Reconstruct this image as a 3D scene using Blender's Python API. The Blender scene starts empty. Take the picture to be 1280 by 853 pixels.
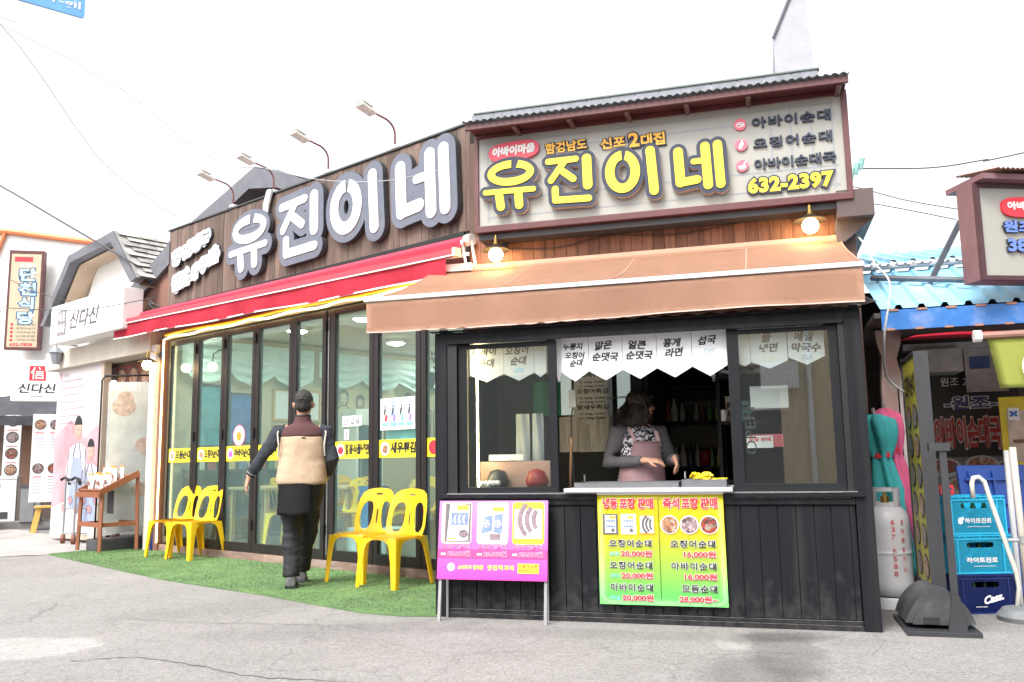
import bpy, bmesh, math, random
from mathutils import Matrix, Vector, noise
R = math.radians
rnd = random.Random(7)
SC = bpy.context.scene
COL = SC.collection
# ---------------------------------------------------------------- camera
cam = bpy.data.cameras.new('camera'); cam_ob = bpy.data.objects.new('camera', cam); COL.objects.link(cam_ob)
PITCH, ROLL = R(7.88), R(-0.938)
fw = Vector((0, math.cos(PITCH), math.sin(PITCH))); r0 = Vector((1, 0, 0)); u0 = r0.cross(fw)
rt = math.cos(ROLL) * r0 + math.sin(ROLL) * u0; up = -math.sin(ROLL) * r0 + math.cos(ROLL) * u0
m3 = Matrix((rt, up, -fw)).transposed()
cam_ob.matrix_world = Matrix.Translation((0, 0, 1.10)) @ m3.to_4x4()
cam.sensor_width = 36; cam.lens = 1085.43 / 1280 * 36; cam.clip_start = 0.05; cam.clip_end = 600
SC.camera = cam_ob
# ---------------------------------------------------------------- sky, sun, exposure
W = bpy.data.worlds.new('World'); SC.world = W; W.use_nodes = True
wn = W.node_tree.nodes; wl = W.node_tree.links; wn.clear()
sky = wn.new('ShaderNodeTexSky'); sky.sky_type = 'NISHITA'; sky.sun_disc = False
SUN_EL, SUN_AZ = R(52), R(215)          # azimuth clockwise from +Y
sky.sun_elevation = SUN_EL; sky.sun_rotation = SUN_AZ
sky.air_density = 1.0; sky.dust_density = 4.0; sky.ozone_density = 1.0
hs = wn.new('ShaderNodeHueSaturation'); hs.inputs['Saturation'].default_value = 0.12
bg = wn.new('ShaderNodeBackground'); bg.inputs['Strength'].default_value = 0.15
wo = wn.new('ShaderNodeOutputWorld')
wl.new(sky.outputs[0], hs.inputs['Color']); wl.new(hs.outputs[0], bg.inputs['Color']); wl.new(bg.outputs[0], wo.inputs['Surface'])
sl = bpy.data.lights.new('sun', 'SUN'); sl.energy = 1.5; sl.angle = R(25); sl.color = (1, .96, .9)
sun = bpy.data.objects.new('sun', sl); COL.objects.link(sun)
sd = Vector((math.sin(SUN_AZ) * math.cos(SUN_EL), math.cos(SUN_AZ) * math.cos(SUN_EL), math.sin(SUN_EL)))
sun.rotation_euler = (-sd).to_track_quat('-Z', 'Y').to_euler()
vs = SC.view_settings; vs.view_transform = 'Standard'; vs.look = 'None'; vs.gamma = 1; vs.use_curve_mapping = False
vs.exposure = 1.35
SC.cycles.max_bounces = 8; SC.cycles.transparent_max_bounces = 24; SC.cycles.sample_clamp_indirect = 6
SC.cycles.use_denoising = True
# ---------------------------------------------------------------- frames: x along the wall, y into the building, z up
def frame(ox, oy, deg): return Matrix.Translation((ox, oy, 0)) @ Matrix.Rotation(R(deg), 4, 'Z')
FW = Matrix.Identity(4)
FK = frame(-.58176, 6.46842, math.degrees(math.atan2(-.27844791, .96045133)))
FL = frame(-4.63081, 11.62601, math.degrees(math.atan2(-.64836895, .76132628)))
WM = {}
def T(x, y, z): return Matrix.Translation((x, y, z))
def RZ(d): return Matrix.Rotation(R(d), 4, 'Z')
def RX(d): return Matrix.Rotation(R(d), 4, 'X')
def RY(d): return Matrix.Rotation(R(d), 4, 'Y')
def tag(o, label=None, cat=None, group=None, kind=None):
    if label: o['label'] = label
    if cat: o['category'] = cat
    if group: o['group'] = group
    if kind: o['kind'] = kind
    return o
def thing(name, label, cat, F=FW, loc=(0, 0, 0), rot=0, group=None):
    o = bpy.data.objects.new(name, None); o.empty_display_size = .1; COL.objects.link(o)
    o.matrix_world = F @ T(*loc) @ RZ(rot); WM[o] = o.matrix_world.copy()
    return tag(o, label, cat, group)
# ---------------------------------------------------------------- evaluation bench: a scratch scene, removed at the end
BENCH = bpy.data.scenes.new('bench')
def baked(ob):
    BENCH.collection.objects.link(ob); vl = BENCH.view_layers[0]; vl.update(); dg = vl.depsgraph
    me = bpy.data.meshes.new_from_object(ob.evaluated_get(dg)); d = ob.data; t = ob.type; bpy.data.objects.remove(ob)
    (bpy.data.meshes if t == 'MESH' else bpy.data.curves).remove(d); return me
# ---------------------------------------------------------------- mesh builder
TXT = {}
TCU = bpy.data.curves.new('t', 'FONT'); TOB = bpy.data.objects.new('t', TCU); BENCH.collection.objects.link(TOB)
def text_mesh(s, bold=0.0, shear=0.0, space=1.0):
    k = (s, bold, shear, space)
    if k not in TXT:
        cu = TCU; cu.body = s; cu.size = 1; cu.offset = bold; cu.shear = shear; cu.space_character = space
        cu.resolution_u = 3; cu.fill_mode = 'FRONT'
        vl = BENCH.view_layers[0]; vl.update(); me = bpy.data.meshes.new_from_object(TOB.evaluated_get(vl.depsgraph))
        TXT[k] = ([v.co.copy() for v in me.vertices], [tuple(p.vertices) for p in me.polygons])
        bpy.data.meshes.remove(me)
    return TXT[k]
def bbox(vs_): return (min(v.x for v in vs_), max(v.x for v in vs_), min(v.y for v in vs_), max(v.y for v in vs_))
class MB:
    def __init__(s): s.b = bmesh.new(); s.M = Matrix.Identity(4); s.mi = 0
    def mat(s, i): s.mi = i; return s
    def v(s, p): return s.b.verts.new(s.M @ Vector(p))
    def face(s, vs_):
        try: f = s.b.faces.new(vs_); f.material_index = s.mi; return f
        except ValueError: return None
    def box(s, x0, x1, y0, y1, z0, z1, bv=0):
        vs_ = [s.v((x, y, z)) for x in (x0, x1) for y in (y0, y1) for z in (z0, z1)]
        fs = [(0, 1, 3, 2), (4, 6, 7, 5), (0, 4, 5, 1), (2, 3, 7, 6), (0, 2, 6, 4), (1, 5, 7, 3)]
        ff = [s.face([vs_[i] for i in f]) for f in fs]
        if bv: bmesh.ops.bevel(s.b, geom=list({e for f in ff for e in f.edges}), offset=bv, segments=2, affect='EDGES', profile=.7)
        return s
    def quad(s, *ps): s.face([s.v(p) for p in ps]); return s
    def ring(s, c, ax, r, n, ref=None, keep=None):
        ax = Vector(ax).normalized(); rf = Vector(ref) if ref else (Vector((0, 0, 1)) if abs(ax.z) < .9 else Vector((1, 0, 0)))
        a = ax.cross(rf).normalized() if keep is None else (keep - ax * keep.dot(ax)).normalized(); b = ax.cross(a); s.a = a
        ra, rb = r if isinstance(r, tuple) else (r, r)
        return [s.v(Vector(c) + a * ra * math.cos(2 * math.pi * i / n) + b * rb * math.sin(2 * math.pi * i / n)) for i in range(n)]
    def bridge(s, A, B):
        n = len(A)
        for i in range(n): s.face([A[i], A[(i + 1) % n], B[(i + 1) % n], B[i]])
    def tube(s, pts, r, n=8, caps=True, ref=None):
        pts = [Vector(p) for p in pts]; rs = r if isinstance(r, list) else [r] * len(pts); prev = None
        for i, p in enumerate(pts):
            d = (pts[min(i + 1, len(pts) - 1)] - pts[max(i - 1, 0)])
            rg = s.ring(p, d, rs[i], n, ref, s.a if i else None)
            if prev: s.bridge(prev, rg)
            elif caps: s.face(rg)
            prev = rg
        if caps: s.face(prev[::-1])
        return s
    def lathe(s, prof, n=20, c=(0, 0, 0), cap=True):
        prev = None
        for r, z in prof:
            rg = [s.v((c[0] + r * math.cos(2 * math.pi * i / n), c[1] + r * math.sin(2 * math.pi * i / n), c[2] + z)) for i in range(n)]
            if prev: s.bridge(prev, rg)
            elif cap: s.face(rg[::-1])
            prev = rg
        if cap: s.face(prev)
        return s
    def prism(s, poly, y0, y1):            # polygon in x,z extruded along y
        A = [s.v((x, y0, z)) for x, z in poly]; B = [s.v((x, y1, z)) for x, z in poly]
        s.face(A); s.face(B[::-1]); s.bridge(A, B); return s
    def strip(s, P, Q):                    # ribbon between two point lists
        A = [s.v(p) for p in P]; B = [s.v(p) for p in Q]
        for i in range(len(A) - 1): s.face([A[i], A[i + 1], B[i + 1], B[i]])
        return s
    def grid(s, nx, ny, fn):
        V = [[s.v(fn(i / nx, j / ny)) for j in range(ny + 1)] for i in range(nx + 1)]
        for i in range(nx):
            for j in range(ny): s.face([V[i][j], V[i + 1][j], V[i + 1][j + 1], V[i][j + 1]])
        return s
    def ball(s, c, r, n=12):
        rx, ry, rz = r if isinstance(r, tuple) else (r, r, r)
        r_ = bmesh.ops.create_uvsphere(s.b, u_segments=n, v_segments=max(6, n * 2 // 3), radius=1, matrix=s.M @ T(*c) @ Matrix.Diagonal((rx, ry, rz, 1)))
        for f in {f for v in r_['verts'] for f in v.link_faces}: f.material_index = s.mi
        return s
    def disc(s, x, z, r, y, n=20, rz=None):
        s.face([s.v((x + r * math.cos(2 * math.pi * i / n), y, z + (rz or r) * math.sin(2 * math.pi * i / n))) for i in range(n)]); return s
    def rect(s, x0, x1, z0, z1, y): return s.quad((x0, y, z0), (x1, y, z0), (x1, y, z1), (x0, y, z1))
    def text(s, t, x0, x1, z0, z1, y, bold=.0, out=0, shear=0, depth=0, tilt=0, space=1.0):
        """lettering fitted to a box, facing -y"""
        base, _ = text_mesh(t, bold, shear, space); bx0, bx1, by0, by1 = bbox(base)
        vs_, fs = text_mesh(t, bold + out, shear, space)
        sx = (x1 - x0) / max(bx1 - bx0, 1e-6); sz = (z1 - z0) / max(by1 - by0, 1e-6)
        def pos(p, yy): 
            X = x0 + (p.x - bx0) * sx; return (X, yy, z0 + (p.y - by0) * sz + tilt * (X - x0))
        A = [s.v(pos(p, y)) for p in vs_]
        for f in fs: s.face([A[i] for i in f])
        if depth:
            cnt = {}
            for f in fs:
                for i in range(len(f)):
                    e = (f[i], f[(i + 1) % len(f)]); cnt[e] = cnt.get(e, 0) + 1
            B = {}
            for (a, b) in cnt:
                if (b, a) not in cnt:
                    for q in (a, b):
                        if q not in B: B[q] = s.v(pos(vs_[q], y + depth))
                    s.face([A[b], A[a], B[a], B[b]])
        return s
    def capsule(s, p, q, r, y0, y1, n=10):  # flat round-ended bar in x,z, front at y0
        p = Vector((p[0], p[1])); q = Vector((q[0], q[1])); d = q - p; a = math.atan2(d.y, d.x) if d.length > 1e-6 else 0
        poly = [(q.x + r * math.cos(a - math.pi / 2 + math.pi * i / n), q.y + r * math.sin(a - math.pi / 2 + math.pi * i / n)) for i in range(n + 1)]
        poly += [(p.x + r * math.cos(a + math.pi / 2 + math.pi * i / n), p.y + r * math.sin(a + math.pi / 2 + math.pi * i / n)) for i in range(n + 1)]
        return s.prism(poly, y0, y1)
    def annulus(s, c, rx, rz, t, y0, y1, a0=0, a1=360, n=36):
        I, O = [], []
        for i in range(n + 1):
            a = R(a0 + (a1 - a0) * i / n); I.append((c[0] + (rx - t) * math.cos(a), c[1] + (rz - t) * math.sin(a))); O.append((c[0] + (rx + t) * math.cos(a), c[1] + (rz + t) * math.sin(a)))
        f = lambda L, y: [(x, y, z) for x, z in L]
        s.strip(f(I, y0), f(O, y0)); s.strip(f(O, y1), f(I, y1)); s.strip(f(O, y0), f(O, y1)); s.strip(f(I, y1), f(I, y0))
        return s
    def build(s, name, m, parent=None, F=None, smooth=False, flat_ang=None, clean=False):
        if clean: bmesh.ops.remove_doubles(s.b, verts=s.b.verts, dist=1e-5)
        bmesh.ops.recalc_face_normals(s.b, faces=s.b.faces)
        me = bpy.data.meshes.new(name); s.b.to_mesh(me); s.b.free()
        for mm in (m if isinstance(m, (list, tuple)) else [m]): me.materials.append(mm)
        if smooth: me.shade_smooth()
        if flat_ang: me.set_sharp_from_angle(angle=R(flat_ang))
        o = bpy.data.objects.new(name, me); COL.objects.link(o)
        if parent:
            o.parent = parent
            if F is not None: o.matrix_local = WM[parent].inverted() @ F
            WM[o] = WM[parent] @ o.matrix_local
        else:
            o.matrix_world = F if F is not None else FW; WM[o] = o.matrix_world.copy()
        return o
def children(o): return [c for c in o.children]
def copy_tree(o, parent=None, M=None):
    c = o.copy(); COL.objects.link(c)
    if parent: c.parent = parent
    if M is not None: c.matrix_world = M; WM[c] = M.copy()
    for ch in o.children: copy_tree(ch, c)
    return c
# ---------------------------------------------------------------- materials
MC = {}
def M(name, col, rough=.6, metal=0, var=.12, scale=6, bump=0, bscale=60, stretch=(1, 1, 1), island=0, emit=0, spec=.5, dirt=None, dscale=2, trans=0):
    if name in MC: return MC[name]
    m = bpy.data.materials.new(name); m.use_nodes = True; n = m.node_tree.nodes; l = m.node_tree.links
    p = n['Principled BSDF']; p.inputs['Roughness'].default_value = rough; p.inputs['Metallic'].default_value = metal
    p.inputs['Specular IOR Level'].default_value = spec
    tc = n.new('ShaderNodeTexCoord'); mp = n.new('ShaderNodeMapping'); mp.inputs['Scale'].default_value = stretch
    l.new(tc.outputs['Object'], mp.inputs['Vector'])
    nz = n.new('ShaderNodeTexNoise'); nz.inputs['Scale'].default_value = scale; nz.inputs['Detail'].default_value = 6; nz.inputs['Roughness'].default_value = .65
    l.new(mp.outputs[0], nz.inputs['Vector'])
    mr = n.new('ShaderNodeMapRange'); mr.inputs[1].default_value = .3; mr.inputs[2].default_value = .7
    mr.inputs[3].default_value = 1 - var; mr.inputs[4].default_value = 1 + var; l.new(nz.outputs['Fac'], mr.inputs[0])
    fac = mr.outputs[0]
    if island:
        g = n.new('ShaderNodeNewGeometry'); m2 = n.new('ShaderNodeMapRange'); m2.inputs[3].default_value = 1 - island; m2.inputs[4].default_value = 1 + island
        l.new(g.outputs['Random Per Island'], m2.inputs[0]); mu = n.new('ShaderNodeMath'); mu.operation = 'MULTIPLY'
        l.new(fac, mu.inputs[0]); l.new(m2.outputs[0], mu.inputs[1]); fac = mu.outputs[0]
    vm = n.new('ShaderNodeVectorMath'); vm.operation = 'SCALE'; vm.inputs[0].default_value = col[:3]; l.new(fac, vm.inputs['Scale'])
    out = vm.outputs[0]
    if dirt:
        dn = n.new('ShaderNodeTexNoise'); dn.inputs['Scale'].default_value = dscale; dn.inputs['Detail'].default_value = 8; l.new(mp.outputs[0], dn.inputs['Vector'])
        dr = n.new('ShaderNodeMapRange'); dr.inputs[1].default_value = .5; dr.inputs[2].default_value = .72; dr.inputs[4].default_value = dirt[3] if len(dirt) > 3 else .6; l.new(dn.outputs['Fac'], dr.inputs[0])
        mx = n.new('ShaderNodeMix'); mx.data_type = 'RGBA'; l.new(dr.outputs[0], mx.inputs[0]); l.new(out, mx.inputs[6]); mx.inputs[7].default_value = (*dirt[:3], 1); out = mx.outputs[2]
    l.new(out, p.inputs['Base Color'])
    if bump:
        bn = n.new('ShaderNodeTexNoise'); bn.inputs['Scale'].default_value = bscale; bn.inputs['Detail'].default_value = 4; l.new(mp.outputs[0], bn.inputs['Vector'])
        b = n.new('ShaderNodeBump'); b.inputs['Strength'].default_value = bump; b.inputs['Distance'].default_value = .01; l.new(bn.outputs['Fac'], b.inputs['Height']); l.new(b.outputs[0], p.inputs['Normal'])
    if emit: p.inputs['Emission Color'].default_value = (*col[:3], 1); p.inputs['Emission Strength'].default_value = emit
    if trans:   # thin cloth that lets light through
        td = n.new('ShaderNodeBsdfTranslucent'); l.new(out, td.inputs['Color']); ms = n.new('ShaderNodeMixShader'); ms.inputs[0].default_value = trans
        l.new(p.outputs[0], ms.inputs[1]); l.new(td.outputs[0], ms.inputs[2]); l.new(ms.outputs[0], n['Material Output'].inputs['Surface'])
    MC[name] = m; return m
def glass(name, tint=(.93, .98, .97), refl=1.0, haze=0, hcol=(.8, .9, .9)):
    m = bpy.data.materials.new(name); m.use_nodes = True; n = m.node_tree.nodes; l = m.node_tree.links; n.clear()
    o = n.new('ShaderNodeOutputMaterial'); t = n.new('ShaderNodeBsdfTransparent'); t.inputs[0].default_value = (*tint, 1)
    g = n.new('ShaderNodeBsdfGlossy'); g.inputs['Roughness'].default_value = .01; f = n.new('ShaderNodeFresnel'); gm = n.new('ShaderNodeNewGeometry')
    io = n.new('ShaderNodeMapRange'); io.inputs[3].default_value = 1.45; io.inputs[4].default_value = 1 / 1.45; l.new(gm.outputs['Backfacing'], io.inputs[0]); l.new(io.outputs[0], f.inputs['IOR'])
    mu = n.new('ShaderNodeMath'); mu.operation = 'MULTIPLY'; mu.inputs[1].default_value = refl; l.new(f.outputs[0], mu.inputs[0])
    ms = n.new('ShaderNodeMixShader'); l.new(mu.outputs[0], ms.inputs[0]); l.new(t.outputs[0], ms.inputs[1]); l.new(g.outputs[0], ms.inputs[2])
    s = ms.outputs[0]
    if haze:
        d = n.new('ShaderNodeBsdfDiffuse'); d.inputs[0].default_value = (*hcol, 1); m2 = n.new('ShaderNodeMixShader'); m2.inputs[0].default_value = haze
        l.new(s, m2.inputs[1]); l.new(d.outputs[0], m2.inputs[2]); s = m2.outputs[0]
    l.new(s, o.inputs['Surface']); return m
def lit(name, col, strength):
    m = bpy.data.materials.new(name); m.use_nodes = True; n = m.node_tree.nodes; n.clear(); e = n.new('ShaderNodeEmission'); e.inputs[0].default_value = (*col, 1); e.inputs[1].default_value = strength
    o = n.new('ShaderNodeOutputMaterial'); m.node_tree.links.new(e.outputs[0], o.inputs['Surface']); return m
def photo(name, cols, scale=40, rough=.4):
    """printed food picture: blotches of the given colours"""
    m = bpy.data.materials.new(name); m.use_nodes = True; n = m.node_tree.nodes; l = m.node_tree.links; p = n['Principled BSDF']; p.inputs['Roughness'].default_value = rough
    tc = n.new('ShaderNodeTexCoord'); v = n.new('ShaderNodeTexVoronoi'); v.inputs['Scale'].default_value = scale; l.new(tc.outputs['Object'], v.inputs['Vector'])
    nz = n.new('ShaderNodeTexNoise'); nz.inputs['Scale'].default_value = scale * .7; l.new(tc.outputs['Object'], nz.inputs['Vector'])
    sx = n.new('ShaderNodeSeparateColor'); l.new(v.outputs['Color'], sx.inputs[0]); ad = n.new('ShaderNodeMath'); ad.operation = 'MULTIPLY_ADD'; ad.inputs[1].default_value = .6
    l.new(sx.outputs[0], ad.inputs[0]); mm = n.new('ShaderNodeMath'); mm.operation = 'MULTIPLY'; mm.inputs[1].default_value = .4; l.new(nz.outputs['Fac'], mm.inputs[0]); l.new(mm.outputs[0], ad.inputs[2])
    cr = n.new('ShaderNodeValToRGB'); e = cr.color_ramp.elements
    while len(e) < len(cols): e.new(.5)
    for i, c in enumerate(cols): e[i].position = .1 + .75 * i / max(1, len(cols) - 1); e[i].color = (*c, 1)
    l.new(ad.outputs[0], cr.inputs[0]); l.new(cr.outputs[0], p.inputs['Base Color']); return m
# ---------------------------------------------------------------- palette
m_black = M('black paint', (.0065, .0075, .0105), .6, var=.3, bump=.15, bscale=90, stretch=(1, 1, .08), dirt=(.03, .03, .03, .5), dscale=9, spec=.22)
m_blackflat = M('black frame', (.0065, .0075, .010), .55, var=.2, spec=.25)
m_track = M('black track', (.006, .006, .007), .5)
m_door = M('dark bronze frame', (.016, .013, .014), .35, var=.2)
m_plank = M('weathered plank', (.135, .092, .074), .75, var=.3, scale=5, bump=.5, bscale=40, stretch=(6, 6, .5), island=.3, dirt=(.06, .035, .03, .6), dscale=3)
m_plank2 = M('red brown plank', (.27, .115, .07), .7, var=.3, scale=5, bump=.4, bscale=40, stretch=(6, 6, .5), island=.22, dirt=(.09, .035, .022, .6), dscale=3)
m_maroon = M('maroon frame', (.1, .028, .03), .45, var=.2, dirt=(.05, .02, .02, .5))
m_white = M('white paint', (.8, .8, .79), .5, var=.04)
m_wall = M('white render', (.8, .79, .77), .85, var=.06, bump=.1)
m_cream = M('cream wall', (.66, .62, .5), .8, var=.06)
m_metal = M('brushed steel', (.55, .56, .58), .32, metal=.9, var=.1, stretch=(1, 20, 20))
m_galv = M('galvanised sheet', (.4, .42, .45), .5, metal=.4, var=.2, scale=12)
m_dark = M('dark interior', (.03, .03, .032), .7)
m_dkgrey = M('dark grey', (.06, .06, .068), .55)
m_grey = M('grey slate trim', (.13, .13, .15), .6, var=.15)
m_steel = M('grey pipe', (.34, .34, .35), .45, metal=.5)
m_brass = M('brass', (.55, .36, .1), .35, metal=.9)
m_ink = M('ink black', (.015, .015, .018), .6)
m_inkgrey = M('ink grey', (.07, .07, .09), .6)
m_red = M('printed red', (.7, .03, .05), .5, var=.03)
m_pink = M('printed pink', (.8, .09, .26), .5, var=.03)
m_prwhite = M('printed white', (.74, .74, .74), .5, var=.02)
m_pyellow = M('printed yellow', (.86, .72, .03), .5, var=.03)
m_paper = M('paper', (.72, .73, .76), .8, var=.03)
m_rubber = M('black rubber', (.015, .015, .016), .7)
m_glass = glass('door glass', (.84, .97, .95), 1.0, haze=.05, hcol=(.55, .78, .78))
m_kglass = glass('kiosk glass', (.93, .97, .96), 5, haze=.012, hcol=(.7, .75, .75))
m_food = [photo('food a', [(.45, .36, .28), (.2, .08, .05), (.4, .18, .08), (.6, .52, .46)], 45), photo('food b', [(.05, .04, .045), (.16, .10, .10), (.28, .2, .21), (.48, .4, .4)], 50),
          photo('food c', [(.03, .06, .02), (.35, .05, .03), (.07, .03, .03), (.42, .33, .26)], 42), photo('food d', [(.5, .6, .75), (.85, .85, .88), (.7, .3, .1), (.12, .2, .45)], 30)]
# ---------------------------------------------------------------- ground
def asphalt():
    m = bpy.data.materials.new('asphalt'); m.use_nodes = True; n = m.node_tree.nodes; l = m.node_tree.links; p = n['Principled BSDF']; p.inputs['Roughness'].default_value = .9
    tc = n.new('ShaderNodeTexCoord')
    def nz(sc, d=6):
        a = n.new('ShaderNodeTexNoise'); a.inputs['Scale'].default_value = sc; a.inputs['Detail'].default_value = d; a.inputs['Roughness'].default_value = .7; l.new(tc.outputs['Object'], a.inputs['Vector']); return a.outputs['Fac']
    def mrn(x, a, b, c, d):
        q = n.new('ShaderNodeMapRange'); l.new(x, q.inputs[0])
        for i, v_ in enumerate((a, b, c, d)): q.inputs[i + 1].default_value = v_
        return q.outputs[0]
    def mul(a, b): q = n.new('ShaderNodeMath'); q.operation = 'MULTIPLY'; l.new(a, q.inputs[0]); l.new(b, q.inputs[1]); return q.outputs[0]
    v = n.new('ShaderNodeTexVoronoi'); v.inputs['Scale'].default_value = 95; l.new(tc.outputs['Object'], v.inputs['Vector'])
    sc = n.new('ShaderNodeSeparateColor'); l.new(v.outputs['Color'], sc.inputs[0])
    grain = mrn(sc.outputs[0], 0, 1, .76, 1.26)
    f = mul(mul(mrn(nz(.4), .35, .68, .88, 1.1), mrn(nz(7), .3, .7, .92, 1.07)), grain)
    st = mrn(nz(1.1, 9), .6, .75, 1, .8); f = mul(f, st)
    # worn tar and concrete repairs: ragged stains with their own place on the road
    wob = n.new('ShaderNodeTexNoise'); wob.inputs['Scale'].default_value = 3.5; wob.inputs['Detail'].default_value = 8; l.new(tc.outputs['Object'], wob.inputs['Vector'])
    def blot(cx, cy, rx, ry, deg, amt, edge, soft):
        mp = n.new('ShaderNodeMapping'); mp.vector_type = 'TEXTURE'; mp.inputs['Location'].default_value = (cx, cy, 0); mp.inputs['Rotation'].default_value = (0, 0, R(deg)); mp.inputs['Scale'].default_value = (rx, ry, 1); l.new(tc.outputs['Object'], mp.inputs['Vector'])
        ln = n.new('ShaderNodeVectorMath'); ln.operation = 'LENGTH'; l.new(mp.outputs[0], ln.inputs[0])
        a = n.new('ShaderNodeMath'); a.operation = 'MULTIPLY_ADD'; a.inputs[1].default_value = edge; l.new(wob.outputs['Fac'], a.inputs[0]); l.new(ln.outputs['Value'], a.inputs[2])
        return mrn(a.outputs[0], 1 + edge * .5 - soft, 1 + edge * .5 + soft, amt, 1)
    for b_ in ((1.52, 5.15, .20, .75, -12, .7, 1.0, .28), (1.62, 5.55, .34, .14, 0, .7, 1.0, .3), (1.2, 4.6, .26, .5, -10, .72, 1.2, .35), (1.30, 5.42, .11, .22, -10, 1.3, .7, .12), (-3.15, 5.58, .52, .34, 10, 1.38, .8, .10), (-2.2, 7.0, .9, .35, 35, .86, 1.6, .5), (-1.2, 6.05, .8, .25, 10, .84, 1.6, .5), (.6, 5.72, 1.4, .16, -14, .82, 1.2, .4), (2.9, 6.2, .9, .5, 0, .72, 1.2, .5)): f = mul(f, blot(*b_))
    cv = n.new('ShaderNodeTexVoronoi'); cv.feature = 'DISTANCE_TO_EDGE'; cv.inputs['Scale'].default_value = .9; cw = n.new('ShaderNodeVectorMath'); cw.operation = 'MULTIPLY_ADD'; cw.inputs[1].default_value = (.35, .35, 0); l.new(wob.outputs['Color'], cw.inputs[0]); l.new(tc.outputs['Object'], cw.inputs[2]); l.new(cw.outputs[0], cv.inputs['Vector'])
    f = mul(f, mrn(cv.outputs['Distance'], .0, .006, .72, 1))
    vm = n.new('ShaderNodeVectorMath'); vm.operation = 'SCALE'; vm.inputs[0].default_value = (.225, .215, .21); l.new(f, vm.inputs['Scale']); l.new(vm.outputs[0], p.inputs['Base Color'])
    b = n.new('ShaderNodeBump'); b.inputs['Strength'].default_value = .5; b.inputs['Distance'].default_value = .006; l.new(v.outputs['Distance'], b.inputs['Height']); l.new(b.outputs[0], p.inputs['Normal']); return m
mb = MB(); mb.grid(60, 60, lambda u, v: (-120 + 240 * u, -80 + 280 * v, 0)); tag(mb.build('ground', asphalt()), kind='structure')
def patch(name, pts, z, m, wob=.03):
    P = []
    for i, p in enumerate(pts):
        q = pts[(i + 1) % len(pts)]
        k = max(1, int(math.dist(p, q) / .07))
        for j in range(k):
            t = j / k; P.append((p[0] + (q[0] - p[0]) * t + rnd.uniform(-wob, wob), p[1] + (q[1] - p[1]) * t + rnd.uniform(-wob, wob), z))
    mb = MB(); mb.face([mb.v(p) for p in P]); bmesh.ops.triangulate(mb.b, faces=mb.b.faces); return tag(mb.build(name, m), kind='structure')
m_tar = M('fresh tar', (.115, .11, .108), .9, var=.35, scale=5, bump=.6, bscale=120, dirt=(.2, .19, .185, 1), dscale=2.2)
m_conc = M('pale concrete', (.31, .295, .27), .9, var=.15, scale=4, bump=.3, bscale=80, dirt=(.24, .225, .21, .6), dscale=3)
m_pave = M('old pavement', (.33, .315, .30), .9, var=.2, scale=2, bump=.3, bscale=80, dirt=(.2, .19, .18, .7), dscale=1.5)
patch('pavement', [(-7.2, 11.1), (-5.15, 11.75), (-4.75, 11.75), (-8.5, 15.6), (-12, 19), (-18, 20)], .005, m_pave, .03)
def crack(pts, w=.008):
    P, Q = [], []
    for i in range(len(pts) - 1):
        for j in range(8):
            t = j / 8; x = pts[i][0] + (pts[i + 1][0] - pts[i][0]) * t + rnd.uniform(-.02, .02); y = pts[i][1] + (pts[i + 1][1] - pts[i][1]) * t + rnd.uniform(-.02, .02)
            ww = w * rnd.uniform(.3, 1); P.append((x, y - ww, .003)); Q.append((x, y + ww, .003))
    mb = MB(); mb.strip(P, Q); tag(mb.build('ground_crack', M('crack', (.11, .105, .10), .95)), kind='structure')
crack([(-2.55, 5.2), (-2.23, 5.28), (-1.77, 5.04), (-1.36, 4.73), (-.89, 4.63), (-.5, 4.45)]); crack([(-2.9, 6.6), (-2.2, 6.35), (-1.5, 6.25), (-.9, 6.0)], .005)
# ---------------------------------------------------------------- restaurant
rest = thing('restaurant', 'brown timber clad restaurant with folding glass doors and long plank fascia', 'restaurant', FL)
def planks(x0, x1, z0, z1, y0, w=.1, th=.025, gap=.004):
    mb = MB(); x = x0
    while x < x1 - .01:
        ww = min(w * rnd.uniform(.92, 1.08), x1 - x); d = rnd.uniform(0, .006)
        mb.box(x, x + ww - gap, y0 - d, y0 + th, z0 + rnd.uniform(0, .004), z1 - rnd.uniform(0, .004)); x += ww
    return mb
planks(-.1, 5.6, 3.27, 4.32, 0, .105).build('plank_fascia', m_plank, rest, FL)
mb = MB(); mb.box(-.12, 5.63, -.02, .06, 4.325, 4.343).box(-.1, 5.6, .028, .06, 3.0, 4.32); mb.build('fascia_trim', M('dark flashing', (.05, .055, .055), .6), rest, FL)
mb = MB(); mb.box(-.12, 5.55, -.02, .12, 2.80, 3.265); mb.build('door_header', M('header board', (.2, .17, .14), .7, var=.2), rest, FL)
mb = MB(); mb.box(-.15, 5.55, -.05, -.022, 3.17, 3.262); mb.build('header_flashing', m_track, rest, FL)
mb = MB(); mb.box(-.17, -.055, -.04, .12, 0, 2.80); mb.build('door_post', M('brown post', (.2, .09, .06), .6, var=.2, stretch=(8, 8, .6)), rest, FL)
mb = MB(); x = -.05
while x < 5.5: mb.box(x, x + .59, -.02, .15, 0, .095, .004); x += .595
mb.build('doorstep', M('timber step', (.24, .16, .13), .8, var=.35, stretch=(.6, 4, 4), island=.2, bump=.3, dirt=(.35, .3, .28, .5), dscale=4), rest, FL)
leaves = [(-.02, .70), (.70, 1.375), (1.375, 2.055), (2.055, 2.80), (2.80, 3.41), (3.49, 4.20), (4.20, 4.90), (4.90, 5.55)]
words = ['모듬순대', '오징어순대', '아바이순대', '냉면', '', '함흥식물냉면', '새우튀김', '국밥']
mdisc = [M('sticker pink', (.6, .12, .35), .5), M('sticker white', (.85, .85, .85), .5), M('sticker violet', (.5, .1, .5), .5), M('sticker navy', (.1, .12, .35), .5)]
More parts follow.
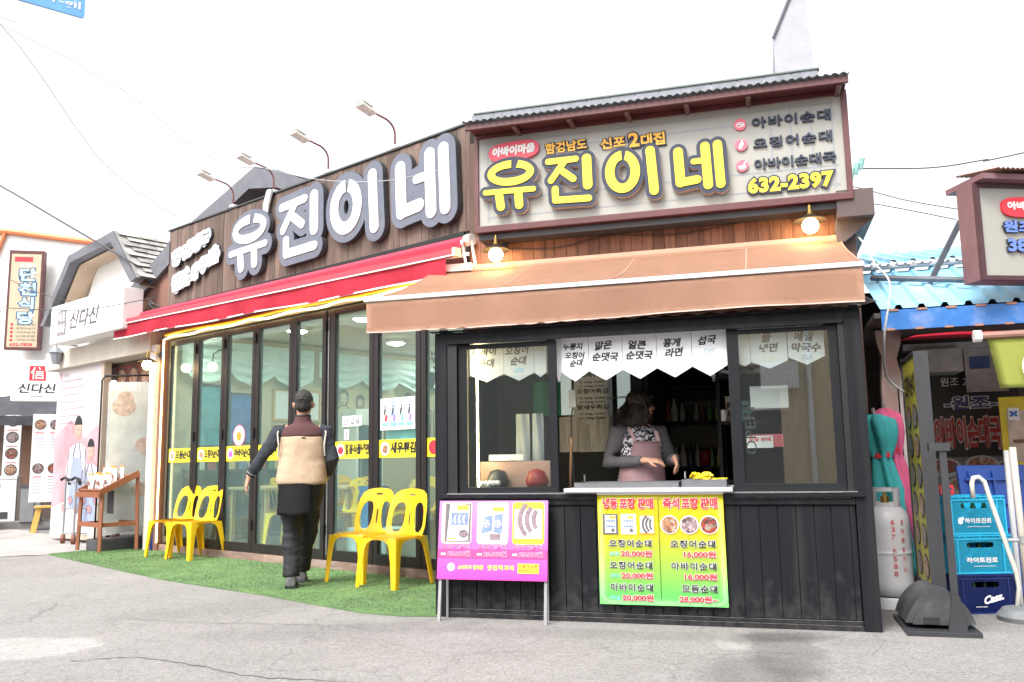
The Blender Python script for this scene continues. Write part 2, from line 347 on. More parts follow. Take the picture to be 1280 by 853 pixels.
for i, (a, b) in enumerate(leaves):
    mb = MB(); z0, z1 = .105, 2.78; t = .07
    mb.box(a + .004, a + t, 0, .06, z0, z1, .004).box(b - t, b - .004, 0, .06, z0, z1, .004).box(a + t - .002, b - t + .002, .002, .058, z0, z0 + .1, .003).box(a + t - .002, b - t + .002, .002, .058, z1 - .07, z1, .003)
    d = mb.build('folding_door', m_door, rest, FL)
    mb = MB(); mb.box(a + t - .005, b - t + .005, .026, .034, z0 + .095, z1 - .065); mb.build('glass_pane', m_glass, d)
    if i in (0, 1, 2, 4):
        mb = MB()
        for z in (.35, 1.42, 2.55): mb.box(b - .02, b + .02, -.022, -.002, z, z + .12, .004)
        mb.build('hinge', m_track, d)
    if i in (4,): continue
    mb = MB(); ga, gb = a + t, b - t; zc = 1.245
    mb.mat(0).box(ga + .004, gb - .004, .021, .0245, zc - .09, zc + .09)
    mb.mat(1).disc(ga + .09, zc, .068, .019); mb.mat(2).disc(ga + .09 + .006, zc - .004, .046, .018, rz=.04)
    if words[i]: mb.mat(3).text(words[i], ga + .172, gb - .012, zc - .058 + .01, zc + .06 + .005, .0185, bold=.05, shear=.12)
    mb.build('door_sticker', [m_pyellow, m_prwhite if i != 7 else m_red, [m_food[0], m_food[0], mdisc[2], mdisc[3], m_red, m_red, m_food[0], m_red][i], m_ink], d)
    if i == 3 - 1:
        mb = MB(); cx = ga + .27; mb.mat(0).disc(cx, 1.46, .13, .02, 32); mb.mat(1).disc(cx, 1.46, .115, .019, 32); mb.mat(2).disc(cx, 1.45, .055, .018); mb.mat(2).box(cx - .05, cx + .05, .0165, .018, 1.44, 1.47)
        for k in range(22):
            an = 2 * math.pi * k / 22; mb.mat(3).rect(cx + .09 * math.cos(an) - .006, cx + .09 * math.cos(an) + .006, 1.46 + .09 * math.sin(an) - .008, 1.46 + .09 * math.sin(an) + .008, .0175)
        mb.build('round_sticker', [M('sticker rim', (.65, .12, .25), .5), m_prwhite, M('sticker orange', (.85, .25, .02), .5), M('sticker blue', (.05, .12, .55), .5)], d)
mb = MB(); mb.box(3.412, 3.488, .01, .07, .1, 2.78); mb.build('centre_post', m_track, rest, FL)
mb = MB(); mb.box(3.445, 3.453, .004, .0095, .15, 2.7); mb.build('edge_strip', M('aluminium', (.7, .7, .7), .3, metal=.8), rest, FL)
# warm light rope round the doors
mb = MB(); pts = [(-.04, -.06, .12 + 2.68 * k / 12) for k in range(13)] + [(-.03 + .1855 * k, -.07 + .008 * math.sin(k * 2.1), 2.815 + .012 * math.sin(k * 1.3)) for k in range(1, 31)]
mb.tube(pts, .011, 6); tag(mb.build('light_rope', lit('rope glow', (1, .78, .38), 5), None, FL), 'glowing warm white light rope run around the folding glass doors', 'light rope')
mb = MB(); mb.tube([(-.03 + .37 * k, -.05, 2.865 + .01 * math.sin(k)) for k in range(16)], .02, 8); tag(mb.build('conduit', M('yellow conduit', (.8, .5, .02), .4), None, FL), 'yellow conduit running along the header above the folding doors', 'conduit')
def slab(z0, z1, y0, x0=-.3, y1=6.15):       # plan follows the bend of the front wall
    c0, c1 = corner_line(y0), corner_line(y1); mb = MB(); A = [mb.v(p) for p in ((x0, y0, z0), (c0, y0, z0), (c1, y1, z0), (x0, y1, z0))]; B = [mb.v(p) for p in ((x0, y0, z1), (c0, y0, z1), (c1, y1, z1), (x0, y1, z1))]
    mb.face(A[::-1]); mb.face(B); mb.bridge(A, B); return mb
def corner_line(y):                          # partition along the kiosk frame's depth direction
    p = FL.inverted() @ (FK @ V_((-.22, 1.60, 0))); d = FL.inverted().to_3x3() @ (FK.to_3x3() @ V_((0, 1, 0))); return p.x + d.x * (y - p.y) / d.y
V_ = Vector
# dining room shell
m_rwall = M('dining wall', (.56, .47, .33), .8, var=.06)
mb = MB(); mb.box(-.3, -.16, .13, 6, 0, 2.95).box(-.3, corner_line(6), 6, 6.14, 0, 2.95); mb.build('interior_wall', m_rwall, rest, FL)
mb = MB(); mb.box(-.24, -.20, 1.6, 6.2, 0, 3.88); mb.build('partition_wall', m_rwall, rest, FK)
mb = slab(2.96, 3.05, .125); mb.box(-.1, 5.4, .13, .5, 2.79, 2.955); mb.build('ceiling', M('white ceiling', (.78, .78, .75), .8, var=.03), rest, FL)
mb = slab(0, .09, .155); mb.build('floor', M('dining floor', (.16, .12, .09), .4, var=.2, scale=3), rest, FL)
mb = slab(3.9, 4.0, .07, -.3, 6.3); mb.box(-.3, -.1, .07, 6.3, 3.06, 3.9).box(-.25, corner_line(6.3), 6.16, 6.3, 0, 3.9); mb.build('roof', m_grey, rest, FL)
# brown side gable behind the fascia and its barge boards
mb = MB(); mb.prism([(-2.2, 3.0), (-.32, 3.0), (-.32, 3.3), (1.9, 3.3), (1.9, 4.7), (1.2, 4.9), (-.95, 4.2), (-2.15, 3.72)], .74, .8); mb.build('gable_wall', M('brown gable', (.2, .1, .075), .8, var=.15), rest, FL)
mb = MB(); mb.prism([(-2.08, 3.58), (-2.3, 3.89), (-1.0, 4.42), (1.20, 5.05), (1.72, 4.89), (3.05, 4.33), (2.9, 4.2), (1.73, 4.66), (1.1, 4.78), (-.87, 4.1)], .45, .73); mb.build('barge_board', m_grey, rest, FL)
mb = MB(); mb.prism([(-1.28, 3.33), (-1.34, 3.62), (-.07, 4.16), (-.07, 3.86)], -.02, .12); mb.build('barge_board', m_grey, rest, FL)
mb = MB(); mb.prism([(-1.2, 3.0), (-.1, 3.0), (-.1, 3.84), (-1.1, 3.42)], .05, .11); mb.build('gable_wall', M('brown gable', (.2, .1, .075), .8, var=.15), rest, FL)
mb = MB()
for p in ([(-2.3, 3.9), (-1.0, 4.43), (1.20, 5.06)], [(1.20, 5.06), (1.72, 4.9), (3.05, 4.34)]): mb.strip([(x, .47, z) for x, z in p], [(x, 5.0, z + .02) for x, z in p])
mb.build('pitched_roof', m_grey, rest, FL)
# right wing wall above the kiosk (K frame)
planks(-.2, 3.0, 2.82, 3.17, 1.44, .1).build('wing_cladding', m_plank2, rest, FK)
mb = MB(); mb.box(-.22, 3.02, 1.47, 1.56, 2.2, 4.1).box(-.22, 3.02, 1.57, 6, 4.02, 4.1); mb.build('wing_wall', M('wing render', (.1, .06, .045), .8), rest, FK)
mb = MB(); mb.box(3.0, 3.28, 1.2, 4.5, 3.0, 3.22).prism([(2.99, 3.0), (3.28, 3.0), (3.05, 2.82), (2.99, 2.82)], 1.3, 4.4); mb.build('eave', M('brown eave', (.085, .06, .058), .7, var=.15), rest, FK)
mb = MB(); mb.box(3.0, 3.15, 1.42, 1.58, 0, 2.94, .01).box(2.985, 3.19, 1.36, 1.62, 2.92, 2.985, .008); mb.build('corner_column', M('brown column', (.16, .1, .085), .7, var=.2), rest, FK)
mb = MB(); mb.box(3.0, 3.15, 1.58, 6, 0, 3.0); mb.build('side_wall', M('side render', (.12, .08, .07), .8), rest, FK)
# ---------------------------------------------------------------- takeout kiosk (K frame)
kio = thing('takeout_kiosk', 'black timber takeout kiosk with sliding windows built onto the restaurant front', 'kiosk', FK)
def kb(name, m, *bx, bv=.004, parent=None):
    mb = MB()
    for b in bx: mb.box(*b, bv)
    return mb.build(name, m, parent or kio, FK if not parent else None)
kb('corner_post', m_black, (0, .095, 0, .1, 0, 2.0)); kb('corner_post', m_black, (2.885, 2.99, -.004, .1, 0, 2.0))
kb('header_beam', m_black, (0, 2.99, .004, .11, 1.985, 2.06), (.1, 2.88, -.012, .003, 1.97, 2.0))
def dusty():
    m = m_black.copy(); m.name = 'dusty black paint'; n = m.node_tree.nodes; l = m.node_tree.links; p = n['Principled BSDF']; src = p.inputs['Base Color'].links[0].from_socket
    tc = n.new('ShaderNodeTexCoord'); sp = n.new('ShaderNodeSeparateXYZ'); l.new(tc.outputs['Object'], sp.inputs[0]); nz = n.new('ShaderNodeTexNoise'); nz.inputs['Scale'].default_value = 14; nz.inputs['Detail'].default_value = 9; l.new(tc.outputs['Object'], nz.inputs['Vector'])
    a = n.new('ShaderNodeMath'); a.operation = 'MULTIPLY_ADD'; a.inputs[1].default_value = -.9; a.inputs[2].default_value = .72; l.new(sp.outputs[2], a.inputs[0]); b = n.new('ShaderNodeMath'); b.operation = 'ADD'; l.new(a.outputs[0], b.inputs[0]); l.new(nz.outputs['Fac'], b.inputs[1])
    r = n.new('ShaderNodeMapRange'); r.inputs[1].default_value = 1.0; r.inputs[2].default_value = 1.5; r.inputs[4].default_value = .6; l.new(b.outputs[0], r.inputs[0]); x = n.new('ShaderNodeMix'); x.data_type = 'RGBA'; l.new(r.outputs[0], x.inputs[0]); l.new(src, x.inputs[6]); x.inputs[7].default_value = (.075, .07, .065, 1); l.new(x.outputs[2], p.inputs['Base Color']); return m
m_dusty = dusty()
mb = planks(.1, 2.88, .065, .785, .012, .11, .02, .006); mb.build('plank_base', m_dusty, kio, FK)
kb('base_trim', m_dusty, (.097, 2.883, -.002, .03, 0, .034), (.097, 2.883, .003, .03, .036, .062), (.097, 2.883, -.008, .03, .79, .835))
kb('window_sill', m_black, (.04, 2.94, -.03, .09, .838, .868)); kb('sill_flashing', m_metal, (.1, 2.9, -.024, .06, .869, .874), bv=0)
kb('worn_edge', M('worn paint', (.16, .16, .165), .7, var=.8, scale=25), (.1, 2.88, -.0045, -.0025, .0325, .0345), (.1, 2.88, -.0005, .0025, .0605, .0625), (.12, 2.86, -.0105, -.0085, .832, .835), (.14, 2.8, -.033, -.0305, .866, .8685), bv=0)
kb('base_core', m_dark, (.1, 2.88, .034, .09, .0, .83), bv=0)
# window tracks and sashes
kb('window_track', m_track, (.097, .171, .008, .1, .875, 1.968), bv=0); kb('window_track', m_track, (2.845, 2.884, .008, .1, .875, 1.968), bv=0)
def sash(x0, x1, y, z0, z1, gx0, gx1, gz0, gz1):
    mb = MB(); mb.box(x0, gx0, y, y + .03, z0, z1, .003).box(gx1, x1, y, y + .03, z0, z1, .003).box(gx0 - .002, gx1 + .002, y + .001, y + .029, z0, gz0, .003).box(gx0 - .002, gx1 + .002, y + .001, y + .029, gz1, z1, .003)
    s = mb.build('window_sash', m_blackflat, kio, FK)
    mb = MB(); mb.box(gx0 - .005, gx1 + .005, y + .012, y + .017, gz0 - .005, gz1 + .005); mb.build('glass_pane', m_kglass, s)
sash(.175, .925, .03, .876, 1.965, .245, .865, .915, 1.93); sash(2.13, 2.843, .03, .876, 1.965, 2.205, 2.785, .925, 1.935)
# corrugated lean-to roof
mb = MB(); n = 150
for (ya, za, yb, zb) in ((-.09, 2.075, 1.40, 2.42),):
    f = lambda k: .008 * math.sin(k * .9)
    mb.strip([(-.09 + 3.2 * k / n, ya, za + f(k)) for k in range(n + 1)], [(-.09 + 3.2 * k / n, yb, zb + f(k)) for k in range(n + 1)])
bmesh.ops.solidify(mb.b, geom=mb.b.faces, thickness=.004)
mb.build('corrugated_roof', M('black roof sheet', (.03, .03, .033), .5, metal=.3, var=.3, dirt=(.2, .19, .17, .5), dscale=14), kio, FK)
kb('roof_batten', m_black, (-.02, 3.0, -.05, .0, 2.061, 2.068), bv=0)
kb('side_wall', m_black, (.002, .06, .1, 1.43, 0, 2.1), bv=0); kb('side_wall', m_black, (2.93, 2.988, .1, 1.43, 0, 2.1), bv=0)
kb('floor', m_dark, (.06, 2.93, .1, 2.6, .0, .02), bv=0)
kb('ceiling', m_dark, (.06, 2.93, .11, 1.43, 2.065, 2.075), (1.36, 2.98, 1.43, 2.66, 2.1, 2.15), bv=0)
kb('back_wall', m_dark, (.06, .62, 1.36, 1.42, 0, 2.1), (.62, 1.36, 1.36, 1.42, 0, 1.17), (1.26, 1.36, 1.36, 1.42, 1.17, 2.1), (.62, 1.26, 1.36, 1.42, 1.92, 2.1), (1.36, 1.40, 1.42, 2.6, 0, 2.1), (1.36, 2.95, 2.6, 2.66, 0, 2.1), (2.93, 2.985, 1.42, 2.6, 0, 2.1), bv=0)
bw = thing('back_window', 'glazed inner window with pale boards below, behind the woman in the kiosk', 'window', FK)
planks(.62, 1.26, 1.17, 1.48, 1.385, .09).build('pale_boards', M('grey washed board', (.6, .58, .55), .7, var=.3, island=.3, stretch=(5, 5, .6)), bw, FK)
mb = MB(); mb.box(.62, 1.26, 1.395, 1.40, 1.485, 1.92); mb.build('pane', M('self lit frosted pane', (.32, .38, .36), .3, var=.15, scale=3, emit=.35), bw, FK)  # emission added to the pane, standing in for dining room light behind it
mb = MB(); mb.box(1.10, 1.14, 1.36, 1.392, 1.17, 1.92).box(.62, 1.26, 1.37, 1.39, 1.475, 1.49); mb.build('mullion', m_blackflat, bw, FK)
# metal counter
ct = thing('steel_counter', 'steel serving counter edge in the open kiosk window', 'counter', FK)
mb = MB(); mb.box(.985, 2.125, -.08, .5, .878, .905, .004); mb.build('counter_top', M('bright steel', (.75, .76, .8), .3, metal=.6), ct, FK)
mb = MB(); mb.box(1.0, 2.1, .14, .9, .3, .87); mb.build('cabinet', m_dkgrey, ct, FK)
def tray(x0, x1, y0, y1, z, h, label):
    t = thing('fryer_tray', label, 'tray', FK, ((x0 + x1) / 2, (y0 + y1) / 2, z)); mb = MB(); a = (x1 - x0) / 2; b = (y1 - y0) / 2
    mb.box(-a, a, -b, -b + .006, 0, h).box(-a, a, b - .006, b, 0, h).box(-a, -a + .006, -b + .006, b - .006, 0, h).box(a - .006, a, -b + .006, b - .006, 0, h).box(-a + .006, a - .006, -b + .006, b - .006, 0, .005); mb.build('tray_body', M('dull steel', (.16, .165, .175), .4, metal=.6), t)
    mb = MB(); mb.tube([(-a, b + .01, h), (-a, b + .01, h + .05)], .006, 6); mb.build('handle', m_steel, t)
tray(1.03, 1.76, .06, .42, .906, .035, 'long shallow steel tray on the counter in front of the woman'); tray(1.78, 2.08, .08, .36, .906, .05, 'short deep steel tray holding yellow pieces at the right of the counter')
mb = MB()
for k in range(26):
    a = rnd.uniform(0, 6.28); x, y = rnd.uniform(1.84, 1.98), rnd.uniform(.12, .3); mb.M = T(x, y, .955 + rnd.uniform(0, .035)) @ Matrix.Rotation(rnd.uniform(-1, 1), 4, 'X') @ Matrix.Rotation(a, 4, 'Z'); mb.box(-.028, .028, -.016, .016, -.007, .007, .004)
mb.M = Matrix.Identity(4); tag(mb.build('fried_food', M('yellow batter', (.82, .6, .02), .5), None, FK), 'heap of bright yellow battered pieces in the deep steel tray', 'food', kind='stuff')
mb = MB()
for k in range(6): mb.M = T(2.03 + rnd.uniform(-.03, .03), .13 + rnd.uniform(-.03, .03), .958) @ RZ(rnd.uniform(0, 180)); mb.box(-.025, .025, -.014, .014, -.006, .006, .004)
mb.M = Matrix.Identity(4); tag(mb.build('fried_food', m_pyellow, None, FK), 'small flat yellow pieces in the right corner of the deep steel tray', 'food', kind='stuff')
# ---------------------------------------------------------------- awnings
m_redcloth = M('red awning cloth', (.68, .06, .11), .75, var=.08, scale=3, bump=.15, bscale=25, trans=.25, dirt=(.5, .03, .06, .6))
aw = thing('awning', 'red fabric awning, almost rolled in, above the glass doors', 'awning', FL, (2.4, 0, 3.05))
zb = lambda x: 3.075 - .016 * (x + .9)
mb = MB(); xs = [-.9 + 6.6 * k / 40 for k in range(41)]
mb.strip([(x, -.11, 3.215 - .007 * (x + .9)) for x in xs], [(x, -.30, zb(x) + .045) for x in xs]); bmesh.ops.solidify(mb.b, geom=mb.b.faces, thickness=.003); mb.build('canopy_fabric', m_redcloth, aw, FL)
mb = MB()
vb = lambda x: zb(x) - .205 + .008 * math.sin(x * 3.1) + .02 * max(0, (x - 4.6))
mb.grid(80, 4, lambda u, v: (-.9 + 6.5 * u, -.345 + .010 * math.sin(u * 70) * v + .006 * math.sin(u * 23), (zb(-.9 + 6.5 * u) - .025) * (1 - v) + vb(-.9 + 6.5 * u) * v)); bmesh.ops.solidify(mb.b, geom=mb.b.faces, thickness=.003)
mb.build('valance', m_redcloth, aw, FL)
mb = MB(); mb.strip([(x, -.352, vb(x) + .012) for x in xs[:40]], [(x, -.352, vb(x) - .004) for x in xs[:40]]); mb.build('valance_hem', m_prwhite, aw, FL)
def skewbar(mb, x0, x1, y0, y1, h0, h1):
    vs_ = [mb.v((x, y, zb(x) + h)) for x in (x0, x1) for y in (y0, y1) for h in (h0, h1)]
    for f in [(0, 1, 3, 2), (4, 6, 7, 5), (0, 4, 5, 1), (2, 3, 7, 6), (0, 2, 6, 4), (1, 5, 7, 3)]: mb.face([vs_[i] for i in f])
mb = MB(); skewbar(mb, -.9, 5.70, -.36, -.30, -.018, .045); mb.build('front_bar', M('red bar', (.42, .05, .07), .4, var=.1), aw, FL)
mb = MB(); skewbar(mb, -.9, 5.70, -.364, -.3605, -.024, -.012); mb.build('bar_strip', m_prwhite, aw, FL)
mb = MB(); mb.tube([(-.9, -.13, 3.19), (5.66, -.13, 3.135)], .045, 14); mb.build('roller', m_redcloth, aw, FL, smooth=True, flat_ang=40)
mb = MB(); mb.tube([(5.66, -.13, 3.135), (5.73, -.13, 3.135)], .055, 14).tube([(5.72, -.13, 3.12), (5.74, -.1, 2.9)], .014).tube([(5.70, -.14, 3.0), (5.55, -.3, 2.99)], .018).tube([(5.6, -.12, 3.0), (5.4, -.32, 2.97)], .014); mb.build('crank_bracket', m_white, aw, FL, smooth=True, flat_ang=40)
mb = MB(); mb.box(5.701, 5.74, -.37, -.29, zb(5.7) - .03, zb(5.7) + .05, .004); mb.build('end_cap', M('cream plastic', (.7, .6, .48), .5), aw, FL)
m_brown = M('brown awning cloth', (.56, .335, .235), .8, var=.08, scale=2, bump=.12, bscale=140, trans=.22, dirt=(.47, .275, .19, .8))
aw2 = thing('awning', 'wide terracotta brown awning pulled out over the black kiosk', 'awning', FK, (1.24, 0, 2.34))
def aw2f(u, v):
    x = -.55 + 3.58 * u; sag = -.05 * math.sin(math.pi * v) * (1 + .35 * math.sin(u * 11)) + .03 * math.sin(u * 23 + 5 * v) * v * (1 - v) + .012 * noise.noise(Vector((u * 9, v * 3, 0)))
    return (x, 1.40 - 1.43 * v, 2.865 - .50 * v + sag)
mb = MB(); mb.grid(48, 16, aw2f); bmesh.ops.solidify(mb.b, geom=mb.b.faces, thickness=.003); mb.build('canopy_fabric', m_brown, aw2, FK, smooth=True)
def val(u, v):
    x = -.53 + 3.55 * u; w_ = .010 * math.sin(u * 37) + .014 * math.sin(u * 13 + 1)
    edge = max(0, .10 - u) * .25 + max(0, u - .93) * .4
    return (x, -.072 + (w_ - edge * .2) * v, 2.318 - .225 * v - .012 * math.sin(u * 6) * v)
mb = MB(); mb.grid(70, 6, val); bmesh.ops.solidify(mb.b, geom=mb.b.faces, thickness=.003); mb.build('valance', m_brown, aw2, FK, smooth=True)
mb = MB(); mb.strip([val(k / 50, .99) for k in range(51)], [val(k / 50, 1.03) for k in range(51)]); bmesh.ops.translate(mb.b, verts=mb.b.verts, vec=(0, -.004, 0)); mb.build('valance_hem', M('pale hem', (.6, .42, .36), .8), aw2, FK)
mb = MB(); mb.box(-.55, 3.03, -.085, -.03, 2.326, 2.358, .006); mb.build('front_bar', M('bar white', (.62, .62, .64), .45), aw2, FK)
mb = MB()
for u_ in (.0, .27, .53, .79, .998):
    P_ = [Vector(aw2f(u_, k / 20)) + Vector((0, 0, .004)) for k in range(21)]; mb.strip([p_ - Vector((.006, 0, 0)) for p_ in P_], [p_ + Vector((.006, 0, 0)) for p_ in P_])
mb.build('seam', M('seam cloth', (.46, .235, .17), .85), aw2, FK)
mb = MB(); mb.tube([(-.55, 1.36, 2.85), (3.02, 1.36, 2.85)], .045, 14); mb.build('roller', m_brown, aw2, FK)
for x in (.1, 2.5):
    mb = MB(); mb.tube([(x, 1.36, 2.78), (x + .35, .7, 2.52), (x, -.03, 2.33)], .018); mb.build('folding_arm', m_white, aw2, FK)
mb = MB(); mb.box(-.42, -.14, 1.28, 1.43, 2.83, 2.90, .006).tube([(-.2, 1.3, 2.9), (-.24, 1.3, 3.12)], .013); mb.build('roller_bracket', m_white, aw2, FK)
# ---------------------------------------------------------------- front signboard
YS = 1.20
sg = thing('signboard', 'large cream signboard in a maroon frame with yellow letters above the brown awning', 'signboard', FK, (1.5, YS, 3.2))
mb = MB(); mb.box(-.07, 3.13, YS - .02, 1.42, 3.14, 3.20, .006).box(-.07, 3.13, YS - .02, 1.42, 4.02, 4.06, .006).box(-.07, -.03, YS - .021, 1.42, 3.2, 4.02, .004).box(3.085, 3.132, YS - .021, 1.42, 3.2, 4.02, .004).box(-.03, 3.08, 1.25, 1.42, 3.2, 4.02); mb.build('frame', m_maroon, sg, FK)
mb = MB(); mb.rect(-.032, 3.088, 3.198, 4.022, YS); fp = mb.build('face_panel', M('cream acrylic', (.32, .315, .285), .3, var=.05, scale=1.5), sg, FK)
mb = MB()
for z in (3.27, 3.43, 3.86, 3.96): mb.rect(.03, 3.04, z, z + .012, YS - .002)
for x in (.05, 2.52, 2.68, 2.84, 3.0): mb.rect(x, x + .014, 3.25, 3.98, YS - .003)
mb.build('inner_grid', M('grid shade', (.25, .27, .29), .3, var=.02), sg, FK)
mb = MB(); n = 160
fz = lambda k: .010 * math.sin(2 * math.pi * k / 3.2)
mb.strip([(-.1 + 3.24 * k / n, .93, 4.095 + fz(k)) for k in range(n + 1)], [(-.1 + 3.24 * k / n, 1.6, 4.24 + fz(k)) for k in range(n + 1)]); bmesh.ops.solidify(mb.b, geom=mb.b.faces, thickness=.005)
mb.build('corrugated_roof', M('old corrugated', (.16, .16, .17), .6, var=.3, scale=10), sg, FK)
mb = MB()
for k in range(14): mb.box(-.06 + .213 * k, .148 + .213 * k, 1.10, 1.112, 4.15, 4.222)
mb.build('roof_upstand', M('old galvanised', (.2, .21, .24), .6, var=.3, scale=10), sg, FK)
mb = MB(); mb.box(-.04, 2.93, 1.09, 1.15, 4.224, 4.236); mb.build('roof_capping', M('green grey trim', (.1, .13, .12), .5), sg, FK)
mb = MB(); mb.box(-.08, 3.13, .965, 1.0, 4.03, 4.082, .004).box(-.07, 3.12, 1.0, 1.42, 4.062, 4.074).box(-.07, 3.12, 1.395, 1.44, 4.075, 4.25); mb.build('roof_fascia', m_maroon, sg, FK)
for k in range(6):
    mb = MB(); x = .36 + .5 * k if k < 5 else 3.06; mb.tube([(x, 1.0, 4.03), (x, 1.25, 4.03)], .023, 12); mb.build('rafter', M('round rafter', (.13, .075, .065), .7, var=.2), sg, FK)
mb = MB(); mb.box(-.05, 3.06, 1.24, 1.43, 3.085, 3.138); mb.build('back_box', m_dkgrey, sg, FK)
STROKES = {
 '유': [('ring', (0.293, 3.647), (0.181, 0.081), .038), ((.055, 3.487), (.499, 3.479), .027), ((.184, 3.445), (.198, 3.343), .04), ((.362, 3.446), (.368, 3.345), .04)],
 '진': [((.64, 3.709), (.887, 3.709), .03), ((.785, 3.696), (.66, 3.535), .031), ((.774, 3.603), (.859, 3.532), .033), ((.983, 3.701), (.987, 3.463), .044), ((.697, 3.452), (.699, 3.353), .034), ((.699, 3.353), (.992, 3.343), .032)],
 '이': [('ring', (1.292, 3.546), (.11, .147), .043), ((1.535, 3.707), (1.556, 3.353), .042)],
 '네': [((1.768, 3.665), (1.778, 3.396), .043), ((1.778, 3.396), (1.915, 3.41), .038), ((1.893, 3.567), (1.97, 3.569), .027), ((1.992, 3.689), (2.004, 3.354), .041), ((2.094, 3.694), (2.106, 3.353), .04)]}
def letter(mb, st, f, y0, y1, grow, gap):
    """f maps (x,z,r) to the target plane; every stroke is 0.3 mm prouder than the last"""
    for i, s in enumerate(st):
        e = -.0004 * i
        if s[0] == 'ring':
            c = f(*s[1]); rr = f.scale(s[2]); t = f.r(s[3]) + grow
            if gap: mb.annulus(c, rr[0], rr[1], t, y0 + e, y1, gap[0], gap[1], 40)
            else: mb.annulus(c, rr[0], rr[1], min(t, rr[0] * .98, rr[1] * .98), y0 + e, y1, 0, 360, 40)
            if gap:
                for an in gap: pass
        else: mb.capsule(f(*s[0]), f(*s[1]), f.r(s[2]) + grow, y0 + e, y1)
class Map:
    def __init__(s, src, dst, shear=0):
        s.a = src; s.d = dst; s.kx = (dst[1] - dst[0]) / (src[1] - src[0]); s.kz = (dst[3] - dst[2]) / (src[3] - src[2]); s.sh = shear
    def __call__(s, x, z): X = s.d[0] + (x - s.a[0]) * s.kx; return (X, s.d[2] + (z - s.a[2]) * s.kz + s.sh * (X - s.d[0]))
    def scale(s, r): return (r[0] * s.kx, r[1] * s.kz)
    def r(s, r): return r * min(s.kx, s.kz)
IDM = Map((0, 1, 0, 1), (0, 1, 0, 1))
m_lgrey = M('letter blue grey', (.042, .05, .075), .6, var=.06, spec=.25); m_lyel = M('letter yellow', (.84, .62, .03), .45, var=.03)
m_lside = M('letter return', (.62, .5, .46), .6)
GAPS = {'유': (88, 430), '이': (92, 436)}
for ch, st in STROKES.items():
    mb = MB(); letter(mb, st, IDM, YS - .062, YS - .004, .032, None); b_ = mb.build('raised_letter', m_lside, sg, FK)
    mb = MB(); letter(mb, st, IDM, YS - .070, YS - .0655, .0315, None); mb.build('letter_backing', m_lgrey, b_)
    mb = MB(); letter(mb, st, IDM, YS - .079, YS - .0745, -.0025, GAPS.get(ch)); mb.build('letter_face', m_lyel, b_)
def raised(name, parts, par=sg, F=FK):
    mb = MB(); mats = []
    for t, x0, x1, z0, z1, y, m, kw in parts:
        if m not in mats: mats.append(m)
        mb.mat(mats.index(m)).text(t, x0, x1, z0, z1, y, **kw)
    return mb.build(name, mats, par, F)
m_lor = M('letter orange', (.82, .42, .03), .45, var=.03)
o1 = dict(bold=.035, depth=.015, shear=-.05)
for t, a, b, z0, z1 in (('함경남도', .60, .98, 3.80, 3.90), ('신포', 1.10, 1.32, 3.785, 3.885), ('2', 1.345, 1.44, 3.775, 3.905), ('대집', 1.45, 1.66, 3.765, 3.88)):
    raised('raised_text', [(t, a, b, z0 + .0, z1 + .0, YS - .02, m_lgrey, dict(bold=.035, out=.07, depth=.018, shear=-.05, tilt=.02)), (t, a, b, z0, z1, YS - .0235, m_lor, dict(bold=.035, shear=-.05, tilt=.02))])
mb = MB(); c = (.31, 3.868); P = []
for k in range(40):
    a = 2 * math.pi * k / 40; ex = abs(math.cos(a)) ** .6 * math.copysign(1, math.cos(a)); ez = abs(math.sin(a)) ** .75 * math.copysign(1, math.sin(a)); P.append((c[0] + .235 * ex, c[1] + .088 * ez + .03 * ex * .3))
mb.prism(P, YS - .03, YS - .003); pl_ = mb.build('red_plaque', M('plaque red', (.62, .05, .09), .4, var=.04), sg, FK)
mb = MB(); mb.text('아바이마을', .11, .51, 3.825, 3.915, YS - .0325, bold=.06, shear=.1, tilt=.02); mb.build('plaque_text', m_prwhite, pl_)
for t, a, b, z0, z1 in (('아바이순대', 2.38, 3.0, 3.82, 3.91), ('오징어순대', 2.38, 3.0, 3.64, 3.73), ('아바이순대국', 2.38, 3.02, 3.46, 3.55)):
    raised('raised_text', [(t, a, b, z0, z1, YS - .022, m_lgrey, dict(bold=.03, depth=.02, space=1.15 if '국' not in t else 1))])
raised('raised_text', [('632-2397', 2.32, 2.99, 3.255, 3.39, YS - .022, m_lgrey, dict(bold=.05, out=.08, depth=.018, space=1.08)), ('632-2397', 2.32, 2.99, 3.255, 3.39, YS - .026, m_lyel, dict(bold=.05, space=1.08))])
m_dpink = M('icon pink', (.7, .12, .18), .4)
for k, z in enumerate((3.865, 3.685, 3.505)):
    mb = MB(); x = 2.285; mb.mat(0).prism([(x + .05 * math.cos(2 * math.pi * i / 24), z + .05 * math.sin(2 * math.pi * i / 24)) for i in range(24)], YS - .02, YS - .003); mb.mat(1)
    if k == 0: mb.annulus((x, z - .005), .032, .018, .004, YS - .024, YS - .021); mb.capsule((x - .015, z), (x + .018, z - .008), .006, YS - .026, YS - .021)
    elif k == 1: mb.capsule((x - .008, z - .02), (x + .006, z + .01), .014, YS - .024, YS - .021); mb.capsule((x + .006, z + .01), (x + .008, z + .035), .007, YS - .0245, YS - .021)
    else: mb.prism([(x - .032, z), (x - .025, z - .022), (x - .01, z - .032), (x + .01, z - .032), (x + .025, z - .022), (x + .032, z)], YS - .024, YS - .021); mb.capsule((x + .01, z + .006), (x + .034, z + .036), .004, YS - .0245, YS - .021)
    mb.build('sign_icon', [m_dpink, m_prwhite], sg, FK)
mb = MB()
for k in range(9): mb.ball((.2 + .34 * k, 1.425, 3.145 - .02 * (k % 2)), .008, 6)
mb.build('bolt_head', m_prwhite, sg, FK)
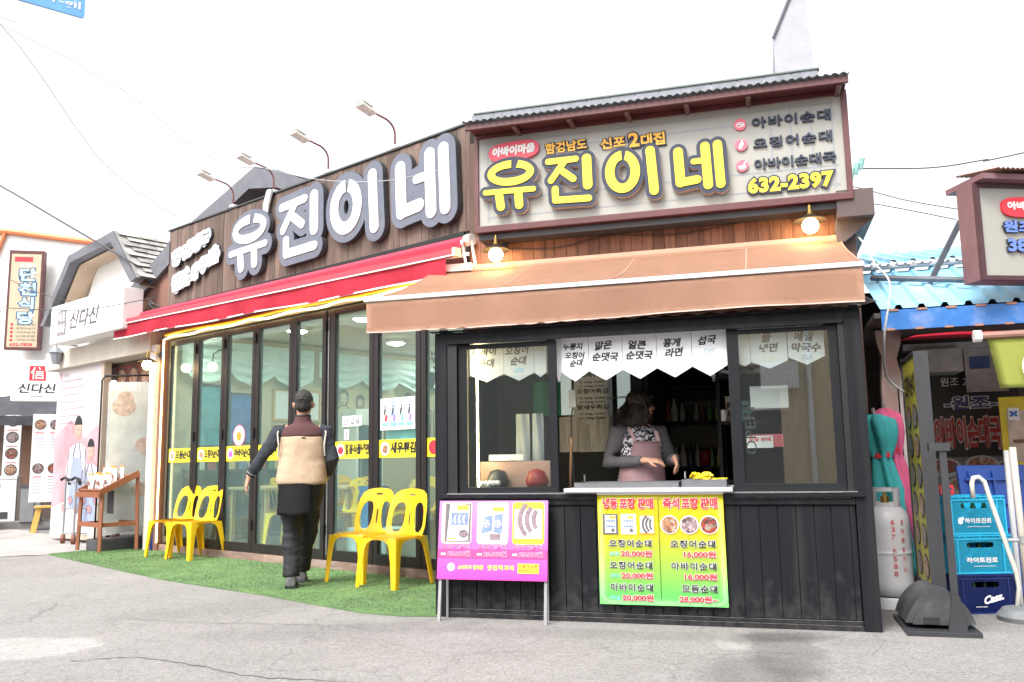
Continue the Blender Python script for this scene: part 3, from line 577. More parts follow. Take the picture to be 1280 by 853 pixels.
# ---------------------------------------------------------------- big letters on the plank fascia (L frame)
m_lback = M('letter steel grey', (.14, .15, .19), .35, metal=.3, var=.12); m_lwhite = M('letter white', (.84, .84, .83), .3, var=.05, scale=2, dirt=(.72, .76, .66, .5), dscale=3)
m_lret = M('letter dark side', (.05, .052, .06), .4)
def sb(st):
    xs_, zs_ = [], []
    for s in st:
        if s[0] == 'ring': xs_ += [s[1][0] - s[2][0] - s[3], s[1][0] + s[2][0] + s[3]]; zs_ += [s[1][1] - s[2][1] - s[3], s[1][1] + s[2][1] + s[3]]
        else:
            for p in s[:2]: xs_ += [p[0] - s[2], p[0] + s[2]]; zs_ += [p[1] - s[2], p[1] + s[2]]
    return (min(xs_), max(xs_), min(zs_), max(zs_))
LB = {'유': (1.55, 2.38, 3.42, 4.11, 0.04), '진': (2.60, 3.36, 3.43, 4.13, .05), '이': (3.56, 4.38, 3.47, 4.17, .0), '네': (4.62, 5.42, 3.46, 4.19, .0)}
for ch, bx in LB.items():
    src = sb(STROKES[ch]); mp = Map(src, bx[:4], bx[4]); t = thing('channel_letter', 'huge white faced letter %s on grey steel backing on the plank fascia' % ch, 'sign letter', FL, ((bx[0] + bx[1]) / 2, -.03, bx[2]), group='big letters on the plank fascia')
    mb = MB(); letter(mb, STROKES[ch], mp, -.075, -.02, .090, None); mb.build('letter_return', m_lret, t, FL)
    mb = MB(); letter(mb, STROKES[ch], mp, -.081, -.0775, .088, None); mb.build('letter_backing', m_lback, t, FL)
    mb = MB(); letter(mb, STROKES[ch], mp, -.093, -.083, -0.001, GAPS.get(ch)); mb.build('letter_face', m_lwhite, t, FL)
for lab, words_, zt in (('upper row of small white brush lettering on the left of the fascia', [('함', .08, .36, 3.80, 4.00), ('경', .36, .62, 3.84, 4.04), ('남', .6, .84, 3.9, 4.1), ('도', .8, 1.02, 3.96, 4.13)], 0), ('lower row of small white brush lettering on the left of the fascia', [('신', .1, .36, 3.43, 3.66), ('포', .34, .58, 3.46, 3.68), ('2', .62, .78, 3.52, 3.72), ('대', .80, 1.02, 3.60, 3.78), ('집', 1.02, 1.26, 3.65, 3.86)], 0)):
    t = thing('brush_lettering', lab, 'sign letter', FL, (.6, -.03, words_[0][3]), group='small brush lettering on the plank fascia')
    for w_, a, b, z0, z1 in words_:
        mb = MB(); cx_, cz_ = (a + b) / 2, (z0 + z1) / 2 + .01; rx_, rz_ = (b - a) / 2 + .025, (z1 - z0) / 2 + .03; Q = []
        for k in range(26):
            an_ = 2 * math.pi * k / 26; rr_ = 1 + .10 * math.sin(3 * an_ + a * 9) + .07 * math.sin(5 * an_ + a * 20); Q.append((cx_ + rx_ * rr_ * math.cos(an_), cz_ + rz_ * rr_ * math.sin(an_) + .2 * rx_ * math.cos(an_)))
        mb.mat(0).prism(Q, -.045 - .004 * (ord(w_) % 3), -.01); mb.mat(2).face([mb.v((x_, -.047 - .004 * (ord(w_) % 3), z_)) for x_, z_ in Q]); mb.mat(1).text(w_, a, b, z0, z1, -.062, bold=.05, out=.03, tilt=.06); mb.build('letter_block', [m_lret, m_lwhite, M('letter cloud', (.4, .43, .48), .4, var=.05)], t, FL)
# ---------------------------------------------------------------- lamps
m_glow = lit('lamp globe', (1, .70, .32), 26)
def wall_lamp(F, x, y, z, lab, yw, glow=m_glow, s=1.0):
    t = thing('wall_lamp', lab, 'wall lamp', F, (x, yw, z)); d = yw - y
    mb = MB(); mb.M = T(0, -.012, .10) @ RX(90); mb.lathe([(.0, -.012), (.055, -.012), (.05, .012), (0, .012)], 20); mb.build('back_plate', m_dkgrey, t, smooth=True, flat_ang=40)
    mb = MB(); mb.tube([(0, -.02, .10), (0, -.6 * d, .13), (0, -d, .13), (0, -d, .09)], .008, 8); mb.build('arm', m_brass, t, smooth=True)
    mb = MB(); mb.lathe([(.0, .115), (.014, .115), (.018, .06), (.024, .055), (.024, .03), (0, .03)], 16, (0, -d, 0)); mb.build('socket', M('dull brass', (.3, .2, .06), .4, metal=.8), t, smooth=True, flat_ang=40)
    mb = MB(); mb.lathe([(.025, .045), (.05, .035), (.125, -.005), (.127, -.009), (.048, .028), (.025, .035)], 28, (0, -d, 0), cap=False); mb.build('lamp_shade', M('enamel shade', (.022, .016, .010), .6, spec=.2), t, smooth=True, flat_ang=40)
    mb = MB(); mb.ball((0, -d, -.05), .064, 18); mb.build('bulb', glow, t, smooth=True); return t
wall_lamp(FK, .12, 1.20, 2.98, 'lit wall lamp with a flat shade above the left end of the brown awning', 1.42)
wall_lamp(FK, 2.79, 1.20, 3.0, 'lit wall lamp with a flat shade above the right end of the brown awning', 1.42)
wall_lamp(FL, -.10, -.25, 2.5, 'lit wall lamp beside the brown post left of the glass doors', -.045)
for i, (s_, px) in enumerate(((1.44, 2), (2.32, 1), (3.38, 3), (4.5, 4))):
    t = thing('sign_floodlight', ['floodlight on a bent rusty arm at the far left end of the fascia top', 'floodlight on a bent rusty arm with torn tape at its foot, over the dark gable', 'floodlight on a bent rusty arm above the middle letters', 'tallest looking floodlight on a bent rusty arm, nearest the cream signboard'][i], 'floodlight', FL, (s_, .02, 4.36), group='floodlights along the fascia top')
    m_rust = M('rusty pipe', (.2, .07, .06), .7, var=.3)
    mb = MB(); arc = [(0, 0, 0), (0, 0, .15)] + [(0, -.16 * (1 - math.cos(a)), .15 + .14 * math.sin(a)) for a in [math.pi / 2 * k / 6 for k in range(1, 7)]] + [(0, -.30, .31)]; mb.tube(arc, .010, 8); mb.build('arm', m_rust, t, smooth=True)
    mb = MB(); mb.M = T(0, -.39, .31) @ RX(-14); mb.box(-.06, .06, -.10, .10, -.012, .014, .008).box(-.06, .06, -.10, .04, .034, .038); mb.build('lamp_head', M('pale lamp body', (.75, .74, .7), .4), t)
    mb = MB(); mb.box(-.04, .04, -.03, .04, -.005, .03, .005); mb.build('foot', m_white, t)
mb = MB()
for k in range(5): mb.tube([(2.30 + .02 * k, -.035 - .004 * k, 4.37), (2.24 + .03 * k * rnd.random(), -.05, 4.2), (2.22 + .02 * k, -.05, 4.02 + .05 * rnd.random())], [.03, .02, .006], 6)
tag(mb.build('plastic_rag', M('white film', (.75, .77, .78), .4), None, FL), 'torn white plastic hanging over the fascia edge below a floodlight', 'rag')
# ---------------------------------------------------------------- hanging menu pennants in the kiosk window
def pennant(x0, x1, zt, zb_, zp, y, lines, lab, grp='white menu pennants in the kiosk windows'):
    t = thing('menu_pennant', lab, 'pennant', FK, ((x0 + x1) / 2, y, zb_), group=grp); w = x1 - x0
    mb = MB(); xm = (x0 + x1) / 2
    mb.prism([(x0, zt), (x0, zp), (xm, zb_), (x1, zp), (x1, zt)], y, y + .0015); mb.build('cloth', m_paper, t, FK)
    if lines:
        mb = MB(); z = zt - .04; hs_ = .064 if len(lines) < 3 else .05
        for i, ln in enumerate(lines):
            L_ = min(len(ln) * hs_ * 1.0, w * .82); mb.mat(0).text(ln, xm - L_ / 2 + (i - 1) * .012, xm + L_ / 2 + (i - 1) * .012, z - hs_, z, y - .002, bold=.035, shear=.2, tilt=rnd.uniform(-.06, .08)); z -= hs_ + .012
        mb.mat(1).rect(xm - .035, xm + .035, z - .045, z - .01, y - .002); mb.build('brush_text', [m_ink, [M('dish print blue', (.45, .68, .85), .6, var=.2, scale=60), M('dish print grey', (.5, .58, .6), .6, var=.3, scale=60), M('dish print pale', (.75, .74, .68), .6)][len(lab) % 3]], t, FK)
    return t
Y_ = .105
pennant(.90, .945, 1.985, 1.66, 1.745, Y_ + .012, None, 'half white pennant hidden behind the left jamb of the open hatch')
for a, b, ln, lab in ((.948, 1.15, ['누룽지', '오징어', '순대'], 'pennant with three brush words, leftmost whole one in the open hatch'), (1.153, 1.395, ['맑은', '순댓국'], 'pennant reading 맑은 순댓국 in the open hatch'), (1.398, 1.64, ['얼큰', '순댓국'], 'pennant reading 얼큰 순댓국 in the open hatch'), (1.643, 1.885, ['홍게', '라면'], 'pennant reading 홍게 라면 in the open hatch'), (1.888, 2.125, ['섭국'], 'pennant with one short brush word at the right of the open hatch')):
    pennant(a, b, 1.985, 1.665, 1.735, Y_, ln, lab)
pennant(.235, .50, 1.985, 1.69, 1.745, Y_ + .02, ['아바이', '순대'], 'pennant behind the left sliding pane, nearer the corner post'); pennant(.503, .735, 1.985, 1.69, 1.745, Y_ + .02, ['오징어', '순대'], 'pennant behind the left sliding pane, in the middle of it'); pennant(.738, .83, 1.985, 1.71, 1.745, Y_ + .02, None, 'narrow blank pennant at the right of the left sliding pane')
pennant(2.20, 2.28, 1.985, 1.72, 1.745, Y_ + .02, None, 'narrow blank pennant at the left of the right sliding pane'); pennant(2.283, 2.525, 1.985, 1.70, 1.75, Y_ + .02, ['물', '냉면'], 'pennant reading 물 냉면 behind the right sliding pane'); pennant(2.53, 2.765, 1.985, 1.715, 1.77, Y_ + .02, ['메밀', '막국수'], 'pennant reading 메밀 막국수 behind the right sliding pane')
# ---------------------------------------------------------------- price banner on the kiosk front
def grad(name, c0, c1, z0, z1):
    m = bpy.data.materials.new(name); m.use_nodes = True; n = m.node_tree.nodes; l = m.node_tree.links; p = n['Principled BSDF']; p.inputs['Roughness'].default_value = .4
    tc = n.new('ShaderNodeTexCoord'); s = n.new('ShaderNodeSeparateXYZ'); l.new(tc.outputs['Object'], s.inputs[0]); r = n.new('ShaderNodeMapRange'); r.inputs[1].default_value = z0; r.inputs[2].default_value = z1; l.new(s.outputs[2], r.inputs[0])
    x = n.new('ShaderNodeMix'); x.data_type = 'RGBA'; x.inputs[6].default_value = (*c0, 1); x.inputs[7].default_value = (*c1, 1); l.new(r.outputs[0], x.inputs[0]); l.new(x.outputs[2], p.inputs['Base Color']); return m
pb = thing('price_banner', 'yellow to green price banner hung on the black kiosk below the counter', 'banner', FK, (1.635, -.05, .13))
mb = MB(); mb.grid(14, 14, lambda u, v: (1.212 + .845 * u + .006 * v * (u - .3), -.038 - .0015 * math.sin(v * 3) * (.6 + .4 * math.sin(u * 5)), .865 - .735 * v)); bmesh.ops.solidify(mb.b, geom=mb.b.faces, thickness=.002)
mb.build('printed_sheet', grad('banner print', (.22, .82, .2), (.86, .76, .03), .2, .62), pb, FK, smooth=True)
mb = MB(); mb.box(1.21, 2.06, -.044, -.02, .86, .876); mb.build('top_fold', m_prwhite, pb, FK)
yb = -.0435
mats = [m_red, m_prwhite, m_ink, m_food[3], m_food[0], m_food[1], m_food[2], M('aqua print', (.2, .6, .65), .5), M('pack blue', (.16, .22, .5), .5, var=.3, scale=30), M('dark pack print', (.12, .11, .12), .5), M('orange print', (.85, .35, .05), .5)]  # the dark pack tone is printed ink: frames, dots and sausage rings
mb = MB()
def out_text(t, x0, x1, z0, z1, mi, bold=.02, o=.045, y=yb, space=1.0): mb.mat(1).text(t, x0, x1, z0, z1, y, bold=bold, out=o, space=space); mb.mat(mi).text(t, x0, x1, z0, z1, y - .001, bold=bold, space=space)
for w_, a, b in (('냉동', 1.25, 1.35), ('포장', 1.365, 1.475), ('판매', 1.49, 1.595), ('즉석', 1.66, 1.77), ('포장', 1.785, 1.895), ('판매', 1.91, 2.02)): out_text(w_, a, b, .765, .838, 0, .04, .03)
for k in range(3):
    x_ = 1.2975 + .125 * k; mb.mat([9, 1, 10][k]).box(x_ - .052, x_ + .052, yb, yb + .003, .595, .73)
    if k < 2:
        mb.mat(1).rect(x_ - .036, x_ + .038, .605, .722, yb - .001); mb.mat(8).rect(x_ - .03, x_ + .034, .64, .69, yb - .002); mb.mat(10).rect(x_ - .005, x_ + .036, .698, .718, yb - .002); mb.mat(9).disc(x_ + .018, .622, .014, yb - .002, 10); mb.mat(1)
        for j in range(3): mb.disc(x_ - .018 + .02 * j, .665, .008, yb - .003, 8, .017)
    else:
        mb.mat(1).rect(x_ - .045, x_ + .045, .605, .715, yb - .001); mb.mat(9)
        for j in range(3): mb.annulus((x_ + .05, .662), .03 + .024 * j, .045 + .014 * j, .0075, yb - .004 - .0004 * j, yb - .0015, 130, 230, 8)
for k in range(3): mb.mat(1).disc(1.70 + .13 * k, .66, .062, yb, 24); mb.mat(4 + k).disc(1.70 + .13 * k, .66, .055, yb - .002, 24)
for i, (l_, r_, lp, rp) in enumerate((('오징어순대', '오징어순대', '20,000원', '16,000원'), ('오징어순대', '아바이순대', '20,000원', '16,000원'), ('아바이순대', '모듬순대', '20,000원', '28,000원~'))):
    z = .51 - .145 * i; out_text(l_, 1.285, 1.575, z, z + .05, 2, .03, .035, space=1.2); out_text(r_, 1.70 if i < 2 else 1.765, 1.995, z, z + .05, 2, .03, .035, space=1.2)
    out_text(lp, 1.365, 1.575, z - .068, z - .020, 0, .04, .035); out_text(rp, 1.785 if i < 2 else 1.745, 1.995, z - .068, z - .020, 0, .04, .035); mb.mat(7).text(['실속형', '2마리', '1kg'][i], 1.285, 1.35, z - .06, z - .03, yb, bold=.01)
mb.mat(2).rect(1.626, 1.629, .17, .835, yb)
mb.build('banner_print', mats, pb, FK)
# ---------------------------------------------------------------- pink folding sign
ps = thing('folding_sign', 'pink and magenta metal folding sign with sausage packs leaning against the kiosk', 'folding sign', FK, (.47, -.10, 0))
tilt = T(0, -.075, 0) @ Matrix.Rotation(R(-7.5), 4, 'X')
def tl(mb): mb.M = tilt; return mb
mb = tl(MB()); mb.box(-.405, .40, -.008, .008, .285, .83, .003); mb.build('sign_panel', grad('pink print', (.68, .05, .34), (.6, .2, .62), .3, .8), ps)
mb = tl(MB())
for s in (-1, 1): mb.box(.385 * s - .011, .385 * s + .011, .009, .03, 0, .82, .002)
mb.box(-.385, .385, .01, .028, .30, .32)
for o in [mb.build('sign_frame', m_steel, ps)]: pass
mb = MB()
for s in (-1, 1): mb.tube([(.37 * s, .09, .78), (.37 * s, .075, 0)], .009, 6)
mb.build('back_leg', m_steel, ps)
mats2 = [M('pack photo', (.8, .8, .84), .4), m_prwhite, M('pack detail', (.3, .32, .42), .5, var=.5, scale=60), M('sausage print', (.22, .16, .18), .5, var=.5, scale=70), m_red, M('hot pink', (.85, .05, .22), .5), m_pyellow, M('orange print', (.85, .35, .05), .5), M('pack ground', (.55, .4, .35), .5), M('dark pack print', (.12, .11, .12), .5), M('pack blue', (.16, .22, .5), .5, var=.3, scale=30), M('deep magenta', (.4, .01, .2), .5)]
mb = tl(MB()); q = -.010
for k, x in enumerate((-.27, 0, .26)):
    mb.mat([8, 1, 6][k]); 
    P = []
    for cx, cz, a0 in ((x + .09, .795, 0), (x - .09, .795, 90), (x - .09, .555, 180), (x + .09, .555, 270)):
        for j in range(5): a = R(a0 + 22.5 * j); P.append((cx + .025 * math.cos(a), cz + .025 * math.sin(a)))
    mb.face([mb.v((px_, q, pz)) for px_, pz in P])
    if k == 0: mb.mat(9).rect(x - .085, x + .105, .545, .81, q - .0012); mb.mat(0).quad((x - .07, q - .002, .55), (x + .09, q - .002, .555), (x + .095, q - .002, .80), (x - .05, q - .002, .81)); mb.mat(7).rect(x + .0, x + .09, .765, .80, q - .0045); 
    if k == 0:
        mb.mat(10).quad((x - .045, q - .003, .66), (x + .088, q - .003, .66), (x + .088, q - .003, .745), (x - .04, q - .003, .75))
        for j in range(4): mb.mat(1).annulus((x - .035 + .033 * j, .70), .012, .026, .006, q - .006 - .0002 * j, q - .0035, 100, 260, 8)
        mb.mat(3).disc(x + .055, .60, .032, q - .004, 14, .026); mb.mat(9).annulus((x + .055, .60), .030, .024, .004, q - .0065, q - .0045, 0, 360, 14); mb.mat(7).rect(x - .06, x + .0, .56, .572, q - .004)
    if k == 1: mb.mat(10).quad((x - .085, q - .002, .60), (x - .005, q - .002, .62), (x + .0, q - .002, .73), (x - .055, q - .002, .72)).quad((x + .01, q - .002, .61), (x + .07, q - .002, .60), (x + .075, q - .002, .74), (x + .015, q - .002, .73)); mb.mat(2).disc(x - .045, .67, .03, q - .004, 12).disc(x + .04, .67, .03, q - .004, 12); mb.mat(7).rect(x + .0, x + .085, .755, .785, q - .002); mb.mat(3).rect(x - .02, x + .06, .56, .60, q - .004)
    if k == 2:
        mb.mat(1).rect(x - .10, x + .10, .57, .77, q - .002); mb.mat(3)
        for j in range(3): mb.annulus((x + .115, .70), .075 + .05 * j, .09 + .035 * j, .016, q - .005 - .0005 * j, q - .002, 138, 222, 12)
mb.mat(5).rect(-.403, .398, .43, .492, q)
for x, t in ((-.27, '오징어순대'), (0, '오징어순대'), (.26, '아바이순대')):
    mb.mat(1).text(t, x - .105, x + .105, .496, .532, q - .002, bold=.02, out=.035, space=1.15); mb.mat(11).text(t, x - .105, x + .105, .496, .532, q - .004, bold=.015, space=1.15)
    mb.mat(1).text('20,000원', x - .06, x + .105, .441, .480, q - .002, bold=.02, out=.04); mb.mat(5).text('20,000원', x - .06, x + .105, .441, .480, q - .004, bold=.02); mb.mat(1).rect(x - .11, x - .075, .452, .466, q - .002)
mb.mat(1).disc(-.30, .37, .028, q, 16); mb.mat(6).text('소비자가 행복한', -.25, -.06, .355, .385, q, bold=.03).text('안전먹거리', -.03, .16, .352, .388, q, bold=.03, space=1.2)
mb.mat(6).rect(.19, .34, .335, .40, q); mb.mat(4).text('각종 젓갈류', .20, .33, .372, .392, q - .002, bold=.01).text('판매합니다', .20, .33, .343, .363, q - .002, bold=.01)
mb.build('sign_print', mats2, ps)
# posters on the door glass
def poster(x0, x1, z0, z1, y, lab, fn, F=FL, name='poster'):
    t = thing(name, lab, 'poster', F, ((x0 + x1) / 2, y, z0)); mb = MB(); mb.box(x0, x1, y, y + .002, z0, z1); mb.build('sheet', m_paper, t, F); mb = MB(); mt = fn(mb, y - .002); mb.build('print', mt, t, F); return t
def p1(mb, y):
    mb.mat(0)
    for k in range(4): mb.mat([0, 1, 2, 2][k]).rect(4.325 + .12 * k, 4.425 + .12 * k, 1.46, 1.72, y); q_ = 4.375 + .12 * k; mb.mat(6).rect(q_ - .044, q_ + .044, 1.47, 1.505, y - .002).rect(q_ - .035, q_ + .03, 1.70, 1.712, y - .002); mb.mat(5).capsule((q_ - .01, 1.60), (q_, 1.64), .013, y - .003, y - .002, 5).disc(q_, 1.668, .012, y - .003, 10); mb.mat([3, 4, 6, 4][k]).capsule((q_ + .01, 1.53), (q_ + .02, 1.565), .016, y - .004, y - .0035, 5); mb.mat(5).rect(q_ - .035, q_ + .035, 1.583, 1.587, y - .002).rect(q_ - .035, q_ + .02, 1.574, 1.578, y - .002)
    return [m_prwhite, M('pale blue print', (.45, .6, .8), .5), M('pale grey print', (.72, .74, .78), .5), m_red, M('violet print', (.35, .2, .5), .5), m_inkgrey, M('sky print', (.2, .42, .7), .5)]
poster(4.30, 4.81, 1.43, 1.75, .012, 'white poster of four small columns taped to the door left of the kiosk', p1)
def p2(mb, y): mb.mat(0).text('안 없음', 3.71, 3.98, 1.51, 1.575, y, bold=.01); return [m_inkgrey]
poster(3.69, 4.0, 1.49, 1.60, .012, 'small pale strip notice on the glass behind the walking man', p2)
def p3(mb, y): mb.mat(0).text('5', 3.745, 3.775, 1.385, 1.43, y, bold=.02); return [m_red]
poster(3.72, 3.80, 1.35, 1.46, .012, 'tiny white card with a red mark on the glass below the pale notice', p3)
mb = MB(); mb.grid(10, 10, lambda u, v: (4.29 + .52 * u, .10 + .012 * math.sin(u * 9), 1.43 - .24 * v if v < .7 else 1.43 - .24 * .7 - .1 * (v - .7) * (1 + math.sin(u * 40)))); tag(mb.build('window_cloth', M('aqua cloth', (.3, .62, .68), .8), None, FL), 'aqua cloth hung behind the poster inside the glass door', 'cloth')
# ---------------------------------------------------------------- plastic chairs
m_chair = M('yellow plastic', (.82, .49, .006), .35, var=.03, spec=.5, bump=.05, bscale=160, dirt=(.7, .42, .02, .4), dscale=5)
def shape2d(loops):
    cu = bpy.data.curves.new('s', 'CURVE'); cu.dimensions = '2D'; cu.fill_mode = 'BOTH'
    for lp in loops:
        sp = cu.splines.new('POLY'); sp.points.add(len(lp) - 1); sp.use_cyclic_u = True
        for p, (x, y) in zip(sp.points, lp): p.co = (x, y, 0, 1)
    me = baked(bpy.data.objects.new('s', cu)); bm = bmesh.new(); bm.from_mesh(me); bpy.data.meshes.remove(me); bmesh.ops.remove_doubles(bm, verts=bm.verts, dist=1e-5); return bm
def oval(cx, cy, rx, ry, p=1.0, n=24, lean=0): return [(cx + rx * abs(math.cos(a)) ** p * math.copysign(1, math.cos(a)) + lean * math.sin(a), cy + ry * abs(math.sin(a)) ** p * math.copysign(1, math.sin(a))) for a in [2 * math.pi * k / n for k in range(n)]]
def make_chair():
    t = thing('plastic_chair', 'x', 'chair', FW)
    mb = MB(); N = 28
    def sq(a, rx, ry): p = .45; return (rx * abs(math.cos(a)) ** p * math.copysign(1, math.cos(a)), ry * abs(math.sin(a)) ** p * math.copysign(1, math.sin(a)) - .005)
    prev = None
    for f, z, g in ((.02, .424, 0), (.5, .425, 0), (.8, .43, 0), (.93, .438, 0), (.985, .436, .002), (1, .424, .004), (1.01, .385, .008)):
        rg = []
        for k in range(N):
            x, y = sq(2 * math.pi * k / N, .212 * f + g, .212 * f + g); 
            arch = 0
            if f >= 1.01: m_ = min(abs(x), abs(y)); arch = .03 * (1 - (m_ / .21) ** 2)
            rg.append(mb.v((x, y, z + arch)))
        if prev: mb.bridge(prev, rg)
        else: mb.face(rg)
        prev = rg
    bmesh.ops.solidify(mb.b, geom=mb.b.faces, thickness=.004); mb.build('seat', m_chair, t, smooth=True, flat_ang=50)
    for sx in (-1, 1):
        for sy in (-1, 1):
            mb = MB(); rows = []
            for z, w in ((.425, .165), (.41, .15), (.395, .115), (.375, .09), (.34, .075), (.25, .064), (.12, .055), (0, .047)):
                tt = 1 - z / .43; cx = sx * (.214 + .022 * tt); cy = sy * (.212 + (.03 if sy < 0 else .07) * tt) - .005
                rows.append([(cx, cy - sy * w, z), (cx, cy - sy * w * .5, z), (cx, cy - sy * .014, z), (cx - sx * .004, cy - sy * .004, z), (cx - sx * .014, cy, z), (cx - sx * w * .5, cy, z), (cx - sx * w, cy, z)])
            for a, b in zip(rows, rows[1:]): mb.strip(a, b)
            bmesh.ops.remove_doubles(mb.b, verts=mb.b.verts, dist=1e-5); bmesh.ops.solidify(mb.b, geom=mb.b.faces, thickness=.006); mb.build('leg', m_chair, t, smooth=True, flat_ang=40)
    H = .43
    left = [(-.215, 0), (-.218, .12), (-.214, .24), (-.202, .33), (-.178, .39), (-.13, .424), (-.06, .437)]
    outer = left + [(0, .44)] + [(-x, y) for x, y in left[::-1]]
    holes = [oval(-.115, .175, .062, .145, .8, 28, .012), oval(.115, .175, .062, .145, .8, 28, -.012), oval(0, .165, .009, .075, .7, 14), oval(0, .385, .042, .014, .5, 16)]
    bm = shape2d([outer] + holes)
    for k in range(1, 14):
        for co, no in (((0, H * k / 14, 0), (0, 1, 0)), ((-.22 + .44 * k / 14, 0, 0), (1, 0, 0))):
            bmesh.ops.bisect_plane(bm, geom=bm.verts[:] + bm.edges[:] + bm.faces[:], plane_co=co, plane_no=no)
    for v in bm.verts:
        x, h = v.co.x, v.co.y
        v.co = Vector((x * (1 + .08 * min(1, h / .1)) * (1 - .04 * h), (.185 + .13 * h + .12 * h * h) - 1.1 * x * x * (1 - .3 * h / H) + .012 * max(0, .08 - h) / .08 * -1, .425 + h * .955))
    mb = MB(); mb.b.free(); mb.b = bm; bmesh.ops.solidify(bm, geom=bm.faces, thickness=.011); mb.build('backrest', m_chair, t, smooth=True, flat_ang=35)
    return t
ch0 = make_chair(); ch_used = False
def chair(F, x, y, rot, lab, group, z=.018):
    global ch_used
    Mx = F @ T(x, y, z) @ RZ(rot); c = ch0 if not ch_used else copy_tree(ch0, M=Mx)
    c.matrix_world = Mx; WM[c] = Mx.copy(); ch_used = True; tag(c, lab, 'chair', group); return c
G_ = 'yellow plastic chairs outside the glass doors'
chair(FL, .755, -.24, 8, 'left yellow plastic chair of the pair near the wooden display stand', G_); chair(FL, 1.265, -.25, 6, 'right yellow plastic chair of the pair near the wooden display stand', G_)
chair(FL, 4.52, -.40, 8, 'yellow plastic chair of the pair by the kiosk, on the walking man\'s side', G_); chair(FL, 5.05, -.47, 6, 'yellow plastic chair of the pair by the kiosk, next to the pink folding sign', G_)
# ---------------------------------------------------------------- dining room contents
G2 = 'yellow chairs inside the dining room'
for i, (x, y, r) in enumerate(((1.75, .75, 20), (2.6, .85, -15), (2.2, 1.9, 170), (.7, 2.6, 100))):
    chair(FL, x, y, r, 'yellow plastic chair inside behind the glass, ' + ['nearest the round sticker pane', 'just inside by the walking man', 'turned away at the second table', 'beside the left wall'][i], G2, .09)
m_wood = M('light wood', (.5, .32, .15), .5, var=.2, stretch=(1, 12, 12))
def table(x, y, w, d, lab, F=FL, z=.09):
    t = thing('dining_table', lab, 'table', F, (x, y, z), group='tables in the dining room'); mb = MB(); mb.box(-w / 2, w / 2, -d / 2, d / 2, .70, .735, .006); mb.build('tabletop', m_wood, t)
    for a in (-1, 1):
        for b in (-1, 1): mb = MB(); mb.box(a * w / 2 - a * .07 - .025, a * w / 2 - a * .07 + .025, b * (d / 2 - .07) - .025, b * (d / 2 - .07) + .025, 0, .698); mb.build('leg', m_wood, t)
table(1.9, 1.35, 1.3, .7, 'light wood dining table behind the round sticker pane'); table(.4, 2.0, .6, 1.2, 'light wood dining table along the left wall'); table(3.4, 2.2, 1.3, .7, 'light wood dining table deep behind the middle panes')
for k in range(4):
    t = thing('sauce_bottle', 'white squeeze bottle with a red cap standing on the dining table', 'bottle', FL, (1.55 + .13 * k, 1.25 + .04 * (k % 2), .826), group='squeeze bottles on the dining table'); mb = MB(); mb.lathe([(.04, 0), (.045, .02), (.045, .15), (.02, .2)], 14); mb.build('bottle_body', m_white, t, smooth=True); mb = MB(); mb.lathe([(.021, .2), (.02, .24), (.006, .27)], 12); mb.build('cap', m_red, t, smooth=True)
m_curt = M('aqua curtain', (.74, .88, .88), .85, var=.06, trans=.3)
def curtain(lab, x, y0, y1, zt, zb_, n):
    mb = MB()
    def f(u, v):
        s = u * n; sc = abs(math.sin(math.pi * s)); drop = (zt - zb_) * (.72 + .28 * sc); fold = .05 * sc * math.sin(v * 26 + 2 * sc)
        return (x + fold + .03 * math.sin(u * 60) * v, y0 + (y1 - y0) * u, zt - drop * v)
    mb.grid(n * 20, 22, f); tag(mb.build('curtain_valance', m_curt, None, FL, smooth=True), lab, 'curtain', 'scalloped curtains in the dining room')
curtain('pale aqua scalloped curtain along the left dining room wall, nearest the doors', -.02, .2, 2.4, 2.85, 2.25, 3); curtain('pale aqua scalloped curtain along the left dining room wall, further inside', -.02, 2.5, 5.9, 2.85, 2.3, 4)
m_lamp = lit('ceiling lamp glow', (1, .93, .8), 38)
for i, (x, y) in enumerate(((1.2, 1.2), (2.6, 1.2), (4.0, 1.1), (1.2, 3.0), (2.8, 3.2), (4.2, 2.6), (.6, 4.6), (5.0, 4.2), (5.6, 2.6))):
    t = thing('ceiling_light', 'round lit ceiling lamp in the dining room', 'ceiling light', FL, (x, y, 2.92), group='ceiling lamps in the dining room'); mb = MB(); mb.lathe([(.0, .038), (.15, .038), (.155, .0), (.135, -.01)], 24, cap=False); mb.build('housing', m_white, t, smooth=True, flat_ang=40); mb = MB(); mb.lathe([(.134, -.008), (.10, -.03), (.0, -.038)], 24, cap=False); mb.build('diffuser', m_lamp, t, smooth=True)
t = thing('hanging_bulb', 'glowing bulb on a bent arm just inside the first door leaf', 'lamp', FL, (.25, .5, 2.45)); mb = MB(); mb.ball((0, 0, 0), .06, 14); mb.build('bulb', lit('inner bulb', (1, .9, .7), 14), t, smooth=True); mb = MB(); mb.tube([(0, 0, .06), (0, .01, .18), (0, .1, .24), (0, .3, .26), (-.45, .3, .26)], .01, 8); mb.build('arm', m_dkgrey, t)
def frame_pic(y, z, w, h, col, lab, face=None):
    t = thing('wall_picture', lab, 'picture', FL, (-.15, y, z)); mb = MB(); mb.box(-.005, .02, -w / 2, w / 2, 0, h, .003); mb.build('frame', col, t); mb = MB(); mb.quad((.0225, -w / 2 + .04, .04), (.0225, w / 2 - .04, .04), (.0225, w / 2 - .04, h - .04), (.0225, -w / 2 + .04, h - .04)); mb.build('picture', face or m_paper, t)
frame_pic(.75, 1.35, .5, .9, m_dkgrey, 'dark framed teal picture on the wall behind the second door leaf', M('teal picture', (.08, .3, .36), .5, var=.3)); frame_pic(1.25, 1.4, .5, .75, m_dkgrey, 'dark framed blue picture on the wall behind the round sticker pane', M('blue picture', (.05, .12, .4), .5, var=.4))
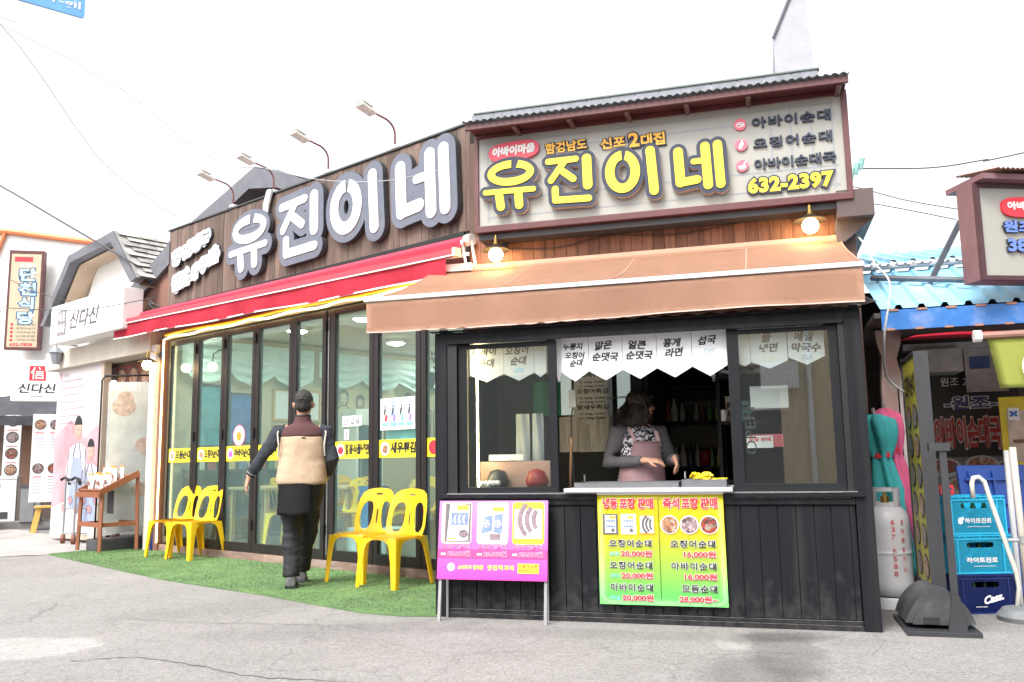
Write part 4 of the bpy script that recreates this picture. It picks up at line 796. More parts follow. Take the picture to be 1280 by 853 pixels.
for i, (y, z) in enumerate(((1.95, 1.75), (2.4, 1.75), (1.95, 1.2), (2.4, 1.2))): frame_pic(y, z, .42, .5, m_wood, 'pale certificate in a wood frame, ' + ['upper left', 'upper right', 'lower left', 'lower right'][i] + ' of the four behind the middle leaf')
# brush drawn family mural on the left wall
mu = thing('wall_mural', 'grey brush drawing of standing people on the dining room wall', 'mural', FL, (-.15, 3.6, 1.3))
mb = MB()
for k in range(9):
    y = 2.75 + .36 * k + rnd.uniform(-.05, .05); z = 2.12 + rnd.uniform(-.1, .12); r = rnd.uniform(.09, .12)
    mb.M = Matrix(((0, 1, 0, -.15), (1, 0, 0, 0), (0, 0, 1, 0), (0, 0, 0, 1)))
    mb.annulus((y, z), r * .8, r, .012, -.002 - .0003 * k, .0, 0, 360, 18); mb.annulus((y, z + .03), r * .75, r * .8, .03, -.004 - .0003 * k, -.0035, 20, 160, 12)
    for s in (-1, 1):
        mb.capsule((y + s * .05, z - r), (y + s * .2, z - r - .12), .010, -.005 - .0003 * k, -.0045, 4); mb.capsule((y + s * .2, z - r - .12), (y + s * .17, z - r - .6), .012, -.006 - .0003 * k, -.0055, 4); mb.capsule((y + s * .035, z + .0), (y + s * .06, z + .005), .008, -.007 - .0003 * k, -.0065, 4)
    mb.capsule((y - .04, z - .06), (y + .04, z - .06), .006, -.008 - .0003 * k, -.0075, 4)
    for j in range(4): mb.capsule((y - .12 + .08 * j, z - r - .3), (y - .15 + .08 * j, z - r - .62), .006, -.009 - .0003 * k - .0001 * j, -.0085, 4)
mb.build('drawing', M('mural grey', (.2, .2, .19), .8, var=.4), mu, FL)
mb = MB(); mb.M = Matrix(((0, 1, 0, -.15), (1, 0, 0, 0), (0, 0, 1, 0), (0, 0, 0, 1))); mb.text('아바이마을', 4.55, 5.6, 2.15, 2.5, -.012, bold=.03).text('아버지 손맛 그대로', 4.5, 5.7, 1.75, 1.95, -.012, bold=.0); mb.build('brush_text', M('mural ink', (.05, .05, .06), .8), mu, FL)
t = thing('waste_bin', 'blue plastic bin just inside the glass behind the walking man', 'bin', FL, (3.72, .42, .42)); mb = MB(); mb.lathe([(.0, 0), (.13, 0), (.155, .40), (.165, .40), (.165, .44), (.15, .44), (.12, .03), (0, .03)], 20, cap=False); mb.build('bin_body', M('blue plastic', (.01, .12, .3), .4), t, smooth=True, flat_ang=40)
t = thing('low_cabinet', 'pale low cabinet inside the glass carrying the blue bin', 'cabinet', FL, (3.8, .45, .09)); mb = MB(); mb.box(-.3, .35, -.22, .22, 0, .33, .006); mb.build('cabinet_body', M('pale panel', (.5, .5, .48), .5), t); mb = MB(); mb.box(-.01, .01, -.235, -.222, .1, .25); mb.build('handle', m_steel, t)
t = thing('wall_shelf', 'pale plank screen inside the last door leaf beside the kiosk', 'screen', FL, (5.2, .3, .09)); planks(5.02, 5.42, .1, 1.05, .3, .09).build('planks', M('white plank', (.6, .6, .62), .7, var=.2, island=.15), t, FL)
# ---------------------------------------------------------------- kiosk contents
def shelf(lab, x0, x1, y0, y1, zs, back=False):
    t = thing('storage_shelf', lab, 'shelf', FK, ((x0 + x1) / 2, y0, 0)); mb = MB(); mb.box(x0, x0 + .03, y0, y1, .02, 2.05).box(x1 - .03, x1, y0, y1, .02, 2.05); mb.build('upright', m_blackflat, t, FK)
    for z in zs: mb = MB(); mb.box(x0 + .03, x1 - .03, y0, y1, z, z + .025); mb.build('shelf_board', m_blackflat, t, FK)
shelf('black shelf unit at the right inside the kiosk', 1.99, 2.6, 1.0, 1.35, (.5, .9, 1.36, 1.72)); shelf('dark shelf against the back of the kiosk, crowded with bottles', 1.42, 2.0, 2.2, 2.55, (.6, 1.0, 1.42, 1.75))
gi = lambda n, lab, cat, x, y, z, prof, m, g=None, seg=12: tag(MBL(prof, seg).build(n, m, None, FK @ T(x, y, z), smooth=True, flat_ang=50), lab, cat, g)
def MBL(prof, seg): q = MB(); q.lathe(prof, seg); return q
cols = [(.5, .15, .05), (.75, .75, .7), (.65, .65, .62), (.06, .05, .05), (.5, .5, .46), (.3, .06, .05), (.1, .25, .08), (.7, .5, .1)]
for k in range(16):
    z = (1.025, 1.445)[k // 8]; x = 1.47 + .065 * (k % 8); s = rnd.uniform(.75, 1.15)
    gi('bottle', 'small sauce bottle on the dark back shelf of the kiosk', 'bottle', x, 2.28 + rnd.uniform(-.04, .06), z, [(0, 0), (.028 * s, 0), (.03 * s, .1 * s), (.012, .15 * s), (.012, .19 * s), (0, .19 * s)], M('bottle %d' % (k % 8), cols[k % 8], .25), 'bottles on the back shelf')
def carton(x, y, z, w, d, h, m, lab, name='carton', r=0):
    t = thing(name, lab, 'carton', FK, (x, y, z), r); mb = MB(); mb.box(-w / 2, w / 2, -d / 2, d / 2, 0, h, .004); mb.build('box_body', m, t); mb = MB(); mb.rect(-w / 2 + .01, w / 2 - .01, h * .55, h * .75, -d / 2 - .002).rect(-w / 2 + .02, w / 2 - .02, h * .2, h * .4, -d / 2 - .002); mb.build('print', m_inkgrey, t)
carton(2.10, 1.12, 1.386, .09, .09, .2, M('cream carton', (.55, .45, .36), .6), 'cream carton on the right hand black shelf'); carton(2.205, 1.12, 1.386, .07, .09, .16, M('aqua carton', (.2, .5, .55), .5), 'aqua carton on the right hand black shelf beside the cream one'); carton(2.0, 1.55, 1.75, .12, .1, .1, m_white, 'white carton at the back of the kiosk')
mb = MB()
for k in range(7): mb.ball((2.0 + .055 * k, 1.12 + rnd.uniform(-.03, .03), 1.765 + rnd.uniform(-.005, .02)), (.06, .08, .028), 10)
tag(mb.build('plastic_bag', M('white film bag', (.75, .75, .74), .35), None, FK, smooth=True), 'crumpled white plastic sheet lying on top of the right hand shelf', 'plastic bag')
gi('rolled_paper', 'round white container at the front of the right hand shelf', 'container', 2.03, 1.05, 1.386, [(0, 0), (.04, 0), (.045, .09), (0, .095)], m_white)
tag(MBL([(0, 0), (.05, 0), (.055, .13), (.045, .14), (0, .14)], 14).build('red_jar', M('red jar', (.35, .03, .02), .3), None, FK @ T(1.80, 2.25, 1.03), smooth=True), 'red jar on the dark back shelf', 'jar')
t = thing('extractor_panel', 'dull steel panel on the back wall of the kiosk', 'panel', FK, (1.7, 2.56, 1.2)); mb = MB(); mb.box(1.44, 1.9, 2.57, 2.595, 1.2, 1.65); mb.build('sheet', M('dull panel', (.2, .2, .2), .5), t, FK)
tag(MB().box(1.42, 2.2, 1.9, 2.5, .55, .58).build('back_counter', m_steel, None, FK), 'steel back counter deep inside the kiosk', 'counter')
mt = thing('menu_sheet', 'handwritten paper menu taped to the inner window behind the woman', 'menu', FK, (.93, 1.36, 1.47)); mb = MB(); mb.box(.76, 1.10, 1.352, 1.354, 1.47, 1.90); mb.build('paper', m_paper, mt, FK)
mb = MB()
for k, (w_, h_) in enumerate((('무드새우튀김', .05), ('大 500g 10,000', .024), ('小 500g 5,000', .024), ('오징어튀김', .045), ('大 500g 10,000', .024), ('小 500g 5,000', .024), ('왕새우튀김', .045), ('大 500g 10,000', .024), ('小 500g 5,000', .024))):
    z = 1.835 - sum((.067, .036, .042, .06, .036, .042, .06, .036, .04)[:k]); mb.text(w_, .79 + .02 * (k % 3 > 0), 1.07 - .03 * (k % 3 > 0), z - h_ * .5, z + h_ * .5, 1.3505, bold=.03, shear=.1)
mb.build('handwriting', m_ink, mt, FK)
tag(MB().box(.86, .92, 1.375, 1.377, 1.40, 1.47).build('paper_note', m_paper, None, FK), 'small paper note stuck on the pale boards behind the woman', 'note')
cs = thing('socket_cord', 'hanging power cord with a small socket box in the left of the open hatch', 'cord', FK, (.99, .3, 1.5)); mb = MB(); mb.tube([(.985, .3, 2.06), (.985, .3, 1.62)], .01, 8).tube([(.985, .3, 1.5), (.965, .3, 1.4), (.97, .3, 1.15), (.98, .3, .93)], .006, 6); mb.build('cord', m_rubber, cs, FK); mb = MB(); mb.box(.955, 1.01, .285, .315, 1.49, 1.62, .006); mb.build('socket_box', M('grey socket', (.3, .29, .26), .5), cs, FK)
tag(MB().tube([(.965, .22, .905), (.975, .24, 1.2), (.975, .25, 1.26)], [.010, .010, .016], 8).build('wooden_paddle', M('dark stick', (.2, .11, .06), .6), None, FK, smooth=True), 'thin wooden paddle standing in the left of the open hatch', 'paddle')
# behind the left sliding pane
tag(MB().box(.25, .85, .28, .36, .90, 1.10, .01).build('menu_box', M('salmon box', (.5, .3, .24), .5, var=.15), None, FK), 'salmon coloured low menu box behind the left sliding pane', 'box')
tag(MB().box(.33, .60, .27, .275, 1.105, 1.15, .002).build('wire_basket', m_white, None, FK), 'white slotted tray edge behind the left sliding pane', 'tray')
for x0, x1, c, lab in ((.50, .61, (.4, .42, .42), 'left'), (.63, .72, (.42, .42, .4), 'right')): tag(MB().grid(6, 10, lambda u, v: (x0 + (x1 - x0) * u, .42 + .02 * math.sin(u * 7 + v * 2), 1.1 + .36 * v)).build('plastic_sheet', M('film sheet', c, .3), None, FK, smooth=True), 'greyish hanging plastic film behind the left sliding pane, ' + lab + ' strip', 'plastic sheet')
tag(MB().grid(12, 10, lambda u, v: (.60 + .22 * u, .6 + .02 * math.sin(u * 14), 1.45 + .27 * v)).build('green_apron', M('green cloth', (.02, .14, .07), .8), None, FK, smooth=True), 'dark green cloth hanging behind the left sliding pane', 'cloth')
for x, m, lab in ((.42, M('dark jar', (.05, .05, .05), .4), 'dark'), (.72, M('red dish', (.35, .03, .03), .4), 'red')): tag(MBL([(0, 0), (.07, 0), (.085, .05), (.06, .12), (0, .14)], 18).build('cooking_pot', m, None, FK @ T(x, .2, .905), smooth=True), lab + ' round pot on the sill behind the left sliding pane', 'pot')
mb = MB()
for k in range(8): mb.ball((.31 + .02 * k + rnd.uniform(-.01, .01), .12, .925 + rnd.uniform(0, .02)), .022, 8)
tag(mb.build('crumpled_tissue', m_prwhite, None, FK, smooth=True), 'crumpled white tissue at the foot of the left sliding pane', 'tissue')
tag(MB().tube([(.30, .1, .92), (.30, .1, 1.96)], .006, 6).build('neon_tube', lit('yellow tube', (1, .8, .42), 48), None, FK), 'thin glowing yellow tube upright behind the left sliding pane', 'light tube')
# behind the right sliding pane
tag(MB().box(2.26, 2.52, .35, .6, 1.44, 1.60, .01).build('paper_towel_box', m_white, None, FK), 'white box on the rack behind the right sliding pane', 'box')
bs = thing('plastic_basket', 'pink plastic basket with a lettered card behind the right sliding pane', 'basket', FK, (2.35, .4, 1.17)); mb = MB(); mb.box(2.24, 2.47, .38, .55, 1.17, 1.26, .006); mb.build('basket_body', M('pink basket', (.5, .1, .12), .5), bs, FK); mb = MB(); mb.mat(0).rect(2.22, 2.40, 1.165, 1.25, .376); mb.mat(1).text('포장 판매', 2.235, 2.385, 1.21, 1.24, .374, bold=.03); mb.build('card', [m_prwhite, m_red], bs, FK)
nn = thing('neon_sign', 'unlit outline OPEN sign standing sideways in the right sliding pane', 'neon sign', FK, (2.25, .2, 1.1))
mb = MB(); mb.M = T(2.255, .12, 1.12) @ Matrix.Rotation(R(-90), 4, 'Y'); mb.text('OPEN', 0, .32, -.035, .035, 0, bold=-.005); mb.build('tube_letters', M('tube glass', (.10, .11, .11), .2), nn, FK)

# more of the dining room seen through the panes
cb = thing('display_cabinet', 'dark wood display cabinet along the left dining room wall', 'cabinet', FL, (-.02, 1.0, .09)); mb = MB(); m_dw = M('dark wood', (.09, .05, .03), .5, var=.25)
mb.box(-.15, .22, .35, 1.75, .1, .14).box(-.15, .22, .35, .39, .141, 1.02).box(-.15, .22, 1.71, 1.75, .141, 1.02).box(-.15, .22, 1.03, 1.07, .141, 1.02); mb.build('carcass', m_dw, cb, FL)
for z in (.5, 1.021): mb = MB(); mb.box(-.15, .23, .34, 1.76, z, z + .03); mb.build('shelf_board', m_dw, cb, FL)
for k in range(14):
    z = 1.052 if k < 8 else .531; y = .45 + .16 * (k % 8); w_ = rnd.uniform(.04, .065); h = rnd.uniform(.12, .3)
    t = thing('storage_box', 'small box or tin standing on the dark display cabinet', 'box', FL, (.06, y, z), rnd.uniform(-10, 10), group='boxes on the dark display cabinet'); mb = MB(); mb.box(-.06, .06, -w_, w_, 0, h, .004); mb.build('box_body', M('box tone %d' % (k % 5), [(.6, .58, .5), (.35, .08, .06), (.12, .2, .1), (.55, .4, .2), (.15, .2, .35)][k % 5], .6), t)
fr = thing('drinks_fridge', 'tall drinks fridge with a dark glass front further along the left wall', 'fridge', FL, (.1, 3.1, .09)); mb = MB(); mb.box(-.14, .4, 2.55, 3.15, .0, 1.9, .01) if 0 else mb.box(-.14, .4, 2.9, 3.45, .091, 1.95, .01); mb.build('fridge_body', m_white, fr, FL); mb = MB(); mb.box(.401, .41, 2.95, 3.4, .35, 1.7); mb.build('glass_door', M('fridge glass', (.03, .05, .07), .1), fr, FL); mb = MB(); mb.box(.411, .43, 2.97, 2.99, .8, 1.3); mb.build('handle', m_steel, fr, FL)
hp_ = thing('hanging_plant', 'green trailing plant in a dark blue pot hanging inside behind the taped poster', 'plant', FL, (4.62, .35, 1.85)); mb = MB(); mb.lathe([(0, 0), (.07, 0), (.11, .16), (.10, .16), (0, .13)], 16); mb.build('pot', M('blue pot', (.02, .06, .16), .4), hp_, smooth=True, flat_ang=40); mb = MB(); mb.tube([(0, 0, .15), (0, 0, .93)], .004, 5); mb.build('cord', m_dkgrey, hp_); mb = MB()
for k in range(90):
    a = rnd.uniform(0, 6.28); r = rnd.uniform(.02, .13); z = rnd.uniform(.12, .42) - .5 * max(0, r - .09); p = V_((r * math.cos(a), r * math.sin(a), z)); d1 = V_((rnd.uniform(-1, 1), rnd.uniform(-1, 1), rnd.uniform(-.6, .6))).normalized() * .035; d2 = d1.cross(V_((0, 0, 1))).normalized() * .012
    mb.quad(tuple(p - d1), tuple(p + d2), tuple(p + d1), tuple(p - d2))
mb.build('leaves', M('plant leaf', (.05, .17, .04), .6, island=.4), hp_)
table(1.2, .75, .9, .6, 'light wood dining table just inside the second door leaf')
for i, (x, y, r) in enumerate(((1.0, 1.3, 175), (3.2, 1.5, 10), (3.9, 1.9, 160), (4.6, 1.4, 40))): chair(FL, x, y, r, 'yellow plastic chair inside the dining room, ' + ['behind the table at the second door leaf', 'in front of the table deep in the middle', 'beyond the table deep in the middle', 'near the hanging plant'][i], G2, .09)
# ---------------------------------------------------------------- people
def fuse(parts, vox, name, m, par, smooth=4, fold=0.0, fs=9):
    bm = MB()
    for kind, *a in parts:
        if kind == 'limb': bm.tube(a[0], a[1], a[2] if len(a) > 2 else 14, ref=a[3] if len(a) > 3 else None)
        elif kind == 'ball': bm.ball(a[0], a[1], 16)
        elif kind == 'torso':      # horizontal elliptical rings (cx, cy, z, rx, ry)
            prev = None
            for cx, cy, z, rx, ry in a[0]:
                rg = [bm.v((cx + rx * abs(math.cos(t)) ** .85 * math.copysign(1, math.cos(t)), cy + ry * abs(math.sin(t)) ** .85 * math.copysign(1, math.sin(t)), z)) for t in [2 * math.pi * k / 28 for k in range(28)]]
                if prev: bm.bridge(prev, rg)
                else: bm.face(rg[::-1])
                prev = rg
            bm.face(prev)
    bmesh.ops.recalc_face_normals(bm.b, faces=bm.b.faces)
    me = bpy.data.meshes.new('f'); bm.b.to_mesh(me); bm.b.free(); ob = bpy.data.objects.new('f', me)
    md = ob.modifiers.new('r', 'REMESH'); md.mode = 'VOXEL'; md.voxel_size = vox
    ms = ob.modifiers.new('s', 'SMOOTH'); ms.iterations = smooth; ms.factor = .5
    m2 = baked(ob)
    if fold:
        nr = [v.normal.copy() for v in m2.vertices]
        for v in m2.vertices:
            n_ = noise.noise(Vector((v.co.x * fs, v.co.y * fs, v.co.z * fs * .55))) + .6 * noise.noise(Vector((v.co.x * fs * .6 + 9, v.co.y * fs * .6, v.co.z * fs * 2.2)))
            v.co += nr[v.index] * n_ * fold
    m2.name = name; m2.materials.clear(); m2.materials.append(m); m2.shade_smooth(); o = bpy.data.objects.new(name, m2); COL.objects.link(o); o.parent = par; WM[o] = WM[par]; return o
V = Vector
def hand_parts(w, d, up_, thumb_side, curl=.5, s=1.0):
    """palm + four fingers + thumb; d = direction of the fingers, up_ = back of the hand"""
    d = V(d).normalized(); up_ = (V(up_) - d * V(up_).dot(d)).normalized(); sd_ = d.cross(up_) * thumb_side; w = V(w); P = []
    P.append(('limb', [w - d * .02, w + d * .035 * s, w + d * .085 * s], [(.024, .02), (.036 * s, .017), (.038 * s, .014)], 12, tuple(up_)))
    for k, (L_, r) in enumerate(((.068, .0085), (.076, .009), (.07, .0085), (.055, .0078))):
        b = w + d * .08 * s + sd_ * (.027 - .018 * k) * s; a1, a2 = curl * .6, curl * 1.5
        p1 = b + (d * math.cos(a1) - up_ * math.sin(a1)) * L_ * .5 * s; p2 = p1 + (d * math.cos(a2) - up_ * math.sin(a2)) * L_ * .5 * s
        P.append(('limb', [b - d * .02, b, p1, p2], [r, r, r * .92, r * .75], 8))
    b = w + d * .02 * s + sd_ * .03 * s; p1 = b + (d * .6 + sd_ * .55 - up_ * .25).normalized() * .04 * s; p2 = p1 + (d * .9 + sd_ * .1 - up_ * .35).normalized() * .03 * s
    P.append(('limb', [b - sd_ * .015, b, p1, p2], [.012, .0125, .0105, .008], 8)); return P
def head_parts(c, yaw, s=1.0):
    """c = centre of the head; faces -y before the yaw"""
    m = RZ(yaw).to_3x3(); q = lambda x, y, z: tuple(V(c) + m @ V((x * s, y * s, z * s))); P = []
    P.append(('ball', q(0, .012, .03), (.076 * s, .09 * s, .088 * s))); P.append(('limb', [q(0, -.01, .02), q(0, -.022, -.04), q(0, -.038, -.085), q(0, -.045, -.103)], [.068 * s, .06 * s, .043 * s, .026 * s], 16))
    P.append(('limb', [q(0, -.086, .02), q(0, -.103, -.012), q(0, -.096, -.026)], [.008 * s, .013 * s, .012 * s], 10))
    for k in (-1, 1):
        P.append(('limb', [q(k * .072, .005, .022), q(k * .082, .016, .012), q(k * .08, .012, -.012), q(k * .073, .002, -.022)], [.009, .0125, .011, .008], 8)); P.append(('ball', q(k * .04, -.06, -.02), (.024, .024, .022)))
    P.append(('limb', [q(-.022, -.088, -.052), q(0, -.094, -.05), q(.022, -.088, -.052)], [.006, .0085, .006], 8)); return P, q
def face_marks(par, q, s=1.0):
    for k in (-1, 1):
        mb = MB(); mb.ball(q(k * .031, -.078, .006), (.0105, .0105, .0065), 10); mb.build('eye', M('eye', (.03, .02, .018), .15), par, smooth=True)
        mb = MB(); mb.tube([q(k * .015, -.088, .025), q(k * .032, -.086, .031), q(k * .05, -.072, .026)], [.003, .0042, .002], 6); mb.build('eyebrow', M('brow', (.02, .015, .013), .8), par)
m_skin = M('skin', (.50, .27, .18), .5, var=.06, scale=30)
m_hairm = M('greying hair', (.02, .018, .018), .6, var=.5, scale=60, bump=.8, bscale=180, stretch=(1, 1, .3)); m_hairw = M('dark brown hair', (.022, .013, .010), .5, var=.5, scale=25, bump=.9, bscale=90)
m_sleeve = M('charcoal knit', (.028, .032, .042), .9, var=.25, scale=40, bump=.4, bscale=250); m_vest = M('beige fleece', (.50, .365, .25), .95, var=.08, scale=30, bump=.5, bscale=220); m_yoke = M('maroon fleece', (.085, .035, .038), .95, var=.12, scale=30, bump=.5, bscale=220)
m_trou = M('black trousers', (.010, .010, .013), .75, var=.25, scale=12, bump=.2, bscale=120); m_apr = M('black apron', (.012, .012, .014), .7, var=.2); m_shoe = M('grey shoe', (.13, .13, .14), .6, var=.4, scale=30)
# ---- man walking towards the doors (local: faces +y, back to the camera)
man = thing('person', 'man seen from behind in a beige and maroon fleece vest and black apron', 'person', FW, (-1.93, 7.98, .018), 10)
sh, el, wr = {}, {}, {}
sh[-1], el[-1], wr[-1] = (-.185, 0, 1.40), (-.345, -.06, 1.16), (-.465, -.01, .975)
sh[1], el[1], wr[1] = (.185, 0, 1.40), (.275, -.05, 1.13), (.225, .15, .985)
hip = {-1: (-.09, 0, .90), 1: (.09, 0, .90)}; kn = {-1: (-.085, .045, .49), 1: (.06, .22, .52)}; an = {-1: (-.075, -.02, .085), 1: (-.01, .36, .10)}
hd, q = head_parts((.005, .02, 1.622), 180, 1.12)
parts = hd + [('limb', [(0, .0, 1.40), (0, .012, 1.48), (0, .02, 1.58)], [.062, .056, .056], 14), ('torso', [(0, 0, .84, .14, .095), (0, 0, .93, .158, .108), (0, 0, 1.05, .148, .10), (0, 0, 1.22, .168, .108), (0, 0, 1.36, .17, .098), (0, 0, 1.43, .11, .075), (0, 0, 1.46, .06, .055)])]
for s in (-1, 1):
    parts += [('limb', [(s * .1, 0, 1.38), sh[s], el[s], wr[s]], [.06, .056, .044, .028], 12), ('limb', [hip[s], kn[s], an[s], (an[s][0], an[s][1], an[s][2] - .05)], [.085, .058, .038, .034], 14)]
    parts += [('limb', [(an[s][0], an[s][1] - .04, .05), (an[s][0], an[s][1] + .06, .045), (an[s][0] - .005, an[s][1] + .17, .03)], [.034, .036, .024], 10)]
parts += hand_parts(wr[-1], (-.25, .06, -.95), (-.8, -.3, .25), 1, .5) + hand_parts(wr[1], (-.25, .85, -.35), (.7, .3, .4), -1, .6)
fuse(parts, .007, 'body', m_skin, man, 3); face_marks(man, q, 1.12)
for s in (-1, 1): cl = [('limb', [(s * .15, 0, 1.38), tuple(V(sh[s]) + V((s * .018, 0, -.025))), tuple(V(sh[s]).lerp(V(el[s]), .5)), el[s], tuple(V(el[s]).lerp(V(wr[s]), .5)), tuple(V(el[s]).lerp(V(wr[s]), .93))], [.076, .079, .064, .057, .050, .041], 16)]; fuse(cl, .010, 'sleeve', m_sleeve, man, 3, .009, 18)
fuse([('torso', [(0, -.005, .905, .212, .146), (0, -.005, .925, .226, .158), (0, -.005, .99, .222, .154), (0, 0, 1.10, .214, .146), (0, 0, 1.225, .210, .142), (0, 0, 1.335, .206, .137)]), ('ball', (0, -.02, 1.05), (.15, .135, .14))], .010, 'vest', m_vest, man, 3, .008, 9)
fuse([('torso', [(0, 0, 1.332, .2075, .1385), (0, 0, 1.375, .206, .128), (0, 0, 1.412, .186, .110), (0, .005, 1.445, .115, .085), (0, .01, 1.47, .078, .074), (0, .012, 1.52, .074, .07)])], .010, 'vest_yoke', m_yoke, man, 2, .003, 8)
mb = MB()
for s in (-1, 1): mb.tube([(s * .20, -.02, 1.43), (s * .213, -.10, 1.36), (s * .2, -.112, 1.26), (s * .205, -.09, 1.16)], .007, 6)
mb.build('vest_piping', M('pale piping', (.6, .52, .45), .8), man)
mb = MB(); mb.box(.0, .035, -.1445, -.139, 1.318, 1.328); mb.build('vest_label', m_ink, man)
fuse([('torso', [(0, .012, 1.515, .076, .072), (0, .014, 1.535, .074, .07)])], .008, 'collar_band', m_ink, man, 1)
leg = lambda s, e: [(hip[s][0], hip[s][1], .93), hip[s], tuple(V(hip[s]).lerp(V(kn[s]), .55)), kn[s], tuple(V(kn[s]).lerp(V(an[s]), .5)), tuple(V(kn[s]).lerp(V(an[s]), .97))]
tr = [('torso', [(0, 0, .82, .165, .115), (0, 0, .90, .19, .135), (0, 0, .965, .185, .13)])]
for s in (-1, 1): tr += [('limb', leg(s, 0), [.115, .115, .10, .085, .074, .076], 16)]
fuse(tr, .011, 'trousers', m_trou, man, 3, .014, 12)
mb = MB()
def ap(u, v):
    a = math.pi * (.10 + .9 * u) + math.pi; x = .208 * math.cos(a); y = .152 * math.sin(a); k = 1 + .05 * v + .02 * math.sin(u * 17) * v
    return (x * k, y * k - .012 * v, .945 - (.295 + .02 * math.sin(u * 5)) * v)
mb.grid(30, 8, lambda u, v: ap(u * .60, v)); bmesh.ops.solidify(mb.b, geom=mb.b.faces, thickness=.004); mb.build('apron', m_apr, man, smooth=True)
for s in (-1, 1):
    a = an[s]; mb = MB()
    fuse([('limb', [(a[0], a[1] - .065, .05), (a[0], a[1] + .02, .055), (a[0] - .004, a[1] + .12, .045), (a[0] - .008, a[1] + .20, .032)], [(.042, .05), (.046, .055), (.05, .042), (.036, .028)], 14), ('limb', [(a[0], a[1] - .015, .06), (a[0], a[1] - .015, .12)], [.05, .047], 12)], .008, 'shoe', m_shoe, man, 2)
    mb.M = T(a[0], a[1] + .065, 0); mb.prism([(-.047, 0), (.047, 0), (.05, .022), (-.05, .022)], -.145, .14); mb.build('shoe_sole', m_ink if s < 0 else m_dkgrey, man)
hp = [('ball', q(0, .018, .045), (.086, .104, .096)), ('ball', q(0, .042, -.005), (.078, .068, .062)), ('ball', q(0, -.03, .085), (.066, .066, .045))]
fuse(hp, .006, 'hair', m_hairm, man, 2, .005, 60)
mb = MB(); w0 = V(wr[-1]); d0 = (V(el[-1]) - w0).normalized(); mb.tube([tuple(w0 + d0 * .045), tuple(w0 + d0 * .053)], .046, 14); mb.build('cuff_band', m_steel, man)
# ---- woman behind the counter (local: faces -y before the turn)
wo = thing('person', 'woman with dark bobbed hair in a pink apron working behind the kiosk counter', 'person', FK, (1.40, .78, .0), 33)
ws = {-1: (-.165, 0, 1.31), 1: (.165, 0, 1.31)}; we = {-1: (-.262, .02, 1.075), 1: (.235, -.06, 1.08)}; ww = {-1: (-.045, -.235, 1.09), 1: (.165, -.27, 1.10)}
hd, q = head_parts((.02, -.02, 1.505), 84, .95)
parts = hd + [('limb', [(0, .01, 1.30), (.005, 0, 1.38), (.012, -.01, 1.47)], [.055, .05, .052], 14), ('torso', [(0, 0, .80, .15, .11), (0, 0, .90, .165, .12), (0, 0, 1.02, .14, .10), (0, -.01, 1.16, .155, .118), (0, 0, 1.28, .15, .092), (0, 0, 1.34, .09, .07), (0, 0, 1.36, .055, .05)])]
for s in (-1, 1):
    parts += [('limb', [(s * .08, 0, 1.29), ws[s], we[s], ww[s]], [.045, .042, .034, .025], 12), ('limb', [(s * .085, 0, .86), (s * .085, -.01, .47), (s * .085, .01, .08), (s * .085, .01, .045)], [.085, .055, .036, .034], 14), ('limb', [(s * .085, .03, .04), (s * .085, -.06, .04), (s * .09, -.15, .025)], [.034, .034, .022], 10)]
parts += hand_parts(ww[-1], (.75, -.4, -.08), (.1, -.5, .8), 1, .55, .95) + hand_parts(ww[1], (-.1, -.6, -.7), (.8, -.3, .3), -1, .7, .95)
fuse(parts, .007, 'body', m_skin, wo, 3); face_marks(wo, q)
m_floral = photo('floral blouse', [(.01, .01, .02), (.012, .012, .025), (.02, .02, .03), (.7, .68, .7), (.25, .22, .3)], 70, .8)
fuse([('torso', [(0, 0, .80, .175, .13), (0, 0, .92, .18, .135), (0, -.005, 1.05, .165, .12), (0, -.012, 1.17, .175, .136), (0, 0, 1.29, .175, .108), (0, 0, 1.35, .105, .08)])], .010, 'blouse', m_floral, wo, 3, .004, 12)
for s in (-1, 1): fuse([('limb', [tuple(V((s * .13, 0, 1.30))), ws[s], tuple(V(ws[s]).lerp(V(we[s]), .5)), we[s], tuple(V(we[s]).lerp(V(ww[s]), .5)), tuple(V(we[s]).lerp(V(ww[s]), .86))], [.07, .078, .066, .056, .047, .038], 14) ], .009, 'sleeve', M('grey sleeve', (.085, .08, .09), .85, var=.1), wo, 3, .006, 18)
m_papron = M('pink apron', (.60, .38, .41), .85, var=.06, scale=8)
mb = MB()
def pa(u, v):
    z = 1.235 - .70 * v; wdt = .115 + (.16 - .115) * min(1, v / .25); rx = .185 + .02 * v; ry = .142 + .03 * v
    if v > .25: wdt = .19 + .05 * (v - .25)
    a = (u - .5) * 2 * math.asin(min(.99, wdt / rx)) * (1 if v > .2 else .9); return (rx * math.sin(a), -ry * math.cos(a) - .012 + .006 * math.sin(u * 19) * v, z)
mb.grid(24, 24, pa); bmesh.ops.solidify(mb.b, geom=mb.b.faces, thickness=.004); mb.build('apron', m_papron, wo, smooth=True)
for s in (-1, 1):
    mb = MB()
    for (p0, p1) in (((s * .10, -.135, 1.235), (s * .105, -.09, 1.31)), ((s * .105, -.09, 1.31), (s * .085, .0, 1.37))): mb.tube([p0, p1], [(.016, .003), (.016, .003)], 8)
    mb.build('apron_strap', m_papron, wo)
fuse([('limb', [(s * .085, 0, .88), (s * .09, -.01, .47), (s * .09, .01, .09)], [.105, .08, .07], 14) for s in (-1, 1)], .012, 'trousers', m_trou, wo, 3, .005, 12)
for s in (-1, 1): fuse([('limb', [(s * .085, .06, .04), (s * .085, -.05, .042), (s * .09, -.17, .03)], [(.042, .04), (.046, .042), (.034, .028)], 12)], .009, 'shoe', m_ink, wo, 2)
